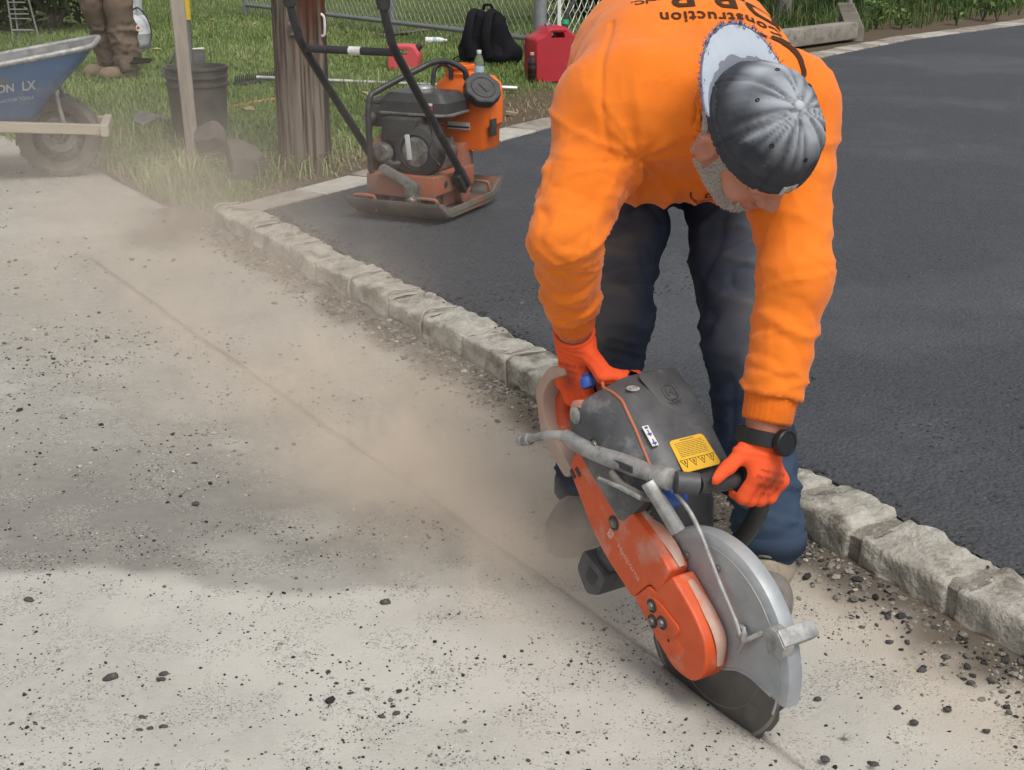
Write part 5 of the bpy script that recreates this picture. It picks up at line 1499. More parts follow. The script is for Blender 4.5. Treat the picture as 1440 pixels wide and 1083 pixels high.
# orange seam cord between cover and side
fme = fcv.data; fbv = BVHTree.FromPolygons([tuple(v.co) for v in fme.vertices], [tuple(p.vertices) for p in fme.polygons])
def top_of(a, l, lift=0.0):
    h = fbv.ray_cast(Vector((a, l, .4)), Vector((0, 0, -1)), 1.0)
    return Vector((a, l, (h[0].z if h[0] else UT) + lift))
mb = MB(); mb.tube([(-.459, -.026, .100)] + [tuple(top_of(a, -.030 - .012 * (a + .45) / .19, .0005)) for a in np.linspace(-.446, -.240, 14)] + [(-.231, -.045, .105)], .0028, 8, smooth=2)
mb.build('seam_cord', mat('seam_cord', (.45, .12, .05), (.36, .16, .10), 40, .7), fcv)
# oval badge with figures, small white label
mb = MB(); mb.prism([(.013 * math.cos(t), .006 * math.sin(t)) for t in np.linspace(0, 2 * math.pi, 25)[:-1]], 0, .0022, Matrix.Translation((-.412, -.008, UT + .0045)) @ Matrix.Rotation(math.radians(78), 4, 'Z'))
mb.build('badge', M['steel_dusty'], fcv, bevel=.0008, seg=1)
flat_text('badge_figures', 'K 770', .007, Matrix.Translation((-.412, -.008, UT + .0071)) @ Matrix.Rotation(math.radians(90), 4, 'Z'), M['ink'], fcv)
mb = MB(); mb.box((-.318, -.026, UT + .0068), (.040, .013, .001)); lab = mb.build('white_label', M['white_label'], fcv)
mb = MB()
for a in (-.323, -.305):
    mb.box((a, -.026, UT + .0078), (.012, .002, .0006)); mb.box((a + .002, -.026, UT + .0081), (.003, .008, .0006))
mb.box((-.334, -.026, UT + .0078), (.004, .006, .0006))
mb.build('label_marks', mat('label_blue', (.03, .09, .25), rough=.6), lab)
# yellow warning label
yl = rounded([(-.326, .014), (-.326, .086), (-.2635, .090), (-.2635, .010)], .008)
Ym = Matrix.Translation((0, 0, 0))
mb = MB(); mb.prism(yl, UT + .0058, UT + .0074); ylab = mb.build('warning_label', M['yellow_label'], fcv); ylab.location = (.026, -.012, 0)
mb = MB(); g = random.Random(3)
for k in range(9):
    l = .021; a = -.318 + k * .0032
    while l < .079:
        w_ = g.uniform(.003, .010); w_ = min(w_, .081 - l); mb.box((a, l + w_ / 2, UT + .0077), (.0011, w_, .0004)); l += w_ + .0016
mb.box((-.3225, .050, UT + .0077), (.0016, .03, .0004))
mb.build('label_lines', M['ink_grey'], ylab)
for k in range(4):
    l = .022 + k * .0185; mb = MB()
    tri = [(-.286, l - .0075), (-.286, l + .0075), (-.272, l)]
    mb.tube([(p[0], p[1], UT + .0076) for p in tri], .0009, 5, closed=True)
    mb.tube([(-.284, l, UT + .0077), (-.2785, l + .0005, UT + .0077)], .001, 5)
    mb.build('warning_triangle', M['ink'], ylab)
# starter side and bolt on the belt side of the body
nut(-.365, .060, .010, fcv, -.0735)
mb = MB(); mb.lathe([(.024, .012), (.026, .004), (.026, -.004), (.021, -.007), (.0001, -.008)], 28, Matrix.Translation((-.435, -.060, .045)) @ RXL, cap=False); ps = mb.build('pivot_boss', M['orange_dusty'], saw)
mb = MB(); mb.lathe([(.014, .0), (.015, -.004), (.011, -.007), (.0001, -.007)], 20, Matrix.Translation((-.435, -.068, .045)) @ RXL, cap=False); mb.build('pivot_bolt', M['steel_dusty'], saw)
# lower crankcase and cooling louvres below the cover
secs = [(-.40, section(-.010, .105, -.085, .03, .02, .02)), (-.30, section(-.010, .105, -.10, .03, .02, .02)), (-.20, section(-.012, .100, -.10, .02, .03, .02))]
case = loft(secs, M['black_plastic'], 'crankcase', saw, bevel=.006, seg=2)
secs = [(-.255, section(-.03, .10, .0, .085, .02, .02)), (-.215, section(-.028, .10, .0, .078, .02, .02)), (-.175, section(-.02, .095, -.01, .045, .02, .02))]
cyl = loft(secs, M['black_plastic'], 'cylinder_housing', saw, bevel=.004, seg=2)
for k in range(6):
    mb = MB(); mb.box((-.255 + k * .010, -.033 + k * .0012, .045 - k * .002), (.003, .008, .040 - k * .003)); mb.build('louvre', M['steel_dusty'], cyl)
# blue caps
def cap_blue(c, r, h, tilt, name='fuel_cap'):
    mb = MB(); Mt = Matrix.Translation(c) @ tilt
    mb.lathe([(r * .9, 0), (r, .002), (r, h - .003), (r * .9, h), (.0001, h)], 20, Mt)
    mb.box(Mt @ Vector((0, 0, h + .003)), (r * 1.5, r * .35, .007), Mt.to_3x3())
    mb.build(name, M['blue_cap'], saw, bevel=.001, seg=1)
cap_blue((-.219, -.016, .100), .019, .026, Matrix.Rotation(math.radians(14), 4, 'Y'))
cap_blue((-.478, -.022, .055), .014, .020, Matrix.Rotation(math.radians(-70), 4, 'Y'))
# front handle tube, wrapped in black rubber
FH = [(-.245, -.060, .150), (-.215, -.048, .172), (-.200, -.015, .178), (-.194, .03, .176), (-.190, .075, .172), (-.182, .118, .155), (-.165, .138, .115), (-.150, .142, .060), (-.145, .140, .0), (-.155, .135, -.05), (-.185, .115, -.075), (-.235, .085, -.080)]
mb = MB(); mb.tube(FH[2:], .0165, 16, smooth=5); fh = mb.build('front_handle', M['rubber'], saw)
mb = MB(); mb.tube([FH[1], FH[2]], .0185, 16, smooth=4); mb.build('handle_clamp', M['grey_plastic'], saw)
# silvery support arm from the pivot to the handle clamp
mb = MB(); mb.tube([(-.425, -.072, -.004), (-.39, -.072, .020), (-.32, -.068, .082), (-.262, -.062, .135), (-.228, -.054, .165)], [.013, .0165, .0165, .0145, .0135], 14, smooth=5)
sup = mb.build('support_arm', M['steel_dusty'], saw)
mb = MB(); mb.box((-.305, -.0795, .098), (.085, .004, .012), Matrix.Rotation(math.radians(-43), 3, 'Y')); mb.build('arm_slot', M['black_plastic'], sup, bevel=.001, seg=1)
mb = MB(); mb.tube([(-.245, -.06, .150), (-.222, -.052, .170)], .0185, 16); mb.build('clamp_sleeve', M['steel_dusty'], sup, bevel=.002)
# water hose curving under the arm and connector at the tail
mb = MB(); mb.tube([(-.30, -.080, .075), (-.275, -.085, .085), (-.255, -.080, .095), (-.235, -.07, .105), (-.215, -.055, .12)], .0075, 10, smooth=5); mb.build('water_hose', M['rubber_dusty'], saw)
mb = MB(); mb.tube([(-.425, -.074, -.004), (-.455, -.080, -.045), (-.472, -.083, -.080), (-.482, -.084, -.100)], [.010, .0075, .0075, .0075], 12, smooth=5); wh = mb.build('water_hose', M['steel_dusty'], saw)
d_ = Vector((-.010, -.001, -.020)).normalized()
mb = MB(); p0 = Vector((-.480, -.084, -.096)); mb.tube([p0, p0 + d_ * .010, p0 + d_ * .012, p0 + d_ * .022, p0 + d_ * .024, p0 + d_ * .034], [.0115, .0115, .009, .009, .011, .010], 12); mb.build('hose_connector', M['steel_dusty'], wh)
# combination wrench hung on the handle with its socket mouth
q0 = Vector((-.238, -.078, .148)); q1 = Vector((-.150, -.055, .125))
mb = MB(); mb.tube([q0, q0 + (q1 - q0) * .22, q0 + (q1 - q0) * .24, q1], [.0135, .0135, .0125, .0135], 6)
wr = mb.build('socket_wrench', M['steel_dusty'], saw, bevel=.001, seg=1)
dq = (q0 - q1).normalized()
mb = MB(); mb.tube([q0 + dq * .0005, q0 + dq * .0012], .0095, 6); mb.build('socket_mouth', M['black_plastic'], wr)
mb = MB(); mb.tube([(-.225, -.085, .120), (-.262, -.096, .098), (-.30, -.105, .068)], [.0045, .0042, .003], 8); mb.build('wrench_bar', M['steel_dusty'], wr)
# water pipe running down over the guard to its nozzle
mb = MB(); mb.tube([(-.205, -.040, .150), (-.165, -.028, .142), (-.12, -.022, .128), (-.05, -.022, .112), (.01, -.023, .103), (.040, -.024, .095)], .0040, 10, smooth=6); pipe = mb.build('water_pipe', M['steel_dusty'], saw)
mb = MB(); mb.tube([(.052, -.026, .075), (.048, -.026, .092), (.036, -.025, .110)], .0048, 10); mb.tube([(.045, -.024, .098), (.052, -.014, .140)], .0045, 8); mb.tube([(.030, -.022, .083), (.020, -.018, .095), (.028, -.02, .108), (.04, -.022, .100)], .0038, 8, smooth=3)
mb.build('pipe_bracket', M['steel_dusty'], pipe)
# rear handle: an orange frame with a dusty grip
RH = [(-.440, .030, .090), (-.462, .028, .068), (-.490, .025, .030), (-.518, .022, -.015), (-.535, .020, -.050), (-.538, .018, -.080), (-.520, .016, -.105), (-.48, .016, -.115), (-.43, .02, -.10)]
M['shield'] = mat('dusty_shield', (0.40, 0.35, 0.31), (0.46, 0.27, 0.19), 16, .75, c3=(.55, .15, .05), s3=10, t3=(.58, .74))
mb = MB(); mb.tube(RH, [.022, .020, .0185, .018, .0185, .020, .022, .024, .026], 16, smooth=5); rh = mb.build('rear_handle', M['orange_paint'], saw)
mb = MB(); mb.prism(rounded([(-.545, .030), (-.578, -.02), (-.574, -.09), (-.50, -.145), (-.40, -.135), (-.40, -.100), (-.50, -.112), (-.550, -.080), (-.556, -.03), (-.530, .02)], .02), -.055, .030, Matrix(((1, 0, 0, 0), (0, 0, -1, .0), (0, 1, 0, 0), (0, 0, 0, 1))))
mb.build('hand_shield', M['shield'], rh, bevel=.006, seg=2)
mb = MB(); mb.tube([(-.478, .0235, .022), (-.50, .022, -.010), (-.515, .020, -.030)], [.006, .007, .004], 8, smooth=3, flat=1.6); mb.build('trigger', M['black_plastic'], rh)
# rubber foot and belt tensioner hanging below the cover
mb = MB(); mb.prism(rounded([(-.25, -.080), (-.215, -.076), (-.205, -.140), (-.225, -.170), (-.262, -.150)], .01), -.03, .03, Matrix(((1, 0, 0, 0), (0, 0, -1, .0), (0, 1, 0, 0), (0, 0, 0, 1))))
st_ = mb.build('stand_bracket', M['black_plastic'], saw, bevel=.003, seg=2)
mb = MB(); 
ringp = rounded([(-.275, -.172), (-.205, -.150), (-.190, -.198), (-.212, -.232), (-.262, -.222)], .012)
mb.prism(ringp, -.035, .04, Matrix(((1, 0, 0, 0), (0, 0, -1, .0), (0, 1, 0, 0), (0, 0, 0, 1))))
ft = mb.build('rubber_foot', mat('grey_rubber', (.06, .06, .062), (.11, .11, .108), 20, .7), st_, bevel=.005, seg=2)
mb = MB(); mb.prism(rounded([(-.245, -.178), (-.215, -.170), (-.212, -.200), (-.235, -.208)], .006), .0402, .0412, Matrix(((1, 0, 0, 0), (0, 0, -1, .0), (0, 1, 0, 0), (0, 0, 0, 1)))); mb.build('foot_hole', M['rubber'], ft)

# ------------------------------------------------------------------ hands on the handles
wl = WR_L + (WR_L - EL_L) / np.linalg.norm(WR_L - EL_L) * .030
grip = sw(-.186, .098, .166)
td = sw(-.180, .124, .152) - sw(-.193, .045, .1755)
tip = sw(-.200, -.018, .198)
g1, g1_bvh, cir = glove(wl, EL_L, grip, td, np.array([-.05, -.93, .25]), .0165, None, 'left',
    thumb=[sw(-.212, .060, .222), sw(-.200, .030, .212), sw(-.190, .000, .206)])
wr_ = WR_R + (WR_R - EL_R) / np.linalg.norm(WR_R - EL_R) * .030
grip2 = sw(-.512, .0225, -.002)
td2 = sw(-.530, .021, -.035) - sw(-.480, .026, .045)
g2, g2_bvh, cir2 = glove(wr_, EL_R, grip2, td2, np.array([-.80, -.55, .1]), .0185, None, 'right', spread=.0205,
    thumb=[sw(-.472, -.012, .098), sw(-.452, .018, .108), sw(-.462, .056, .092)])
# prints on the backs of the gloves
gi = Matrix.Translation((-.305, -2.62, 0))
def glove_print(bvh, par, c, n, ex, lines, size, lift=.0012):
    n = Vector(n).normalized(); ex = Vector(ex); ex = (ex - n * ex.dot(n)).normalized(); ey = n.cross(ex)
    shapes = []
    for i, ln in enumerate(lines): shapes.append(shifted(text_mesh(ln, size), 0, -i * size * 1.5))
    project('glove_print', shapes, Vector(c) , ex, ey, bvh, M['hand_print'], par, gi, lift=lift, start=.08)
bk = (wl + cir(.012, 25, .03)) / 2
glove_print(g1_bvh, g1, bk + A3(.008, 0, -.020), (-.05, -.93, .3), (.93, .0, -.28), ['made for grip', 'EN 388 4131X', '2016 CE 10', 'cat II'], .0085)
bk = (wr_ + cir2(.0, 25, .03)) / 2
glove_print(g2_bvh, g2, bk + A3(-.004, 0, -.012), (-.35, -.9, .2), (.98, -.1, -.08), ['EN 388 CE 10', 'grip 4131X', 'cat II'], .0085)
# watch on his left wrist
u = (WR_L - EL_L) / np.linalg.norm(WR_L - EL_L); wc = WR_L + u * .024 - off
s1 = np.cross(u, A3(0, -1, 0)); s1 /= np.linalg.norm(s1); s2 = np.cross(u, s1)
mb = MB()
nr = 40
for k in range(nr):
    pass
vs = []; fs = []
for k in range(nr):
    a = 2 * math.pi * k / nr; o_ = s1 * math.cos(a) + s2 * math.sin(a)
    for (h, r) in ((-.0125, .0405), (.0125, .0405), (.0125, .0445), (-.0125, .0445)): vs.append(wc + u * h + o_ * r)
for k in range(nr):
    j = (k + 1) % nr
    for e in range(4): fs.append((k * 4 + e, k * 4 + (e + 1) % 4, j * 4 + (e + 1) % 4, j * 4 + e))
mb.add(vs, fs); wt = mb.build('watch', M['watch'], person, bevel=.001, seg=1)
od = A3(.62, -.78, .22); od -= u * (od @ u); od /= np.linalg.norm(od)
Wm = Matrix.Translation(wc + od * .043) @ Vector(od).to_track_quat('Z', 'Y').to_matrix().to_4x4()
mb = MB(); mb.lathe([(.0001, -.003), (.0215, -.003), (.0225, .0), (.0225, .009), (.0205, .0115), (.0185, .0115), (.018, .0105)], 36, Wm, cap=False); mb.build('watch_case', M['watch'], wt, ang=30)
mb = MB(); mb.lathe([(.018, .0103), (.0001, .0106)], 36, Wm, cap=False); mb.build('watch_glass', M['watch_face'], wt)

# ------------------------------------------------------------------ plate compactor on the asphalt
M['comp_red'] = mat('worn_red_paint', (0.36, 0.085, 0.03), (0.27, 0.10, 0.06), 14, .65, c3=(.17, .14, .115), s3=9, t3=(.45, .66), bump=.15, bscale=90)
M['comp_plate'] = mat('worn_plate', (0.10, 0.085, 0.07), (0.20, 0.175, 0.15), 12, .7, .2, c3=(.27, .10, .05), s3=6, t3=(.52, .66), bump=.2, bscale=90)
M['engine_black'] = mat('engine_black', (0.024, 0.025, 0.026), (0.05, 0.05, 0.048), 9, .42, c3=(.12, .11, .095), s3=7, t3=(.56, .8), bump=.05, bscale=90)
M['engine_metal'] = mat('dirty_alloy', (0.15, 0.145, 0.13), (0.32, 0.31, 0.29), 20, .55, .5, c3=(.07, .06, .05), s3=12, t3=(.45, .65), bump=.2, bscale=100)
M['tank_orange'] = mat('orange_tank', (0.82, 0.16, 0.012), (0.76, 0.14, 0.012), 8, .5, c3=(.5, .2, .08), s3=6, t3=(.6, .85))
M['tube_black'] = mat('black_tube', (0.018, 0.018, 0.02), (0.035, 0.035, 0.036), 22, .45, c3=(.14, .13, .12), s3=15, t3=(.58, .8))
cpt = empty('plate_compactor', Vector((-.36, 5.58, .1)), math.atan2(-.42, .907))
tag(cpt, 'orange and black plate compactor standing on fresh asphalt in front of the wooden pole', 'plate compactor')
# sole plate with turned-up ends and side lips
def plate_sheet(w, ys, zs, th):
    mb = MB(); vs = []; n = len(ys)
    xs = [-w, -w + .02, w - .02, w]
    for y, z in zip(ys, zs):
        for i, x in enumerate(xs): vs.append((x, y, z + (.012 if i in (0, 3) else 0)))
    b = len(vs); vs += [(x, y, z - th) for (x, y, z) in vs]
    fs = []
    for i in range(n - 1):
        for j in range(3):
            a = i * 4 + j; fs.append((a, a + 1, a + 5, a + 4)); fs.append((b + a, b + a + 4, b + a + 5, b + a + 1))
        for j in (0, 3):
            a = i * 4 + j; q = (a, a + 4, b + a + 4, b + a); fs.append(q if j == 0 else tuple(reversed(q)))
    for i in (0, n - 1):
        for j in range(3):
            a = i * 4 + j; q = (a, b + a, b + a + 1, a + 1); fs.append(q if i == 0 else tuple(reversed(q)))
    return mb.add(vs, fs)
plate_sheet(.215, [-.285, -.26, -.225, -.17, .17, .225, .265, .30], [.085, .058, .032, .022, .022, .034, .066, .10], .018).build('sole_plate', M['comp_plate'], cpt, ang=50)
for s in (-1, 1):
    mb = MB(); mb.prism(rounded([(-.275, .07), (-.22, .03), (.22, .035), (.285, .085), (.27, .10), (.20, .055), (-.20, .05), (-.262, .085)], .01), -.006, .006, Matrix(((0, 0, 1, s * .213), (1, 0, 0, 0), (0, 1, 0, 0), (0, 0, 0, 1))))
    mb.build('side_lip', M['comp_plate'], cpt)
for (x, y) in ((-.14, -.25), (.13, -.225), (.14, .22), (-.14, .22)):                    # lifting loops
    mb = MB(); mb.tube([(x - .05, y, .03), (x - .048, y - .008, .082), (x - .03, y - .012, .092), (x + .03, y - .012, .092), (x + .048, y - .008, .082), (x + .05, y, .03)], .007, 8, smooth=3)
    mb.build('lifting_loop', M['comp_red'], cpt)
# exciter housing and engine deck
mb = MB(); mb.box((0, .06, .075), (.24, .25, .10)); mb.tube([(-.15, .08, .075), (.15, .08, .075)], .055, 18); mb.build('exciter_housing', M['comp_red'], cpt, bevel=.012)
mb = MB(); mb.box((0, -.03, .165), (.31, .36, .016)); mb.box((0, -.205, .130), (.31, .016, .085)); mb.box((.150, -.03, .135), (.014, .34, .075)); mb.box((-.150, -.03, .135), (.014, .34, .075))
deck = mb.build('engine_deck', M['comp_red'], cpt, bevel=.004)
for x in (-.12, .12):
    for y in (-.16, .12):
        mb = MB(); mb.lathe([(.026, .045), (.032, .065), (.026, .09), (.026, .12)], 16, Matrix.Translation((x, y, 0))); mb.build('rubber_mount', M['rubber'], cpt)
for k in range(3):
    mb = MB(); mb.lathe([(.013, 0), (.013, .003), (.0001, .003)], 14, Matrix.Translation((.158, -.12 + k * .075, .135)) @ Matrix.Rotation(math.radians(90), 4, 'Y')); mb.build('deck_hole', M['rubber'], deck)
# belt guard upright in front of the water tank
mb = MB(); mb.prism(rounded([(.03, .10), (.14, .10), (.14, .21), (.11, .27), (.05, .27), (.03, .2)], .02), .06, .14, Matrix(((0, 0, 1, 0), (1, 0, 0, .03), (0, 1, 0, 0), (0, 0, 0, 1))))
mb.build('tank_bracket', M['comp_red'], cpt, bevel=.004)
mb = MB(); mb.prism(rounded([(-.16, .16), (.12, .16), (.13, .24), (.06, .31), (-.05, .31), (-.16, .24)], .03), -.185, -.155, Matrix(((0, 0, 1, 0), (1, 0, 0, 0), (0, 1, 0, 0), (0, 0, 0, 1))))
mb.build('belt_guard', M['comp_red'], cpt, bevel=.008)
# engine
eng = []
mb = MB(); mb.box((-.01, -.03, .235), (.22, .21, .13)); mb.prism(rounded([(-.11, .17), (.11, .17), (.12, .24), (.08, .30), (-.08, .30), (-.12, .24)], .02), -.12, .06, Matrix(((1, 0, 0, 0), (0, 0, -1, -.03), (0, 1, 0, 0), (0, 0, 0, 1))))
blk = mb.build('engine_block', M['engine_metal'], cpt, bevel=.012)
Ry = Matrix.Rotation(math.radians(90), 4, 'X')
mb = MB(); mb.lathe([(.105, 0), (.108, .03), (.098, .055), (.07, .065), (.066, .06), (.0001, .058)], 32, Matrix.Translation((.055, -.115, .265)) @ Ry, cap=False); mb.build('recoil_cover', M['engine_black'], cpt, ang=35)
mb = MB(); mb.lathe([(.06, .0), (.058, .008), (.03, .014), (.0001, .012)], 24, Matrix.Translation((.055, -.173, .265)) @ Ry, cap=False); mb.build('recoil_hub', M['engine_metal'], cpt)
mb = MB(); mb.box((.03, -.190, .285), (.02, .010, .10), Matrix.Rotation(math.radians(-6), 3, 'Y')); mb.build('starter_grip', mat('pale_grip', (.5, .5, .48), rough=.5), cpt, bevel=.004)
mb = MB(); mb.lathe([(.045, -.01), (.048, .03), (.03, .045), (.0001, .045)], 20, Matrix.Translation((-.105, -.13, .25)) @ Ry, cap=False); mb.build('air_horn', M['engine_metal'], cpt)
for k in range(7):                                                                  # cylinder fins
    mb = MB(); mb.box((-.03, -.02, .300 + k * .011), (.17, .17, .004)); mb.build('cooling_fin', M['engine_metal'], blk)
mb = MB(); mb.prism(rounded([(-.10, .30), (.05, .30), (.06, .395), (-.10, .395)], .012), .06, .155, Matrix(((1, 0, 0, 0), (0, 0, -1, -.02), (0, 1, 0, 0), (0, 0, 0, 1)))); mb.build('air_filter_box', M['engine_black'], cpt, bevel=.010)
# fuel tank: wide rounded black box with a rim seam
tk = rounded([(-.155, -.115), (.165, -.115), (.165, .105), (-.155, .105)], .045)
mb = MB(); n_ = len(tk)
for z0, z1, k0, k1 in ((.385, .40, .90, 1.0), (.40, .452, 1.0, .99), (.452, .485, .99, .80)):
    mb.add([(p[0] * k0, p[1] * k0, z0) for p in tk] + [(p[0] * k1, p[1] * k1, z1) for p in tk], [(i, (i + 1) % n_, n_ + (i + 1) % n_, n_ + i) for i in range(n_)])
mb.add([(p[0] * .80, p[1] * .80, .485) for p in tk], [tuple(range(n_))]); mb.add([(p[0] * .90, p[1] * .90, .385) for p in tk], [tuple(reversed(range(n_)))])
ft_ = mb.build('fuel_tank', M['engine_black'], cpt, ang=50)
mb = MB(); mb.tube([(p[0] * 1.012, p[1] * 1.012, .404) for p in tk], .006, 6, closed=True); mb.build('tank_seam', M['engine_metal'], ft_)
mb = MB(); mb.lathe([(.038, .478), (.042, .482), (.042, .500), (.036, .506), (.0001, .508)], 24, Matrix.Translation((.01, -.02, 0))); mb.build('fuel_cap', mat('chrome_cap', (.5, .5, .49), rough=.3, metal=.8), ft_)
mb = MB(); mb.prism([(.018 * math.cos(t), .020 * math.sin(t)) for t in np.linspace(0, 2 * math.pi, 17)[:-1]], 0, .002, Matrix.Translation((.085, -.1155, .428)) @ Ry); lb = mb.build('tank_badge', mat('badge_red', (.45, .03, .02), rough=.5), ft_)
mb = MB(); mb.box((.085, -.1185, .447), (.036, .001, .010)); mb.tube([(.075, -.1185, .432), (.085, -.1185, .418), (.095, -.1185, .432)], .002, 5); mb.build('badge_mark', M['white_label'], lb)
# muffler at the left with its perforated guard and pipe
mb = MB(); mb.box((-.185, .0, .385), (.10, .15, .10)); mf = mb.build('muffler', M['engine_black'], cpt, bevel=.02)
for k in range(9):
    mb = MB(); mb.box((-.185, -.07 + k * .0175, .44), (.105, .008, .012)); mb.build('heat_guard_rib', M['engine_black'], mf)
mb = MB(); mb.lathe([(.028, 0), (.03, .02), (.022, .038), (.0001, .036)], 18, Matrix.Translation((-.205, -.075, .372)) @ Ry, cap=False); mb.build('exhaust_outlet', M['engine_metal'], mf)
# carburettor bits, dipstick, cables
mb = MB(); mb.tube([(-.12, -.14, .31), (-.06, -.16, .325), (.0, -.15, .30)], .009, 8, smooth=4); mb.tube([(-.09, -.15, .22), (-.05, -.17, .21), (.0, -.16, .225)], .011, 8, smooth=4); mb.build('intake_pipe', M['engine_metal'], cpt)
mb = MB(); mb.tube([(.10, -.13, .38), (.13, -.165, .34), (.12, -.18, .27), (.16, -.17, .22)], .005, 6, smooth=5); mb.build('throttle_cable', M['rubber'], cpt)
for (x, z) in ((-.07, .205), (.0, .20), (-.02, .345)):
    mb = MB(); mb.lathe([(.012, 0), (.012, .008), (.0001, .009)], 12, Matrix.Translation((x, -.150, z)) @ Ry); mb.build('engine_bolt', M['bolt'], cpt)
# orange water tank beyond the engine with its filler neck and black screw lid
wt_poly = rounded([(-.02, .12), (.235, .12), (.235, .285), (-.02, .285)], .035)
mb = MB(); n_ = len(wt_poly); cx, cy = .1075, .20
lev = [(.235, .80, .92), (.245, .86, .96), (.325, .88, .96), (.34, 1.0, 1.0), (.455, 1.0, 1.0), (.50, .95, .95), (.528, .72, .86)]
vs = []
for z, kx, ky in lev: vs += [(cx + (p[0] - cx) * kx, cy + (p[1] - cy) * ky, z) for p in wt_poly]
fs = []
for i in range(len(lev) - 1):
    for k in range(n_): fs.append((i * n_ + k, i * n_ + (k + 1) % n_, (i + 1) * n_ + (k + 1) % n_, (i + 1) * n_ + k))
fs.append(tuple(reversed(range(n_)))); fs.append(tuple((len(lev) - 1) * n_ + k for k in range(n_)))
mb.add(vs, fs); wtk = mb.build('water_tank', M['tank_orange'], cpt, ang=45)
mb = MB(); mb.lathe([(.060, .518), (.062, .54), (.058, .544), (.058, .558), (.063, .561), (.063, .574), (.054, .576), (.054, .54), (.0001, .538)], 28, Matrix.Translation((.065, .20, 0)), cap=False); mb.build('filler_neck', M['tank_orange'], wtk)
lidM = Matrix.Translation((.205, .125, .485)) @ Matrix.Rotation(math.radians(38), 4, 'Y') @ Matrix.Rotation(math.radians(28), 4, 'X')
mb = MB(); n = 16; prof = []
pl = []
for k in range(32):
    a = 2 * math.pi * k / 32; r = .078 if (k // 2) % 2 else .074; pl.append((r * math.cos(a), r * math.sin(a)))
mb.prism(pl, -.024, .018, lidM); lid = mb.build('screw_lid', M['rubber'], wtk, bevel=.004, seg=1)
mb = MB(); mb.tube([lidM @ Vector((.05 * math.cos(t), .05 * math.sin(t), .018)) for t in np.linspace(0, 2 * math.pi, 33)[:-1]], .004, 6, closed=True); mb.box(lidM @ Vector((0, 0, .019)), (.05, .014, .006), lidM.to_3x3()); mb.build('lid_ridge', M['rubber'], lid)
mb = MB(); mb.box((.238, .16, .33), (.008, .05, .07)); mb.build('tank_latch', M['rubber'], wtk, bevel=.002)
mb = MB(); mb.box((.10, .116, .335), (.10, .006, .03)); mb.build('tank_label', M['white_label'], wtk)
mb = MB(); mb.box((.10, .1125, .330), (.10, .002, .008)); mb.build('label_stripe', M['ink'], wtk)
# roll cage over the engine
mb = MB(); mb.tube([(-.135, -.20, .15), (-.140, -.205, .30), (-.138, -.20, .46), (-.115, -.15, .50), (.00, -.02, .575), (.03, .03, .595), (.07, .09, .595), (.12, .13, .56), (.125, .14, .52)], .0125, 12, smooth=5); mb.build('roll_cage', M['tube_black'], cpt)
mb = MB(); mb.tube([(.00, .08, .50), (.0, .10, .56), (.02, .12, .58), (.055, .13, .57), (.06, .13, .52)], .0095, 10, smooth=4); mb.build('lift_hoop', M['tube_black'], cpt)
mb = MB(); mb.prism(rounded([(-.02, -.06), (.035, -.075), (.03, .02), (-.025, .04)], .018), 0, .03, Matrix.Translation((.06, -.213, .13)) @ Ry); mb.prism(rounded([(-.12, .03), (.02, -.03), (.04, .0), (-.10, .06)], .015), 0, .02, Matrix.Translation((.03, -.218, .16)) @ Ry)
lk = mb.build('handle_lock', M['engine_metal'], cpt, bevel=.006)
mb = MB(); mb.lathe([(.018, 0), (.018, .02), (.012, .028), (.0001, .028)], 16, Matrix.Translation((.075, -.243, .085)) @ Ry); mb.build('lock_bolt', M['bolt'], lk)
# handle bars leaning back to the operator
for s, nm in ((-1, 'l'), (1, 'r')):
    mb = MB(); x = s * .195
    mb.tube([(x, .00, .115), (x, -.08, .20), (x, -.535, .665), (x, -.60, .76), (x - .01, -.625, .86), (x - .01, -.625, .94)], [.016, .016, .016, .016, .015, .015], 14, smooth=5); hb = mb.build('handle_bar', M['tube_black'], cpt)
    mb = MB(); mb.tube([(x - .01, -.622, .845), (x - .01, -.625, .885), (x - .01, -.625, .89), (x - .01, -.625, .98)], [.022, .027, .020, .020], 14); mb.build('grip', M['rubber'], hb)
    mb = MB(); mb.box((x + s * -.012, -.03, .14), (.035, .06, .10), Matrix.Rotation(math.radians(42), 3, 'X')); mb.build('handle_bracket', M['tube_black'], hb, bevel=.005)
mb = MB(); mb.tube([(-.195, -.558, .69), (.195, -.558, .69)], .0145, 14); xb = mb.build('crossbar', M['tube_black'], cpt)
mb = MB(); mb.tube([(.0, -.5582, .6902), (.05, -.5582, .6902)], .0150, 14); mb.build('worn_sticker', M['white_label'], xb)

# ------------------------------------------------------------------ utility pole, stake, lawn clutter
M['pole_wood'] = mat('weathered_pole', (0.12, 0.095, 0.075), (0.22, 0.18, 0.145), 26, .9, spec=.2, c3=(.035, .027, .022), s3=30, t3=(.47, .58), stretch=(1, 1, .04), bump=.8, bscale=60, bdist=.006)
attr_mix(M['pole_wood'], 'red', (0.075, 0.026, 0.014), 0, 1)
pc = onlawn(430, 236); pr_ = .125
up = empty('utility_pole', pc); tag(up, 'thick weathered brown wooden utility pole beside the plate compactor', 'pole')
nz_, na = 60, 72; vs = []; 
for i in range(nz_):
    z = -.06 + 3.6 * (i / (nz_ - 1)) ** 1.3
    for k in range(na):
        a = 2 * math.pi * k / na
        r = pr_ * (1 - .012 * z) + .002 * math.sin(5 * a + 1)
        vs.append((r * math.cos(a), r * math.sin(a), z))
vs = np.array(vs); a_ = np.arctan2(vs[:, 1], vs[:, 0])
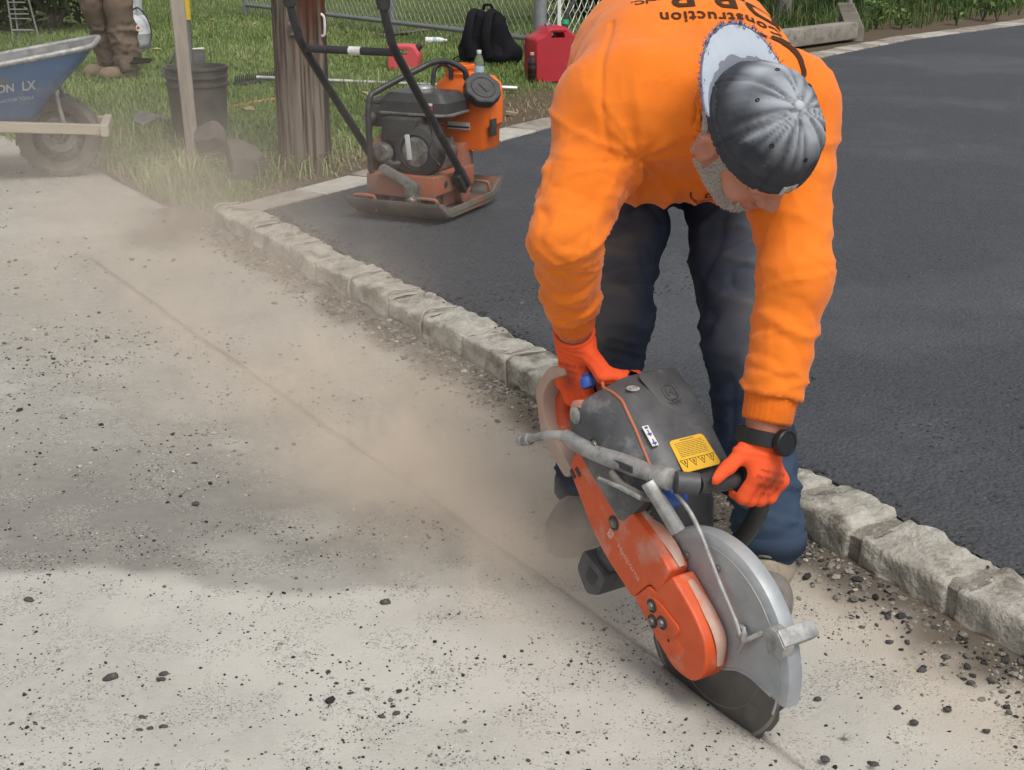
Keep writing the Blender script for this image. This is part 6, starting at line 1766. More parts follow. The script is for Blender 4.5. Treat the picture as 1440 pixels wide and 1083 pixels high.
gr = vnoise(np.stack([np.cos(a_) * 9, np.sin(a_) * 9, vs[:, 2] * .5], 1), 1.0, 3); crack = np.maximum(0, 1 - np.abs(vnoise(np.stack([np.cos(a_) * 3.2, np.sin(a_) * 3.2, vs[:, 2] * .35], 1), 1.0, 8)) * 14)
dr_ = .004 * gr - .018 * crack
vs[:, 0] += np.cos(a_) * dr_; vs[:, 1] += np.sin(a_) * dr_
ii = np.array([(i * na + k, i * na + (k + 1) % na, (i + 1) * na + (k + 1) % na, (i + 1) * na + k) for i in range(nz_ - 1) for k in range(na)])
me = np_mesh('pole_shaft', vs, ii); red = sstep(.55, .75, np.cos(a_ - math.radians(-40)) + .12 * gr); point_attr(me, 'red', red * sstep(.35, .8, vs[:, 2] + .3 * gr))
link('pole_shaft', me, M['pole_wood'], up)
mb = MB(); mb.box((-.005, -.128, .66), (.045, .012, .06)); mb.tube([(.0, -.128, .69), (.0, -.148, .69)], .009, 8); mb.build('pole_bracket', M['engine_metal'], up, bevel=.003)
mb = MB(); mb.tube([(.112, -.05, .62), (.126, -.055, .63), (.128, -.055, .70), (.113, -.05, .72)], .006, 6, smooth=4); mb.build('ground_wire', M['white_label'], up)

M['stake_wood'] = mat('grey_timber', (0.25, 0.215, 0.18), (0.36, 0.32, 0.275), 22, .9, spec=.2, c3=(.17, .14, .115), s3=20, t3=(.5, .68), stretch=(1, 1, .12), bump=.4, bscale=60, bdist=.003)
sc_ = onlawn(274, 243)
stk = MB(); stk.box((0, 0, .85), (.068, .042, 1.84)); 
so = stk.build('timber_stake', M['stake_wood'], None, bevel=.004, seg=1); so.location = sc_; so.rotation_euler = (math.radians(-3), math.radians(-1.4), math.radians(14)); tag(so, 'tall pale grey timber stake standing in front of the black bucket', 'stake')

# bucket
M['bucket'] = mat('tarry_bucket', (0.055, 0.052, 0.048), (0.085, 0.08, 0.072), 8, .6, c3=(.16, .145, .125), s3=5, t3=(.45, .75), bump=.15, bscale=60)
bc = onlawn(283, 196); k = (bc.y / 7.0)
bk_ = empty('bucket', bc); tag(bk_, 'black plastic bucket of hardened tar standing on the grass behind the timber stake', 'bucket')
R1, R2, HB = .135, .160, .385
mb = MB(); mb.lathe([(.0001, 0), (R1, 0), (R1 + .004, .012), (R1 + .020, .285), (R1 + .028, .287), (R1 + .029, .300), (R1 + .021, .302), (R1 + .022, .325), (R1 + .031, .327), (R1 + .032, .338), (R2, .340), (R2 + .002, HB - .016), (R2 + .008, HB - .014), (R2 + .008, HB), (R2 - .004, HB), (R2 - .006, HB - .03), (R2 - .010, .34)], 40, cap=False)
mb.build('bucket_shell', M['bucket'], bk_, ang=30)
vs = [(0, 0, .352)]; 
for i in range(1, 7):
    for j in range(24):
        r = (R2 - .009) * i / 6; a = 2 * math.pi * j / 24; vs.append((r * math.cos(a), r * math.sin(a), .352 + .012 * float(vnoise(np.array([[r * math.cos(a), r * math.sin(a), 0]]), 22, 4)[0]) * (i < 6)))
fs = [(0, 1 + j, 1 + (j + 1) % 24) for j in range(24)] + [(1 + i * 24 + j, 1 + (i + 1) * 24 + j, 1 + (i + 1) * 24 + (j + 1) % 24, 1 + i * 24 + (j + 1) % 24) for i in range(5) for j in range(24)]
MB().add(vs, fs).build('tar', mat('tar_surface', (.10, .098, .095), (.15, .145, .14), 15, .5), bk_)

# two dusty rocks by the stake
M['rock'] = mat('dusty_rock', (0.085, 0.075, 0.068), (0.13, 0.115, 0.10), 9, .95, spec=.15, c3=(.11, .095, .085), s3=8, t3=(.5, .7), bump=.3, bscale=50, bdist=.004)
def rock(px, py, size, rot, seed, label):
    c = onlawn(px, py); bm = bmesh.new(); bmesh.ops.create_icosphere(bm, subdivisions=4, radius=1)
    co = np.array([list(v.co) for v in bm.verts])
    g = np.random.default_rng(seed)
    for _ in range(13):                                            # knock flat faces on it
        n = g.normal(size=3); n /= np.linalg.norm(n); d = g.uniform(.40, .70); p = co @ n; co = co - np.maximum(p - d, 0)[:, None] * n * .9
    co *= (1 + .05 * fbm(co, 2.5, 4, seed))[:, None]
    co *= np.array(size)
    for v, p in zip(bm.verts, co): v.co = p
    me = bpy.data.meshes.new('rock'); bm.to_mesh(me); bm.free(); me.polygons.foreach_set('use_smooth', [True] * len(me.polygons)); me.set_sharp_from_angle(angle=math.radians(28))
    o = link('rock', me, M['rock']); o.location = c + Vector((0, 0, size[2] * .62)); o.rotation_euler = rot; tag(o, label, 'rock')
rock(300, 243, (.125, .10, .165), (.15, -.25, .2), 5, 'taller upright grey rock leaning at the foot of the timber stake')
rock(340, 256, (.135, .11, .125), (.1, .5, -.3), 9, 'lower blocky grey rock lying beside the upright rock, nearer the pole')

# tools lying about the lawn
M['tool_grey'] = mat('dull_steel_tool', (0.10, 0.10, 0.098), (0.2, 0.195, 0.185), 16, .55, .5)
M['fibre_yellow'] = mat('yellow_handle', (0.62, 0.42, 0.02), (.5, .35, .03), 20, .5)
pa = onlawn(270, 110)
lv = empty('shovel', pa); tag(lv, 'shovel with a yellow and grey handle standing upright behind the timber stake', 'shovel')
mb = MB(); mb.tube([(0, 0, .10), (-.005, .02, .42)], .020, 10); mb.build('socket', M['tool_grey'], lv)
mb = MB(); mb.tube([(-.005, .02, .40), (-.012, .06, 1.45)], .026, 12); mb.build('handle', M['fibre_yellow'], lv)
mb = MB(); mb.prism(rounded([(-.11, .2), (.11, .2), (.105, .02), (0, -.06), (-.105, .02)], .03), -.002, .002, Matrix(((1, 0, 0, 0), (0, 0, 1, 0), (0, 1, 0, 0), (0, 0, 0, 1)))); mb.build('blade', M['tool_grey'], lv)
pb = onlawn(222, 190)
sp = empty('spade', pb); tag(sp, 'dark spade blade lying on the grass left of the bucket', 'spade')
p0_, p1_ = onlawn(196, 172), onlawn(252, 182)
dx = (p1_ - p0_); dx.normalize(); sd = Vector((-dx.y, dx.x, 0))
mb = MB(); c0 = p0_ - pb
mb.add([tuple(c0 + Vector((0, 0, .07))), tuple(c0 + dx * .25 + sd * .03 + Vector((0, 0, .055))), tuple(c0 + dx * .27 - sd * .10 + Vector((0, 0, .01))), tuple(c0 + dx * .12 - sd * .09 + Vector((0, 0, .03))),
        tuple(c0 + Vector((0, 0, .066))), tuple(c0 + dx * .25 + sd * .03 + Vector((0, 0, .051))), tuple(c0 + dx * .27 - sd * .10 + Vector((0, 0, .006))), tuple(c0 + dx * .12 - sd * .09 + Vector((0, 0, .026)))],
       [(0, 3, 2, 1), (4, 5, 6, 7), (0, 1, 5, 4), (1, 2, 6, 5), (2, 3, 7, 6), (3, 0, 4, 7)])
mb.build('blade', M['tool_grey'], sp)
mb = MB(); mb.tube([c0 + dx * .25 + Vector((0, 0, .04)), c0 + dx * .55 + Vector((0, 0, .05))], .016, 8); mb.build('socket', M['tool_grey'], sp)
# toothed rake head and its pole, orange stick, wires
ra, rb = onlawn(330, 126), onlawn(392, 115)
rk = empty('asphalt_rake', ra); tag(rk, 'black toothed rake head lying teeth up on the grass between bucket and pole', 'rake')
d = rb - ra; d.z = 0; L = d.length; d.normalize()
mb = MB(); mb.tube([Vector((0, 0, .03)), d * L + Vector((0, 0, .035))], .016, 8); mb.build('rake_bar', M['tube_black'], rk)
nt_ = 22
for k in range(nt_):
    q = d * (L * (k + .5) / nt_) + Vector((0, 0, .035)); mb = MB(); mb.tube([q, q + Vector((.004, 0, .055))], [.008, .003], 6); mb.build('tooth', M['tube_black'], rk)
def rod(name, a, b, r, mt, label, cat, dz=.02, dz2=None):
    p, q = onlawn(*a), onlawn(*b); p.z += dz; q.z += dz if dz2 is None else dz2
    mb = MB(); mb.tube([Vector((0, 0, 0)), (q - p) * .5 + Vector((0, 0, .002)), q - p], r, 10); o = mb.build(name, mt); o.location = p; tag(o, label, cat); return o
rod('orange_stick', (326, 155), (392, 143), .010, mat('orange_stick', (.62, .25, .07), (.45, .2, .08), 30, .7), 'thin orange stick lying on the grass right of the bucket', 'stick')
rod('white_stick', (262, 77), (286, 74), .014, mat('white_stick', (.62, .6, .45), rough=.6), 'short whitish stick lying on the lawn behind the stake', 'stick', .03)
rod('thin_rod', (221, 118), (254, 80), .010, M['tube_black'], 'thin black rod slanting out of the grass left of the stake', 'rod', .0, .10)
# metal pipe with black grip and bright end
p_, q_ = onlawn(466, 124), onlawn(728, 132)
p_.z += .05; q_.z += .035
pp_ = empty('metal_pole', p_); tag(pp_, 'long metal pole with black grip lying on the lawn behind the compactor', 'pole tool')
v_ = q_ - p_
mb = MB(); mb.tube([Vector((-.6, 0, .0)) * 0 - v_ * .4, v_ * .78], .013, 10); mb.build('shaft', M['steel_dusty'], pp_)
mb = MB(); mb.tube([v_ * .74, v_ * .90], .020, 12); mb.build('grip', M['rubber'], pp_)
mb = MB(); mb.tube([v_ * .89, v_ * .995, v_ * 1.0], [.018, .018, .014], 12); mb.build('end_sleeve', mat('bright_sleeve', (.45, .44, .42), rough=.4, metal=.7), pp_)

# red fuel cans
M['red_can'] = mat('red_can', (0.42, 0.018, 0.03), (0.36, 0.02, 0.032), 8, .45, c3=(.30, .06, .06), s3=5, t3=(.55, .75))
M['pink_can'] = mat('faded_red_can', (0.62, 0.075, 0.085), (0.55, 0.09, 0.095), 9, .5)
def can(name, c, w, d, h, rz, mt, label, big):
    o = empty(name, c, rz); tag(o, label, 'fuel can')
    # front outline with a handle hole, extruded through the depth
    hw = w / 2
    if big:
        out = [(-hw, 0), (hw, 0), (hw, h * .62), (hw * .86, h * .80), (hw * .50, h * .90), (hw * .30, h), (-hw * .40, h), (-hw * .62, h * .86), (-hw, h * .80)]
    else:
        out = [(-hw, 0), (hw * .9, 0), (hw, h * .62), (hw * .72, h * .94), (hw * .45, h), (-hw * .9, h), (-hw, h * .9)]
    hole = [(-hw * .34, h * .80), (hw * .22, h * .80), (hw * .14, h * .93), (-hw * .28, h * .93)] if big else [(-hw * .62, h * .62), (hw * .25, h * .62), (hw * .25, h * .85), (-hw * .62, h * .85)]
    out = rounded(out, .022 if big else .02, 4); hole = rounded(hole, .01, 3)
    from mathutils.geometry import tessellate_polygon
    tri = tessellate_polygon([[Vector((p[0], p[1], 0)) for p in out], [Vector((p[0], p[1], 0)) for p in hole]]); P_ = out + hole; n = len(P_); no = len(out)
    vs = []; lay = [(-d / 2, .90), (-d / 2 + .025, 1.0), (d / 2 - .025, 1.0), (d / 2, .90)]
    for y, kk in lay:
        for i, p in enumerate(P_):
            s_ = kk if i < no else 1 / kk ** .5
            cx_, cz_ = (0, h * .45) if i < no else (sum(q[0] for q in hole) / len(hole), sum(q[1] for q in hole) / len(hole))
            vs.append((cx_ + (p[0] - cx_) * s_, y, cz_ + (p[1] - cz_) * s_ if not (i < no and p[1] < .002) else 0))
    fs = [tuple(t) for t in tri] + [tuple(3 * n + i for i in reversed(t)) for t in tri]
    for l in range(3):
        for r0, m_ in ((0, no), (no, n - no)):
            for i in range(m_): a = l * n + r0 + i; b = l * n + r0 + (i + 1) % m_; fs.append((a, b, b + n, a + n))
    mb = MB(); mb.add(vs, fs); me = mb.mesh('can_body', ang=50); bm = bmesh.new(); bm.from_mesh(me); bmesh.ops.recalc_face_normals(bm, faces=bm.faces[:]); bm.to_mesh(me); bm.free()
    link('can_body', me, mt, o); return o
gcp = onlawn(778, 112)
gc = can('fuel_can', gcp, .375, .23, .375, math.radians(20), M['red_can'], 'large dark red plastic fuel can with a green collared spout by the fence', True)
mb = MB(); mb.lathe([(.022, .0), (.022, .03), (.018, .034), (.0001, .034)], 16, Matrix.Translation((-.055, .0, .372)) @ Matrix.Rotation(math.radians(50), 4, 'Y')); mb.build('vent_cap', M['engine_metal'], gc)
mb = MB(); mb.tube([(.085, 0, .345), (.088, 0, .385)], .020, 12); mb.build('spout_base', M['rubber'], gc)
mb = MB(); mb.tube([(.088, 0, .382), (.092, 0, .415)], .023, 14); mb.build('spout_collar', mat('green_collar', (.02, .42, .20), rough=.45), gc)
mb = MB(); mb.tube([(.092, 0, .412), (.102, 0, .46), (.125, 0, .50), (.155, 0, .545)], [.018, .016, .015, .013], 12, smooth=4); mb.build('spout', M['rubber'], gc)
sc2 = can('fuel_can', onlawn(570, 98), .245, .15, .185, math.radians(-8), M['pink_can'], 'small faded pinkish red fuel can with black cap on the lawn behind the compactor handles', False)
mb = MB(); mb.tube([(.092, 0, .15), (.120, 0, .185)], [.026, .024], 14); mb.build('can_cap', M['rubber'], sc2)

# bottles
def bottle(c, h, mt_body, label, liquid=None, lab=None, capm=None, rz=0, lie=False):
    o = empty('bottle', c, rz); tag(o, label, 'bottle')
    r = .033; k = h / .21
    prof = [(.0001, .004), (r * .8, 0), (r, .008), (r * .97, .05), (r, .055), (r * .95, .062), (r, .07), (r, .115), (r * .95, .12), (r, .13), (r * .75, .165), (.0125, .188), (.0125, .195)]
    Ml = Matrix.Scale(k, 4)
    if lie: Ml = Matrix.Translation((0, 0, r * k)) @ Matrix.Rotation(math.radians(90), 4, 'Y') @ Ml
    mb = MB(); mb.lathe(prof, 24, Ml, cap=False); mb.build('bottle_body', mt_body, o)
    mb = MB(); mb.lathe([(.0145, .190), (.0150, .194), (.0150, .208), (.013, .210), (.0001, .210)], 20, Ml); mb.build('bottle_cap', capm, o)
    if liquid: mb = MB(); mb.lathe([(.0001, .008), (r * .92, .009), (r * .93, liquid[1]), (.0001, liquid[1])], 20, Ml, cap=False); mb.build('liquid', liquid[0], o)
    if lab: mb = MB(); mb.lathe([(r * 1.012, .075), (r * 1.015, .112)], 24, Ml, cap=False); mb.build('bottle_label', lab, o)
    return o
M['clear'] = mat('clear_plastic', (.92, .95, .96), rough=.08, trans=.95, spec=.5)
M['water'] = mat('bottle_water', (.80, .90, .92), rough=.02, trans=.95)
M['pet_white'] = mat('white_bottle', (.62, .64, .63), (.72, .73, .72), 30, .4)
M['dark_drink'] = mat('dark_drink', (.022, .008, .008), rough=.2, spec=.5)
b1 = bottle(onlawn(674, 118), .225, M['clear'], 'clear water bottle with a white cap standing in front of the backpack', (M['water'], .10), mat('pale_label', (.55, .62, .66), (.25, .35, .45), 90, .5), M['pet_white'])
b2 = bottle(onlawn(748, 116), .205, M['dark_drink'], 'small dark drink bottle with a pale cap in front of the large red can', None, None, mat('pinkish_cap', (.5, .33, .28), rough=.5))
b3 = bottle(onlawn(598, 62, .0), .20, M['pet_white'], 'whitish bottle lying on its side near the fence foot', None, mat('blueish_label', (.35, .45, .5), rough=.5), M['pet_white'], 0.0, True)

# backpack
M['pack'] = mat('black_nylon', (0.006, 0.006, 0.008), (0.012, 0.012, 0.015), 20, .85, spec=.12, bump=.3, bscale=400, bdist=.001)
M['pack2'] = mat('black_webbing', (0.011, 0.011, 0.013), rough=.85, spec=.12)
pkc = onlawn(683, 92); pk = empty('backpack', pkc, math.radians(-14)); tag(pk, 'black backpack slumped on the lawn against the chain link fence', 'backpack')
def pack_f(P):
    d = sd_cone(P, A3(-.10, .02, .12), A3(-.07, .05, .32), .115, .085)
    d = smin(d, sd_cone(P, A3(.10, .02, .12), A3(.06, .05, .32), .115, .085), .06)
    d = smin(d, sd_cone(P, A3(.19, .04, .09), A3(.15, .05, .15), .085, .06), .04)
    d = smin(d, sd_cone(P, A3(-.12, -.06, .07), A3(.12, -.06, .07), .065, .065), .04)
    return np.maximum(d, -P[..., 2] + .002)
V, Q, N = sdf_mesh(pack_f, (-.32, -.2, -.02), (.36, .24, .48), .012)
D = .010 * fbm(V, 9, 3, 4) + .006 * (1 - np.abs(vnoise(V, 16, 6))) ** 2
link('pack_body', np_mesh('pack_body', V + N * D[:, None], Q), M['pack'], pk)
for x in (-.085, .055):
    mb = MB(); mb.tube([(x, .0, .41), (x - .005, -.075, .38), (x - .012, -.13, .28), (x - .014, -.145, .18), (x + .01, -.14, .07)], .034, 8, smooth=5, flat=.35); mb.build('shoulder_strap', M['pack2'], pk)
mb = MB(); mb.tube([(-.03, .06, .405), (-.02, .05, .44), (.03, .05, .44), (.04, .06, .405)], .011, 8, smooth=4); mb.build('carry_loop', M['pack2'], pk)
mb = MB(); mb.prism(rounded([(-.05, .05), (.05, .05), (.05, .26), (-.05, .26)], .02), 0, .02, Matrix.Translation((.13, -.085, .06)) @ Matrix.Rotation(math.radians(80), 4, 'X')); mb.build('back_panel', M['pack2'], pk, bevel=.008)
mb = MB(); mb.tube([(-.19, -.02, .07), (-.235, -.05, .05), (-.24, -.09, .012)], .012, 6, smooth=4, flat=.4); mb.build('loose_strap', M['pack2'], pk)

# chain link fence
M['galv'] = mat('galvanised', (0.24, 0.25, 0.26), (0.32, 0.33, 0.34), 30, .5, .5)
M['wire'] = mat('fence_wire', (0.48, 0.49, 0.42), (0.58, 0.59, 0.50), 60, .5, .2)
fA = Vector((-3.1, 16.3, .2)); fB = Vector((.235, 11.60, .2))
fn = empty('chain_link_fence', fB); tag(fn, 'galvanised chain link fence running behind the backpack and gas cans', 'fence')
def fence_run(A, B, H, cell, lean=0):
    L = (B - A).length; d = (B - A) / L; n = int(L / cell)
    vs = []; fs = []
    def wire(p, q, r):
        b = len(vs); t = (q - p).normalized(); s1 = t.cross(Vector((0, 0, 1))).normalized() if abs(t.z) < .99 else Vector((1, 0, 0)); s2 = t.cross(s1)
        for P_ in (p, q):
            for k in range(3): a = 2 * math.pi * k / 3; vs.append(P_ + (s1 * math.cos(a) + s2 * math.sin(a)) * r)
        for k in range(3): fs.append((b + k, b + (k + 1) % 3, b + 3 + (k + 1) % 3, b + 3 + k))
    rows = int(H / cell); zb = lambda p: float(lawn_z([[p.x, p.y]])[0])
    off_ = d.cross(Vector((0, 0, 1))) * .004
    for i in range(n):
        p0 = A + d * (i * cell); z0 = zb(p0) + .02 - fB.z + fB.z
        for j in range(rows):
            s = 1 if (j % 2) == 0 else -1
            x0 = .5 if s < 0 else 0; 
            a = A + d * ((i + (0 if j % 2 == 0 else .5)) * cell); b = A + d * ((i + (.5 if j % 2 == 0 else 0)) * cell); a2 = A + d * ((i + (0 if j % 2 == 0 else -.5)) * cell)
            za, zb_ = z0 + j * cell * .62, z0 + (j + 1) * cell * .62
            wire(Vector((a.x, a.y, za)) - fB + off_, Vector((b.x, b.y, zb_)) - fB - off_, .0030)
            c = A + d * ((i + (1 if j % 2 == 0 else .5)) * cell); e = A + d * ((i + (.5 if j % 2 == 0 else 1)) * cell)
            wire(Vector((c.x, c.y, za)) - fB - off_, Vector((e.x, e.y, zb_)) - fB + off_, .0030)
    mb = MB(); mb.v = [tuple(v) for v in vs]; mb.f = fs
    o = mb.build('wire_mesh', M['wire'], fn, smooth=False); o['kind'] = 'stuff'
fence_run(fA, fB, 1.15, .085)
fC = Vector((1.75, 13.4, .2)); fence_run(fB + Vector((.06, .05, 0)), fC, 1.15, .085)
for (A, B) in ((fA, fB), (fB, fC)):
    za = float(lawn_z([[A.x, A.y]])[0]); zb2 = float(lawn_z([[B.x, B.y]])[0])
    for h, r in ((.11 if A is fA else .10, .022), (1.0, .022)):
        mb = MB(); mb.tube([Vector((A.x, A.y, za + h)) - fB, Vector((B.x, B.y, zb2 + h)) - fB], r, 10); mb.build('rail', M['galv'], fn)
def fpost(p, r, h=1.2):
    z = float(lawn_z([[p.x, p.y]])[0]); mb = MB(); mb.tube([Vector((p.x, p.y, z - .1)) - fB, Vector((p.x, p.y, z + h)) - fB], r, 16); mb.lathe([(r * 1.1, 0), (r * 1.1, .03), (r * .6, .06), (.0001, .065)], 16, Matrix.Translation(Vector((p.x, p.y, z + h - .005)) - fB)); mb.build('post', M['galv'], fn)
fpost(fB, .052); d = fA - fB
fpost(fB + d * .43 + Vector((.03, .03, 0)), .035); fpost(fA, .035); fpost(fC, .035)
mb = MB(); mb.box(Vector((.16, .05, .5)), (.03, .008, 1.1)); mb.build('tension_bar', M['pet_white'], fn)

# wood scraps on the soil
M['chipwood'] = mat('pale_wood', (0.36, 0.27, 0.185), (0.27, 0.2, 0.14), 20, .9, stretch=(1, 4, 1))
for i, (px, py, l, w_, rz, lab) in enumerate(((718, 163, .13, .035, .9, 'splintered pale wood scrap on bare soil behind the paver border'), (795, 152, .06, .03, .3, 'tiny wood chip on the bare soil close to the orange sleeve'), (520, 138, .16, .02, -.9, 'brownish bark strip in the grass behind the compactor'))):
    c = onlawn(px, py, .015); mb = MB(); mb.prism([(-l / 2, -w_ / 2), (l * .3, -w_ * .55), (l / 2, -w_ * .1), (l * .42, w_ * .5), (-l * .3, w_ * .4)], -.008, .01)
    o = mb.build('wood_scrap', M['chipwood'], None); o.location = c; o.rotation_euler = (.25, .2, rz); tag(o, lab, 'wood scrap')

# fallen leaves on the lawn
M['leaf'] = mat('dry_leaf', (0.38, 0.33, 0.16), (0.3, 0.2, 0.09), 30, .8)
vs0 = [(0, -.05, .0), (.022, -.02, .012), (.026, .01, .014), (.0, .06, .004), (-.026, .01, .012), (-.022, -.02, .014), (0, 0, -.002)]
lm = bpy.data.meshes.new('fallen_leaf'); lm.from_pydata(vs0, [], [(0, 1, 6), (1, 2, 6), (2, 3, 6), (3, 4, 6), (4, 5, 6), (5, 0, 6)]); lm.materials.append(M['leaf'])
for i, (px, py) in enumerate(((222, 78), (330, 20), (345, 15), (295, 48), (372, 60), (300, 34), (378, 4), (350, 98), (360, 40), (240, 128), (352, 165), (480, 40), (486, 52), (275, 60), (545, 60), (500, 88))):
    o = bpy.data.objects.new('fallen_leaf', lm); COL.objects.link(o); o.location = onlawn(px, py, .045); o.rotation_euler = (random.uniform(-.5, .5), random.uniform(-.5, .5), random.uniform(0, 6)); k = random.uniform(.5, 1.0); o.scale = (k, k, k)
    tag(o, 'pale dry leaf lying on the green lawn', 'leaf', 'dry leaves on the lawn')

# ------------------------------------------------------------------ wheelbarrow
M['tray_blue'] = mat('blue_tray', (0.035, 0.12, 0.30), (0.06, 0.155, 0.33), 7, .55, c3=(.26, .26, .25), s3=5, t3=(.55, .8))
M['tray_in'] = mat('dusty_tray_inside', (0.11, 0.115, 0.12), (0.24, 0.235, 0.22), 9, .85, c3=(.06, .06, .062), s3=14, t3=(.5, .68), bump=.3, bscale=60)
M['rail_wood'] = mat('barrow_handle', (0.34, 0.29, 0.22), (0.43, 0.38, 0.30), 14, .9, stretch=(.15, 1, 1), bump=.3, bscale=60)
wc_ = Vector((-2.30, 6.90, 0))
wb = empty('wheelbarrow', wc_, math.radians(13)); tag(wb, 'blue dusty wheelbarrow with a black tyre and wooden rails on the road edge', 'wheelbarrow')
RW = .205
Wy = Matrix.Rotation(math.radians(90), 4, 'X')
mb = MB(); mb.lathe([(RW - .075, -.045), (RW - .03, -.058), (RW - .006, -.045), (RW, -.02), (RW, .02), (RW - .006, .045), (RW - .03, .058), (RW - .075, .045)], 48, Matrix.Translation((0, 0, RW)) @ Wy, cap=False)
mb.lathe([(RW - .075, -.045), (RW - .078, 0), (RW - .075, .045)], 48, Matrix.Translation((0, 0, RW)) @ Wy, cap=False)
wh_ = mb.build('wheel', M['rubber_dusty'], wb, ang=30)
mb = MB(); mb.lathe([(.03, -.05), (.045, -.035), (.085, -.02), (.115, -.035), (.130, -.040), (.132, -.034), (.118, -.028), (.088, -.012), (.05, -.02)], 40, Matrix.Translation((0, 0, RW)) @ Wy, cap=False); mb.build('rim', M['steel_dusty'], wh_)
mb = MB(); mb.tube([(0, -.14, RW), (0, .14, RW)], .016, 12); mb.build('axle', M['steel_dusty'], wb)
for k in range(22):
    a = 2 * math.pi * k / 22; mb = MB(); c = Vector((RW * math.sin(a), 0, RW + RW * math.cos(a))); mb.box(c, (.022, .085, .010), Matrix.Rotation(a, 3, 'Y')); mb.build('tread_block', M['rubber_dusty'], wh_)
# wooden rails pass the wheel on both sides and run back to the handles; crosspiece in front
for s in (-1, 1):
    y = s * .15; sp_ = .0 if s < 0 else .0
    a = Vector((.245, y, .245)); b = Vector((-1.25, y * 1.9, .36)); d = b - a; L = d.length
    R = d.to_track_quat('X', 'Z').to_matrix()
    mb = MB(); mb.box(a + d / 2, (L, .038, .052), R); mb.build('rail', M['rail_wood'], wb, bevel=.004, seg=1)
    mb = MB(); mb.box((-.0, y * .92, RW + .022), (.06, .02, .06)); mb.build('axle_bracket', M['engine_metal'], wb)
mb = MB(); mb.box((.235, 0, .247), (.042, .40, .060)); mb.build('nose_crosspiece', M['rail_wood'], wb, bevel=.004, seg=1)
for s in (-1, 1):
    mb = MB(); mb.tube([(-.46, s * .21, .30), (-.50, s * .22, .10), (-.54, s * .22, .02), (-.75, s * .22, .02), (-.80, s * .22, .10), (-.82, s * .225, .33)], .016, 10, smooth=4); mb.build('leg', M['steel_dusty'], wb)
# brace bars from the rails up to the tray front
for s in (-1, 1):
    mb = MB(); mb.tube([(.045, s * .145, .27), (.02, s * .13, .42), (.00, s * .12, .545)], .011, 8, smooth=3); mb.build('tray_brace', M['steel_dusty'], wb)
# tray: open shell, sloping nose to the right
def tray_ring(z, x0, x1, hw0, hw1, r=.06, n=5):
    return [(p[0], p[1], z(p[0])) for p in rounded([(x0, -hw0), (x1, -hw1), (x1, hw1), (x0, hw0)], r, n)]
rings_out = [tray_ring(lambda x: .305 + .0 * x, -.78, -.10, .20, .15, .06), tray_ring(lambda x: .39 + .04 * (x + .5), -.90, -.01, .27, .22, .08), tray_ring(lambda x: .535 + .14 * (x + .3), -1.02, .18, .37, .31, .10), tray_ring(lambda x: .575 + .17 * (x + .3), -1.04, .225, .39, .325, .11)]
rings_in = [[(p[0] * .985 - .004, p[1] * .975, p[2] + .006) for p in r] for r in rings_out]
def skin(rings, flip):
    mb = MB(); n = len(rings[0]); vs = [p for r in rings for p in r]; fs = []
    for i in range(len(rings) - 1):
        for k in range(n):
            q = (i * n + k, i * n + (k + 1) % n, (i + 1) * n + (k + 1) % n, (i + 1) * n + k); fs.append(q[::-1] if flip else q)
    f = tuple(range(n)); fs.append(f if flip else f[::-1]); return mb.add(vs, fs)
tr = skin(rings_out, False).build('tray', M['tray_blue'], wb, ang=40)
skin(rings_in, True).build('tray_lining', M['tray_in'], tr, ang=40)
mb = MB(); mb.tube(rings_out[-1], .014, 10, closed=True); mb.build('rolled_rim', M['steel_dusty'], tr)
# lettering on the near side of the tray
me_ = tr.data; tbv = BVHTree.FromPolygons([tuple(v.co) for v in me_.vertices], [tuple(p.vertices) for p in me_.polygons])
M['tray_letter'] = mat('pale_lettering', (.55, .58, .58), (.4, .45, .5), 30, .7)
for tl in (shifted(text_mesh('JACKSON', .056, True), -.265, 0, .9, 1, .06), shifted(text_mesh('LX', .064, True), -.092, .012, .80, 1, .06)):
    tl = [([(x + .22 * y, y) for (x, y) in tl[0]], tl[1])]
    project('lettering', tl, (0, -.6, .475), (1, 0, .02), (0, 0, 1), tbv, M['tray_letter'], tr, Matrix.Identity(4), lift=.003, start=0)
project('lettering', [shifted(text_mesh('CONTRACTOR TOOLS', .022, False), -.19, -.02, 1, 1, .06)], (0, -.6, .445), (1, 0, .05), (0, 0, 1), tbv, M['tray_letter'], tr, Matrix.Identity(4), lift=.003, start=0)
# lumps of old asphalt in the tray
for i in range(14):
    bm = bmesh.new(); bmesh.ops.create_icosphere(bm, subdivisions=2, radius=random.uniform(.04, .075))
    for v in bm.verts: v.co *= 1 + .25 * float(vnoise(np.array([list(v.co)]) * 20, 1, i)[0])
    me = bpy.data.meshes.new('asphalt_lump'); bm.to_mesh(me); bm.free(); o = link('asphalt_lump', me, M['tray_in']); o.location = wc_ + Vector((random.uniform(-.75, -.1), random.uniform(-.16, .16), random.uniform(.42, .46))); tag(o, 'dusty lump of broken asphalt inside the blue wheelbarrow tray', 'rubble', 'asphalt lumps in the wheelbarrow')

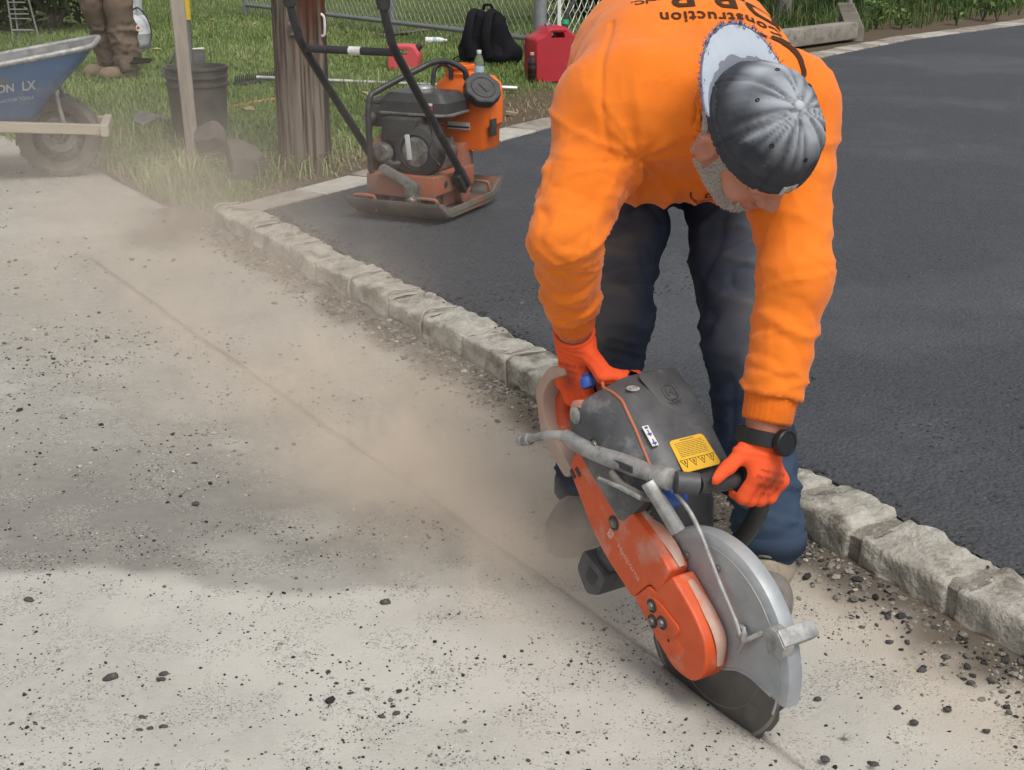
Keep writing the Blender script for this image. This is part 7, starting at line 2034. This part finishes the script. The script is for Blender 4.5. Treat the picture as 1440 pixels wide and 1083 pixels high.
# ------------------------------------------------------------------ second worker (legs), propane tank, things behind
M['khaki'] = mat('brown_work_trousers', (0.125, 0.092, 0.068), (0.17, 0.13, 0.10), 7, .95, spec=.1, bump=.3, bscale=300, bdist=.002)
mc = onlawn(163, 112); px_ = empty('person', mc); tag(px_, 'person in brown work trousers and tan boots standing on the lawn beside the wheelbarrow', 'person')
HIPZ = .92
lj = {-1: (A3(-.165, .10, HIPZ), A3(-.115, .05, .50), A3(-.055, .16, .11)), 1: (A3(.055, -.02, HIPZ), A3(.075, -.05, .50), A3(.105, -.02, .11))}
def trous(P):
    d = sd_cone(P, A3(-.15, .05, 1.02), A3(.07, .0, 1.02), .13, .13)
    for s in (-1, 1):
        h, k, a = lj[s]; e = smin(sd_cone(P, h, k, .115, .092), sd_cone(P, k, a, .090, .092), .03); d = smin(d, e, .03)
    return np.maximum(d, -(P[..., 2] - .065))
V, Q, N = sdf_mesh(trous, (-.42, -.28, .03), (.34, .36, 1.2), .012)
D = np.zeros(len(V))
for s, sd in ((-1, 3), (1, 9)):
    h, k, a = lj[s]; D += arm_folds(V, k, a, .020, .075, sd, .3, 1.1, .15) + arm_folds(V, h, k, .012, .10, sd + 3, .1, 1, .17)
link('trousers', np_mesh('trousers', V + N * D[:, None], Q), M['khaki'], px_)
def body2(P):
    d = sd_cone(P, A3(-.04, .03, 1.02), A3(-.03, .05, 1.38), .13, .145)
    d = smin(d, sd_cone(P, A3(-.20, .05, 1.40), A3(.14, .05, 1.40), .07, .07), .05)
    d = smin(d, sd_cone(P, A3(-.03, .04, 1.45), A3(-.03, .02, 1.56), .055, .055), .03)
    d = smin(d, sd_ell(P, A3(-.03, .01, 1.66), A3(.076, .095, .115)), .03)
    d = smin(d, sd_cone(P, A3(-.03, -.08, 1.65), A3(-.03, -.10, 1.62), .012, .014), .01)
    for s in (-1, 1):
        d = smin(d, sd_ell(P, A3(-.03 + s * .078, .02, 1.65), A3(.01, .02, .032)), .006)
        sh = A3(-.03 + s * .20, .05, 1.40); e_ = A3(-.03 + s * .26, .04, 1.12); w_ = A3(-.03 + s * .22, -.16, .98)
        d = smin(d, sd_cone(P, sh, e_, .055, .045), .03); d = smin(d, sd_cone(P, e_, w_, .042, .03), .02); d = smin(d, sd_cone(P, w_, w_ + A3(-s * .02, -.08, -.02), .032, .026), .015)
        h, k, a = lj[s]; d = smin(d, sd_cone(P, h, k, .085, .055), .04); d = smin(d, sd_cone(P, k, a, .054, .04), .03); d = smin(d, sd_cone(P, a, a + A3(-.08, -.05, -.05), .038, .03), .03)
    return d
V, Q, N = sdf_mesh(body2, (-.42, -.40, .0), (.36, .36, 1.82), .014)
link('body', np_mesh('body', V, Q), M['skin'], px_)
def jacket(P):
    d = sd_cone(P, A3(-.04, .03, 1.00), A3(-.03, .05, 1.38), .155, .165)
    d = smin(d, sd_cone(P, A3(-.20, .05, 1.40), A3(.14, .05, 1.40), .085, .085), .05)
    for s in (-1, 1):
        sh = A3(-.03 + s * .20, .05, 1.40); e_ = A3(-.03 + s * .26, .04, 1.12); w_ = A3(-.03 + s * .23, -.12, 1.0)
        d = smin(d, sd_cone(P, sh, e_, .075, .06), .03); d = smin(d, sd_cone(P, e_, w_, .058, .045), .02)
    return d
V, Q, N = sdf_mesh(jacket, (-.45, -.35, .8), (.40, .36, 1.6), .014)
link('shirt', np_mesh('shirt', V + N * (.008 * fbm(V, 8, 3, 2))[:, None], Q), M['shirt'], px_)
M['boot_tan'] = mat('tan_boot', (0.15, 0.108, 0.068), (0.21, 0.155, 0.10), 14, .9, bump=.2, bscale=90)
for s in (-1, 1):
    a = lj[s][2]
    dr2 = A3(-.86, -.5, 0) if s > 0 else A3(-.9, -.42, 0); dr2 /= np.linalg.norm(dr2); sd2 = A3(-dr2[1], dr2[0], 0); B2 = np.stack([sd2, dr2, A3(0, 0, 1)], 1); he = a * A3(1, 1, 0) - dr2 * .06
    def bf(P):
        q = (P - he) @ B2; e = sd_cone(q, A3(0, .05, .06), A3(0, .055, .16), .05, .055); e = smin(e, sd_cone(q, A3(0, .08, .055), A3(0, .20, .045), .048, .048), .04)
        e = smin(e, sd_ell(q, A3(0, .215, .042), A3(.052, .06, .045)), .03); return np.maximum(np.maximum(e, .0 - q[..., 2]), q[..., 2] - .15)
    V, Q, N = sdf_mesh(bf, he + A3(-.36, -.3, -.02), he + A3(.16, .16, .2), .010)
    bo_ = link('boot', np_mesh('boot', V, Q), M['boot_tan'], px_)
    mb = MB(); Mt = Matrix.Translation(Vector(he)) @ Matrix([[*B2[0], 0], [*B2[1], 0], [*B2[2], 0], [0, 0, 0, 1]])
    mb.prism(rounded([(-.045, -.01), (.045, -.01), (.05, .12), (.058, .22), (.03, .285), (-.03, .285), (-.058, .22), (-.05, .12)], .03), -.012, .012, Mt); mb.build('sole', M['boot_sole'], bo_)
mb = MB(); mb.prism([(-.06, -.02), (.10, -.015), (.12, .015), (-.05, .03)], 0, .012, Matrix.Translation((.17, -.09, .135)) @ Matrix.Rotation(math.radians(70), 4, 'X')); mb.build('cuff_flap', M['pack2'], px_)

# propane tank
M['tank_white'] = mat('propane_white', (0.50, 0.52, 0.54), (0.44, 0.46, 0.48), 8, .4, c3=(.36, .36, .36), s3=5, t3=(.55, .75))
tc_ = onlawn(189, 74); pt = empty('propane_tank', tc_); tag(pt, 'white propane gas cylinder with black hose on the lawn behind the brown trousers', 'gas cylinder')
mb = MB(); mb.lathe([(.105, .03), (.14, .05), (.153, .085), (.153, .155), (.155, .158), (.155, .163), (.153, .166), (.153, .225), (.148, .26), (.125, .295), (.08, .315), (.03, .322)], 40, cap=True); mb.build('cylinder', M['tank_white'], pt, ang=40)
mb = MB(); mb.lathe([(.118, 0), (.118, .04), (.112, .04), (.112, 0)], 32); mb.build('foot_ring', M['tank_white'], pt)
mb = MB(); vs = []; fs = []; n = 30
for k in range(n + 1):
    a = math.radians(20) + (2 * math.pi - math.radians(80)) * k / n + math.radians(-70)
    for r, z in ((.095, .295), (.098, .43), (.092, .43), (.089, .295)): vs.append((r * math.cos(a), r * math.sin(a), z))
for k in range(n):
    for e in range(4): fs.append((k * 4 + e, k * 4 + (e + 1) % 4, k * 4 + 4 + (e + 1) % 4, k * 4 + 4 + e))
mb.add(vs, fs); mb.build('collar', M['tank_white'], pt)
mb = MB(); mb.tube([(0, 0, .32), (0, 0, .37)], .017, 12); mb.tube([(0, 0, .355), (.03, -.04, .355)], .012, 10); v_ = mb.build('valve', M['engine_metal'], pt)
mb = MB(); mb.tube([(.03, -.04, .355), (.09, -.09, .37), (.15, -.09, .30), (.175, -.07, .2), (.16, -.09, .08), (.10, -.16, .02), (.02, -.3, .012), (-.06, -.42, .012)], .007, 8, smooth=6); mb.build('gas_hose', M['rubber'], pt)
mb = MB(); vs = []; fs = []
for k in range(9):
    a = math.radians(-72) + math.radians(30) * k / 8
    for z in (.185, .235): vs.append((.1545 * math.cos(a), .1545 * math.sin(a), z))
for k in range(8): fs.append((k * 2, k * 2 + 2, k * 2 + 3, k * 2 + 1))
mb.add(vs, fs); lb_ = mb.build('hazard_label', M['white_label'], pt)
a = math.radians(-57); c = Vector((.1552 * math.cos(a), .1552 * math.sin(a), .212)); t = Vector((-math.sin(a), math.cos(a), 0))
mb = MB(); mb.add([c + t * .017, c + Vector((0, 0, .017)), c - t * .017, c - Vector((0, 0, .017))], [(0, 1, 2, 3)]); mb.build('hazard_mark', mat('hazard_red', (.5, .05, .03), rough=.5), lb_)
for k, z in enumerate((.150, .135, .12, .108)):
    mb = MB(); vs = []
    a0_, a1_ = math.radians(-90), math.radians(-90 + (40, 34, 42, 30)[k])
    for i in range(9): 
        a = a0_ + (a1_ - a0_) * i / 8; vs += [(.1542 * math.cos(a), .1542 * math.sin(a), z), (.1542 * math.cos(a), .1542 * math.sin(a), z + .004)]
    mb.add(vs, [(i * 2, i * 2 + 2, i * 2 + 3, i * 2 + 1) for i in range(8)]); mb.build('printed_line', M['steel_dusty'], lb_)

# thin metal frame behind the barrow
M['rack'] = mat('dull_rack', (.16, .16, .15), (.22, .22, .2), 30, .7)
fb_ = onlawn(30, 62); fr_ = empty('metal_rack', fb_); tag(fr_, 'thin pale metal stand with rungs behind the blue wheelbarrow tray', 'stand')
for (a, b) in (((-.06, 0, -.3), (-.09, 0, .9)), ((-.02, .02, -.3), (-.04, .02, .9)), ((.22, 0, -.3), (.05, 0, .75))):
    mb = MB(); mb.tube([a, b], .008, 8); mb.build('upright', M['rack'], fr_)
for z in (.12, .22, .26, .30, .36):
    mb = MB(); mb.tube([(-.075, 0, z), (.13 - (z - .1) * .2, 0, z)], .006 if z > .15 else .009, 6); mb.build('rung', M['rack'], fr_)

# timbers lying at the far end of the border, spade leaning on them
M['old_timber'] = mat('old_grey_timber', (0.20, 0.18, 0.15), (0.30, 0.275, 0.235), 12, .95, c3=(.12, .1, .08), s3=10, t3=(.5, .7), stretch=(.2, 1, 1), bump=.5, bscale=40, bdist=.006)
ta, tb_ = onlawn(985, 82), onlawn(1196, 58)
lg = MB(); d = tb_ - ta; d.z = 0; L = d.length; R = d.to_track_quat('X', 'Z').to_matrix()
lg.box((0, 0, 0), (L, .16, .16), R); o = lg.build('timber', M['old_timber'], None, bevel=.02, seg=2); o.location = (ta + tb_) / 2 + Vector((0, 0, .09)); tag(o, 'old grey timber lying flat along the planting bed behind the driveway border', 'timber')
sg = MB(); c0_ = onlawn(1203, 58)
sg.prism(rounded([(-.10, 0), (.07, 0), (.07, .13), (-.05, .36), (-.20, .36), (-.10, .14)], .01), -.03, .03, Matrix(((1, 0, 0, 0), (0, 0, -1, 0), (0, 1, 0, 0), (0, 0, 0, 1))))
o = sg.build('timber_offcut', M['old_timber'], None, bevel=.006, seg=1); o.location = c0_; o.rotation_euler = (0, 0, -.3); tag(o, 'short slanted grey timber offcut standing at the end of the long timber', 'timber')
sh_ = empty('hand_spade', c0_ + Vector((-.06, .12, 0))); tag(sh_, 'grey spade handle standing up behind the slanted timber offcut', 'spade')
mb = MB(); mb.tube([(0, 0, .02), (.015, .02, .45), (.05, .04, 1.05)], .022, 10); mb.build('handle', M['galv'], sh_)
mb = MB(); mb.prism(rounded([(-.09, .28), (.09, .28), (.085, .06), (0, 0), (-.085, .06)], .03), -.003, .003, Matrix(((1, 0, 0, 0), (0, 0, -1, 0), (0, 1, 0, 0), (0, 0, 0, 1)))); mb.build('blade', M['tool_grey'], sh_)

# tree trunks, leafy weeds and shrubs
M['bark'] = mat('dark_bark', (0.045, 0.038, 0.032), (0.085, 0.072, 0.06), 12, .95, stretch=(1, 1, .2), bump=.9, bscale=30, bdist=.02)
M['bark_pale'] = mat('pale_bark', (0.11, 0.10, 0.09), (0.2, 0.185, 0.16), 10, .95, stretch=(1, 1, .2), bump=.8, bscale=30, bdist=.02)
M['foliage'] = grass_mat('leaf_green', (0.025, 0.055, 0.014), (0.07, 0.125, 0.03), (0.14, 0.19, 0.06))
def leaves_mesh(name, C, size, seed, mt, parent=None):
    g = np.random.default_rng(seed); n = len(C)
    a = g.normal(size=(n, 3)); a /= np.linalg.norm(a, axis=1, keepdims=True); b = np.cross(a, g.normal(size=(n, 3))); b /= np.linalg.norm(b, axis=1, keepdims=True)
    s = size * g.uniform(.6, 1.3, n)[:, None]
    V = np.stack([C - a * s, C + b * s * .45 , C + a * s, C - b * s * .45], 1)
    V[:, 1] += np.array([0, 0, .1]) * s; V[:, 3] += np.array([0, 0, .1]) * s
    Fq = np.arange(n * 4).reshape(n, 4); me = np_mesh(name, V.reshape(-1, 3), Fq, smooth=False); point_attr(me, 'tone', np.repeat(np.clip(g.normal(.45, .25, n), 0, 1), 4))
    return link(name, me, mt, parent)
def tree(px, py, Y, r, bk, label, h=4.2):
    u = G(px, py, .2); c = Vector(((px - 720) / FPX * (Y * CT + 1.05 * ST), Y, .2)); c.z = float(lawn_z([[c.x, c.y]])[0])
    t = empty('tree', c); tag(t, label, 'tree')
    mb = MB(); mb.tube([(0, 0, -.1), (.0, 0, .05), (r * .2, 0, .6), (-r * .2, .05, 1.6), (r * .3, 0, 2.6), (0, 0, h)], [r * 1.5, r * 1.2, r, r * .9, r * .75, r * .3], 14, smooth=5)
    me = mb.mesh('trunk'); co = np.array([list(v.co) for v in me.vertices]); co[:, :2] += (.012 * np.stack([fbm(co, 7, 3, 4), fbm(co, 7, 3, 9)], 1)); me.vertices.foreach_set('co', co.ravel()); me.update(); link('trunk', me, bk, t)
    for k in range(5):
        a = k * 1.3 + px; z = 2.0 + k * .35; mb = MB(); mb.tube([(0, 0, z), (.5 * math.cos(a), .5 * math.sin(a), z + .4), (1.1 * math.cos(a), 1.1 * math.sin(a), z + .7)], [r * .45, r * .3, r * .1], 8, smooth=4); mb.build('limb', bk, t)
    g = np.random.default_rng(int(px)); cl = g.normal(size=(26, 3)) * A3(.75, .75, .55) + A3(0, 0, 3.6)
    C = (cl[g.integers(0, 26, 5200)] + g.normal(size=(5200, 3)) * .24)
    leaves_mesh('crown', C, .06, int(px), M['foliage'], t)
tree(878, 0, 13.6, .075, M['bark'], 'dark slender tree trunk rising behind the bending person')
tree(1100, 45, 15.0, .075, M['bark_pale'], 'pale barked tree trunk rising behind the long grey timber')
def leafy(px, py, h, n, size, label, seed):
    c = onlawn(px, py); o = empty('shrub', c); tag(o, label, 'plant'); g = np.random.default_rng(seed)
    C = []
    for k in range(5):
        a = g.uniform(0, 6.28); tip = A3(math.cos(a) * h * .35, math.sin(a) * h * .35, h * g.uniform(.7, 1.1))
        mb = MB(); mb.tube([(0, 0, 0), tuple(tip * .5 + A3(0, 0, .04)), tuple(tip)], [.006, .005, .003], 6, smooth=3); mb.build('stem', M['bark'], o)
        for _ in range(n // 5): C.append(tip * g.uniform(.3, 1.0) + g.normal(size=3) * size * .8)
    leaves_mesh('foliage', np.array(C), size, seed, M['foliage2'], o)
M['foliage2'] = grass_mat('bright_leaf', (0.07, 0.13, 0.03), (0.15, 0.24, 0.07), (0.25, 0.33, 0.12))
for i, (px, py, h, n, s, lab) in enumerate(((1382, 30, .38, 60, .055, 'bright broad leaved weed nearest the right edge by the pavers'), (1402, 30, .46, 70, .05, 'taller bright leafy weed beside the right edge, just behind the pavers'), (1232, 40, .34, 50, .05, 'leafy weed just right of the slanted timber offcut'), (1268, 42, .22, 60, .04, 'low dusty green plant on the bed midway along the paver border'), (1120, 20, .5, 80, .05, 'leafy shrub growing behind the pale tree trunk'), (1345, 36, .2, 40, .035, 'low leafy seedling beside the border left of the bright weeds'))):
    leafy(px, py, h, n, s, lab, 40 + i)
def bush(c, r, h, n, label, seed, name='bush'):
    o = empty(name, c); tag(o, label, 'bush'); g = np.random.default_rng(seed)
    cl = g.normal(size=(22, 3)) * A3(r * .45, r * .4, h * .22) + A3(0, 0, h * .5); cl[:, 2] = np.abs(cl[:, 2])
    C = cl[g.integers(0, 22, n)] + g.normal(size=(n, 3)) * r * .2; C[:, 2] = np.abs(C[:, 2])
    for k in range(6):
        a = k * 1.05; mb = MB(); mb.tube([(0, 0, -.05), (r * .3 * math.cos(a), r * .3 * math.sin(a), h * .4), (r * .5 * math.cos(a), r * .5 * math.sin(a), h * .8)], [.02, .014, .006], 6, smooth=3); mb.build('stem', M['bark'], o)
    leaves_mesh('foliage', C, .05, seed, M['foliage3'], o)
M['foliage3'] = grass_mat('dark_leaf', (0.012, 0.026, 0.010), (0.032, 0.055, 0.018), (0.07, 0.09, 0.03))
for i, (x, y_, r, h, n, lab) in enumerate(((-5.6, 14.2, 1.0, 1.5, 3600, 'dark dense bush far behind the wheelbarrow at the picture edge'), (-4.6, 14.0, .9, 1.3, 3200, 'dark dense bush behind the trousered legs and the barrow nose'), (2.6, 17.0, .9, 1.3, 2600, 'dark shrub behind the fence beyond the bending person'), (4.6, 18.5, 1.1, 1.4, 2600, 'dark shrub behind the long timber on the right'), (7.2, 21.0, 1.3, 1.5, 2600, 'dark shrub beyond the weeds at the far right'), (1.2, 15.5, .8, 1.1, 2200, 'dark bush behind the fence right of the red can'))):
    bush(Vector((x, y_, float(lawn_z([[x, y_]])[0]))), r, h, n, lab, 70 + i)

# ------------------------------------------------------------------ dust thrown up by the saw
dv = bpy.data.materials.new('dust'); dv.use_nodes = True; nt = dv.node_tree; nt.nodes.clear(); L = nt.links.new
out = nt.nodes.new('ShaderNodeOutputMaterial'); pv = nt.nodes.new('ShaderNodeVolumePrincipled')
pv.inputs['Color'].default_value = (0.955, 0.855, 0.735, 1); pv.inputs['Anisotropy'].default_value = 0.15
L(pv.outputs[0], out.inputs['Volume'])
tc = nt.nodes.new('ShaderNodeTexCoord')
def math_n(op, a, b=None, clamp=False):
    n = nt.nodes.new('ShaderNodeMath'); n.operation = op; n.use_clamp = clamp
    for i, v in enumerate((a, b)):
        if v is None: continue
        if isinstance(v, (int, float)): n.inputs[i].default_value = v
        else: L(v, n.inputs[i])
    return n.outputs[0]
sx = nt.nodes.new('ShaderNodeSeparateXYZ'); L(tc.outputs['Object'], sx.inputs[0])
# object axes: x runs back along the cut from the blade, y across it, z up
x, y, z = sx.outputs
nz = nt.nodes.new('ShaderNodeTexNoise'); nz.inputs['Scale'].default_value = 3.4; nz.inputs['Detail'].default_value = 6; nz.inputs['Roughness'].default_value = .6; nz.inputs['Distortion'].default_value = .8
L(tc.outputs['Object'], nz.inputs['Vector'])
n1 = nt.nodes.new('ShaderNodeMapRange'); n1.inputs[1].default_value = .45; n1.inputs[2].default_value = .66; L(nz.outputs['Fac'], n1.inputs[0])
def rng(v, a, b, c=0.0, d=1.0):
    n = nt.nodes.new('ShaderNodeMapRange'); n.inputs[1].default_value = a; n.inputs[2].default_value = b; n.inputs[3].default_value = c; n.inputs[4].default_value = d; n.interpolation_type = 'SMOOTHSTEP'; L(v, n.inputs[0]); return n.outputs[0]
width = math_n('ADD', .10, math_n('MULTIPLY', x, .17))
yy = math_n('DIVIDE', math_n('SUBTRACT', y, math_n('ADD', .11, math_n('MULTIPLY', x, -.055))), width)
gy = rng(math_n('ABSOLUTE', yy), 0.0, 1.5, 1, 0)
height = math_n('ADD', .045, math_n('MULTIPLY', x, .085))
gz = rng(math_n('DIVIDE', z, height), 0.1, 1.9, 1, 0)
gx = math_n('MULTIPLY', rng(x, .0, .25), rng(x, 2.4, 5.6, 1, 0))
core = rng(x, .0, 2.6, 1.35, .085)
den = math_n('MULTIPLY', math_n('MULTIPLY', gx, gy), math_n('MULTIPLY', gz, core))
den = math_n('MULTIPLY', den, math_n('ADD', .10, n1.outputs[0]))
DENS = 17.0
# a thin veil hanging wider and higher over the road behind
gy2 = rng(math_n('ABSOLUTE', math_n('DIVIDE', y, math_n('ADD', .25, math_n('MULTIPLY', x, .20)))), .2, 1.5, 1, 0)
veil = math_n('MULTIPLY', math_n('MULTIPLY', gy2, rng(z, .05, 1.1, 1, 0)), math_n('MULTIPLY', rng(x, .6, 2.4), rng(x, 3.4, 6.4, 1, 0)))
nz2 = nt.nodes.new('ShaderNodeTexNoise'); nz2.inputs['Scale'].default_value = 1.1; nz2.inputs['Detail'].default_value = 4; L(tc.outputs['Object'], nz2.inputs['Vector'])
veil = math_n('MULTIPLY', veil, rng(nz2.outputs['Fac'], .35, .7))
tot = math_n('ADD', math_n('MULTIPLY', den, DENS), math_n('MULTIPLY', veil, .24))
L(tot, pv.inputs['Density'])
mb = MB(); mb.box((3.2, 0, .70), (6.6, 3.4, 1.36), None)
duo = mb.build('dust_cloud', dv, None, smooth=False)
ang_ = math.atan2(-CUT[1], -CUT[0])
duo.location = (float(SO.x) - .02, float(SO.y) + .06, .012); duo.rotation_euler = (0, 0, ang_); tag(duo, 'tan dust cloud drifting back along the cut', kind='stuff')
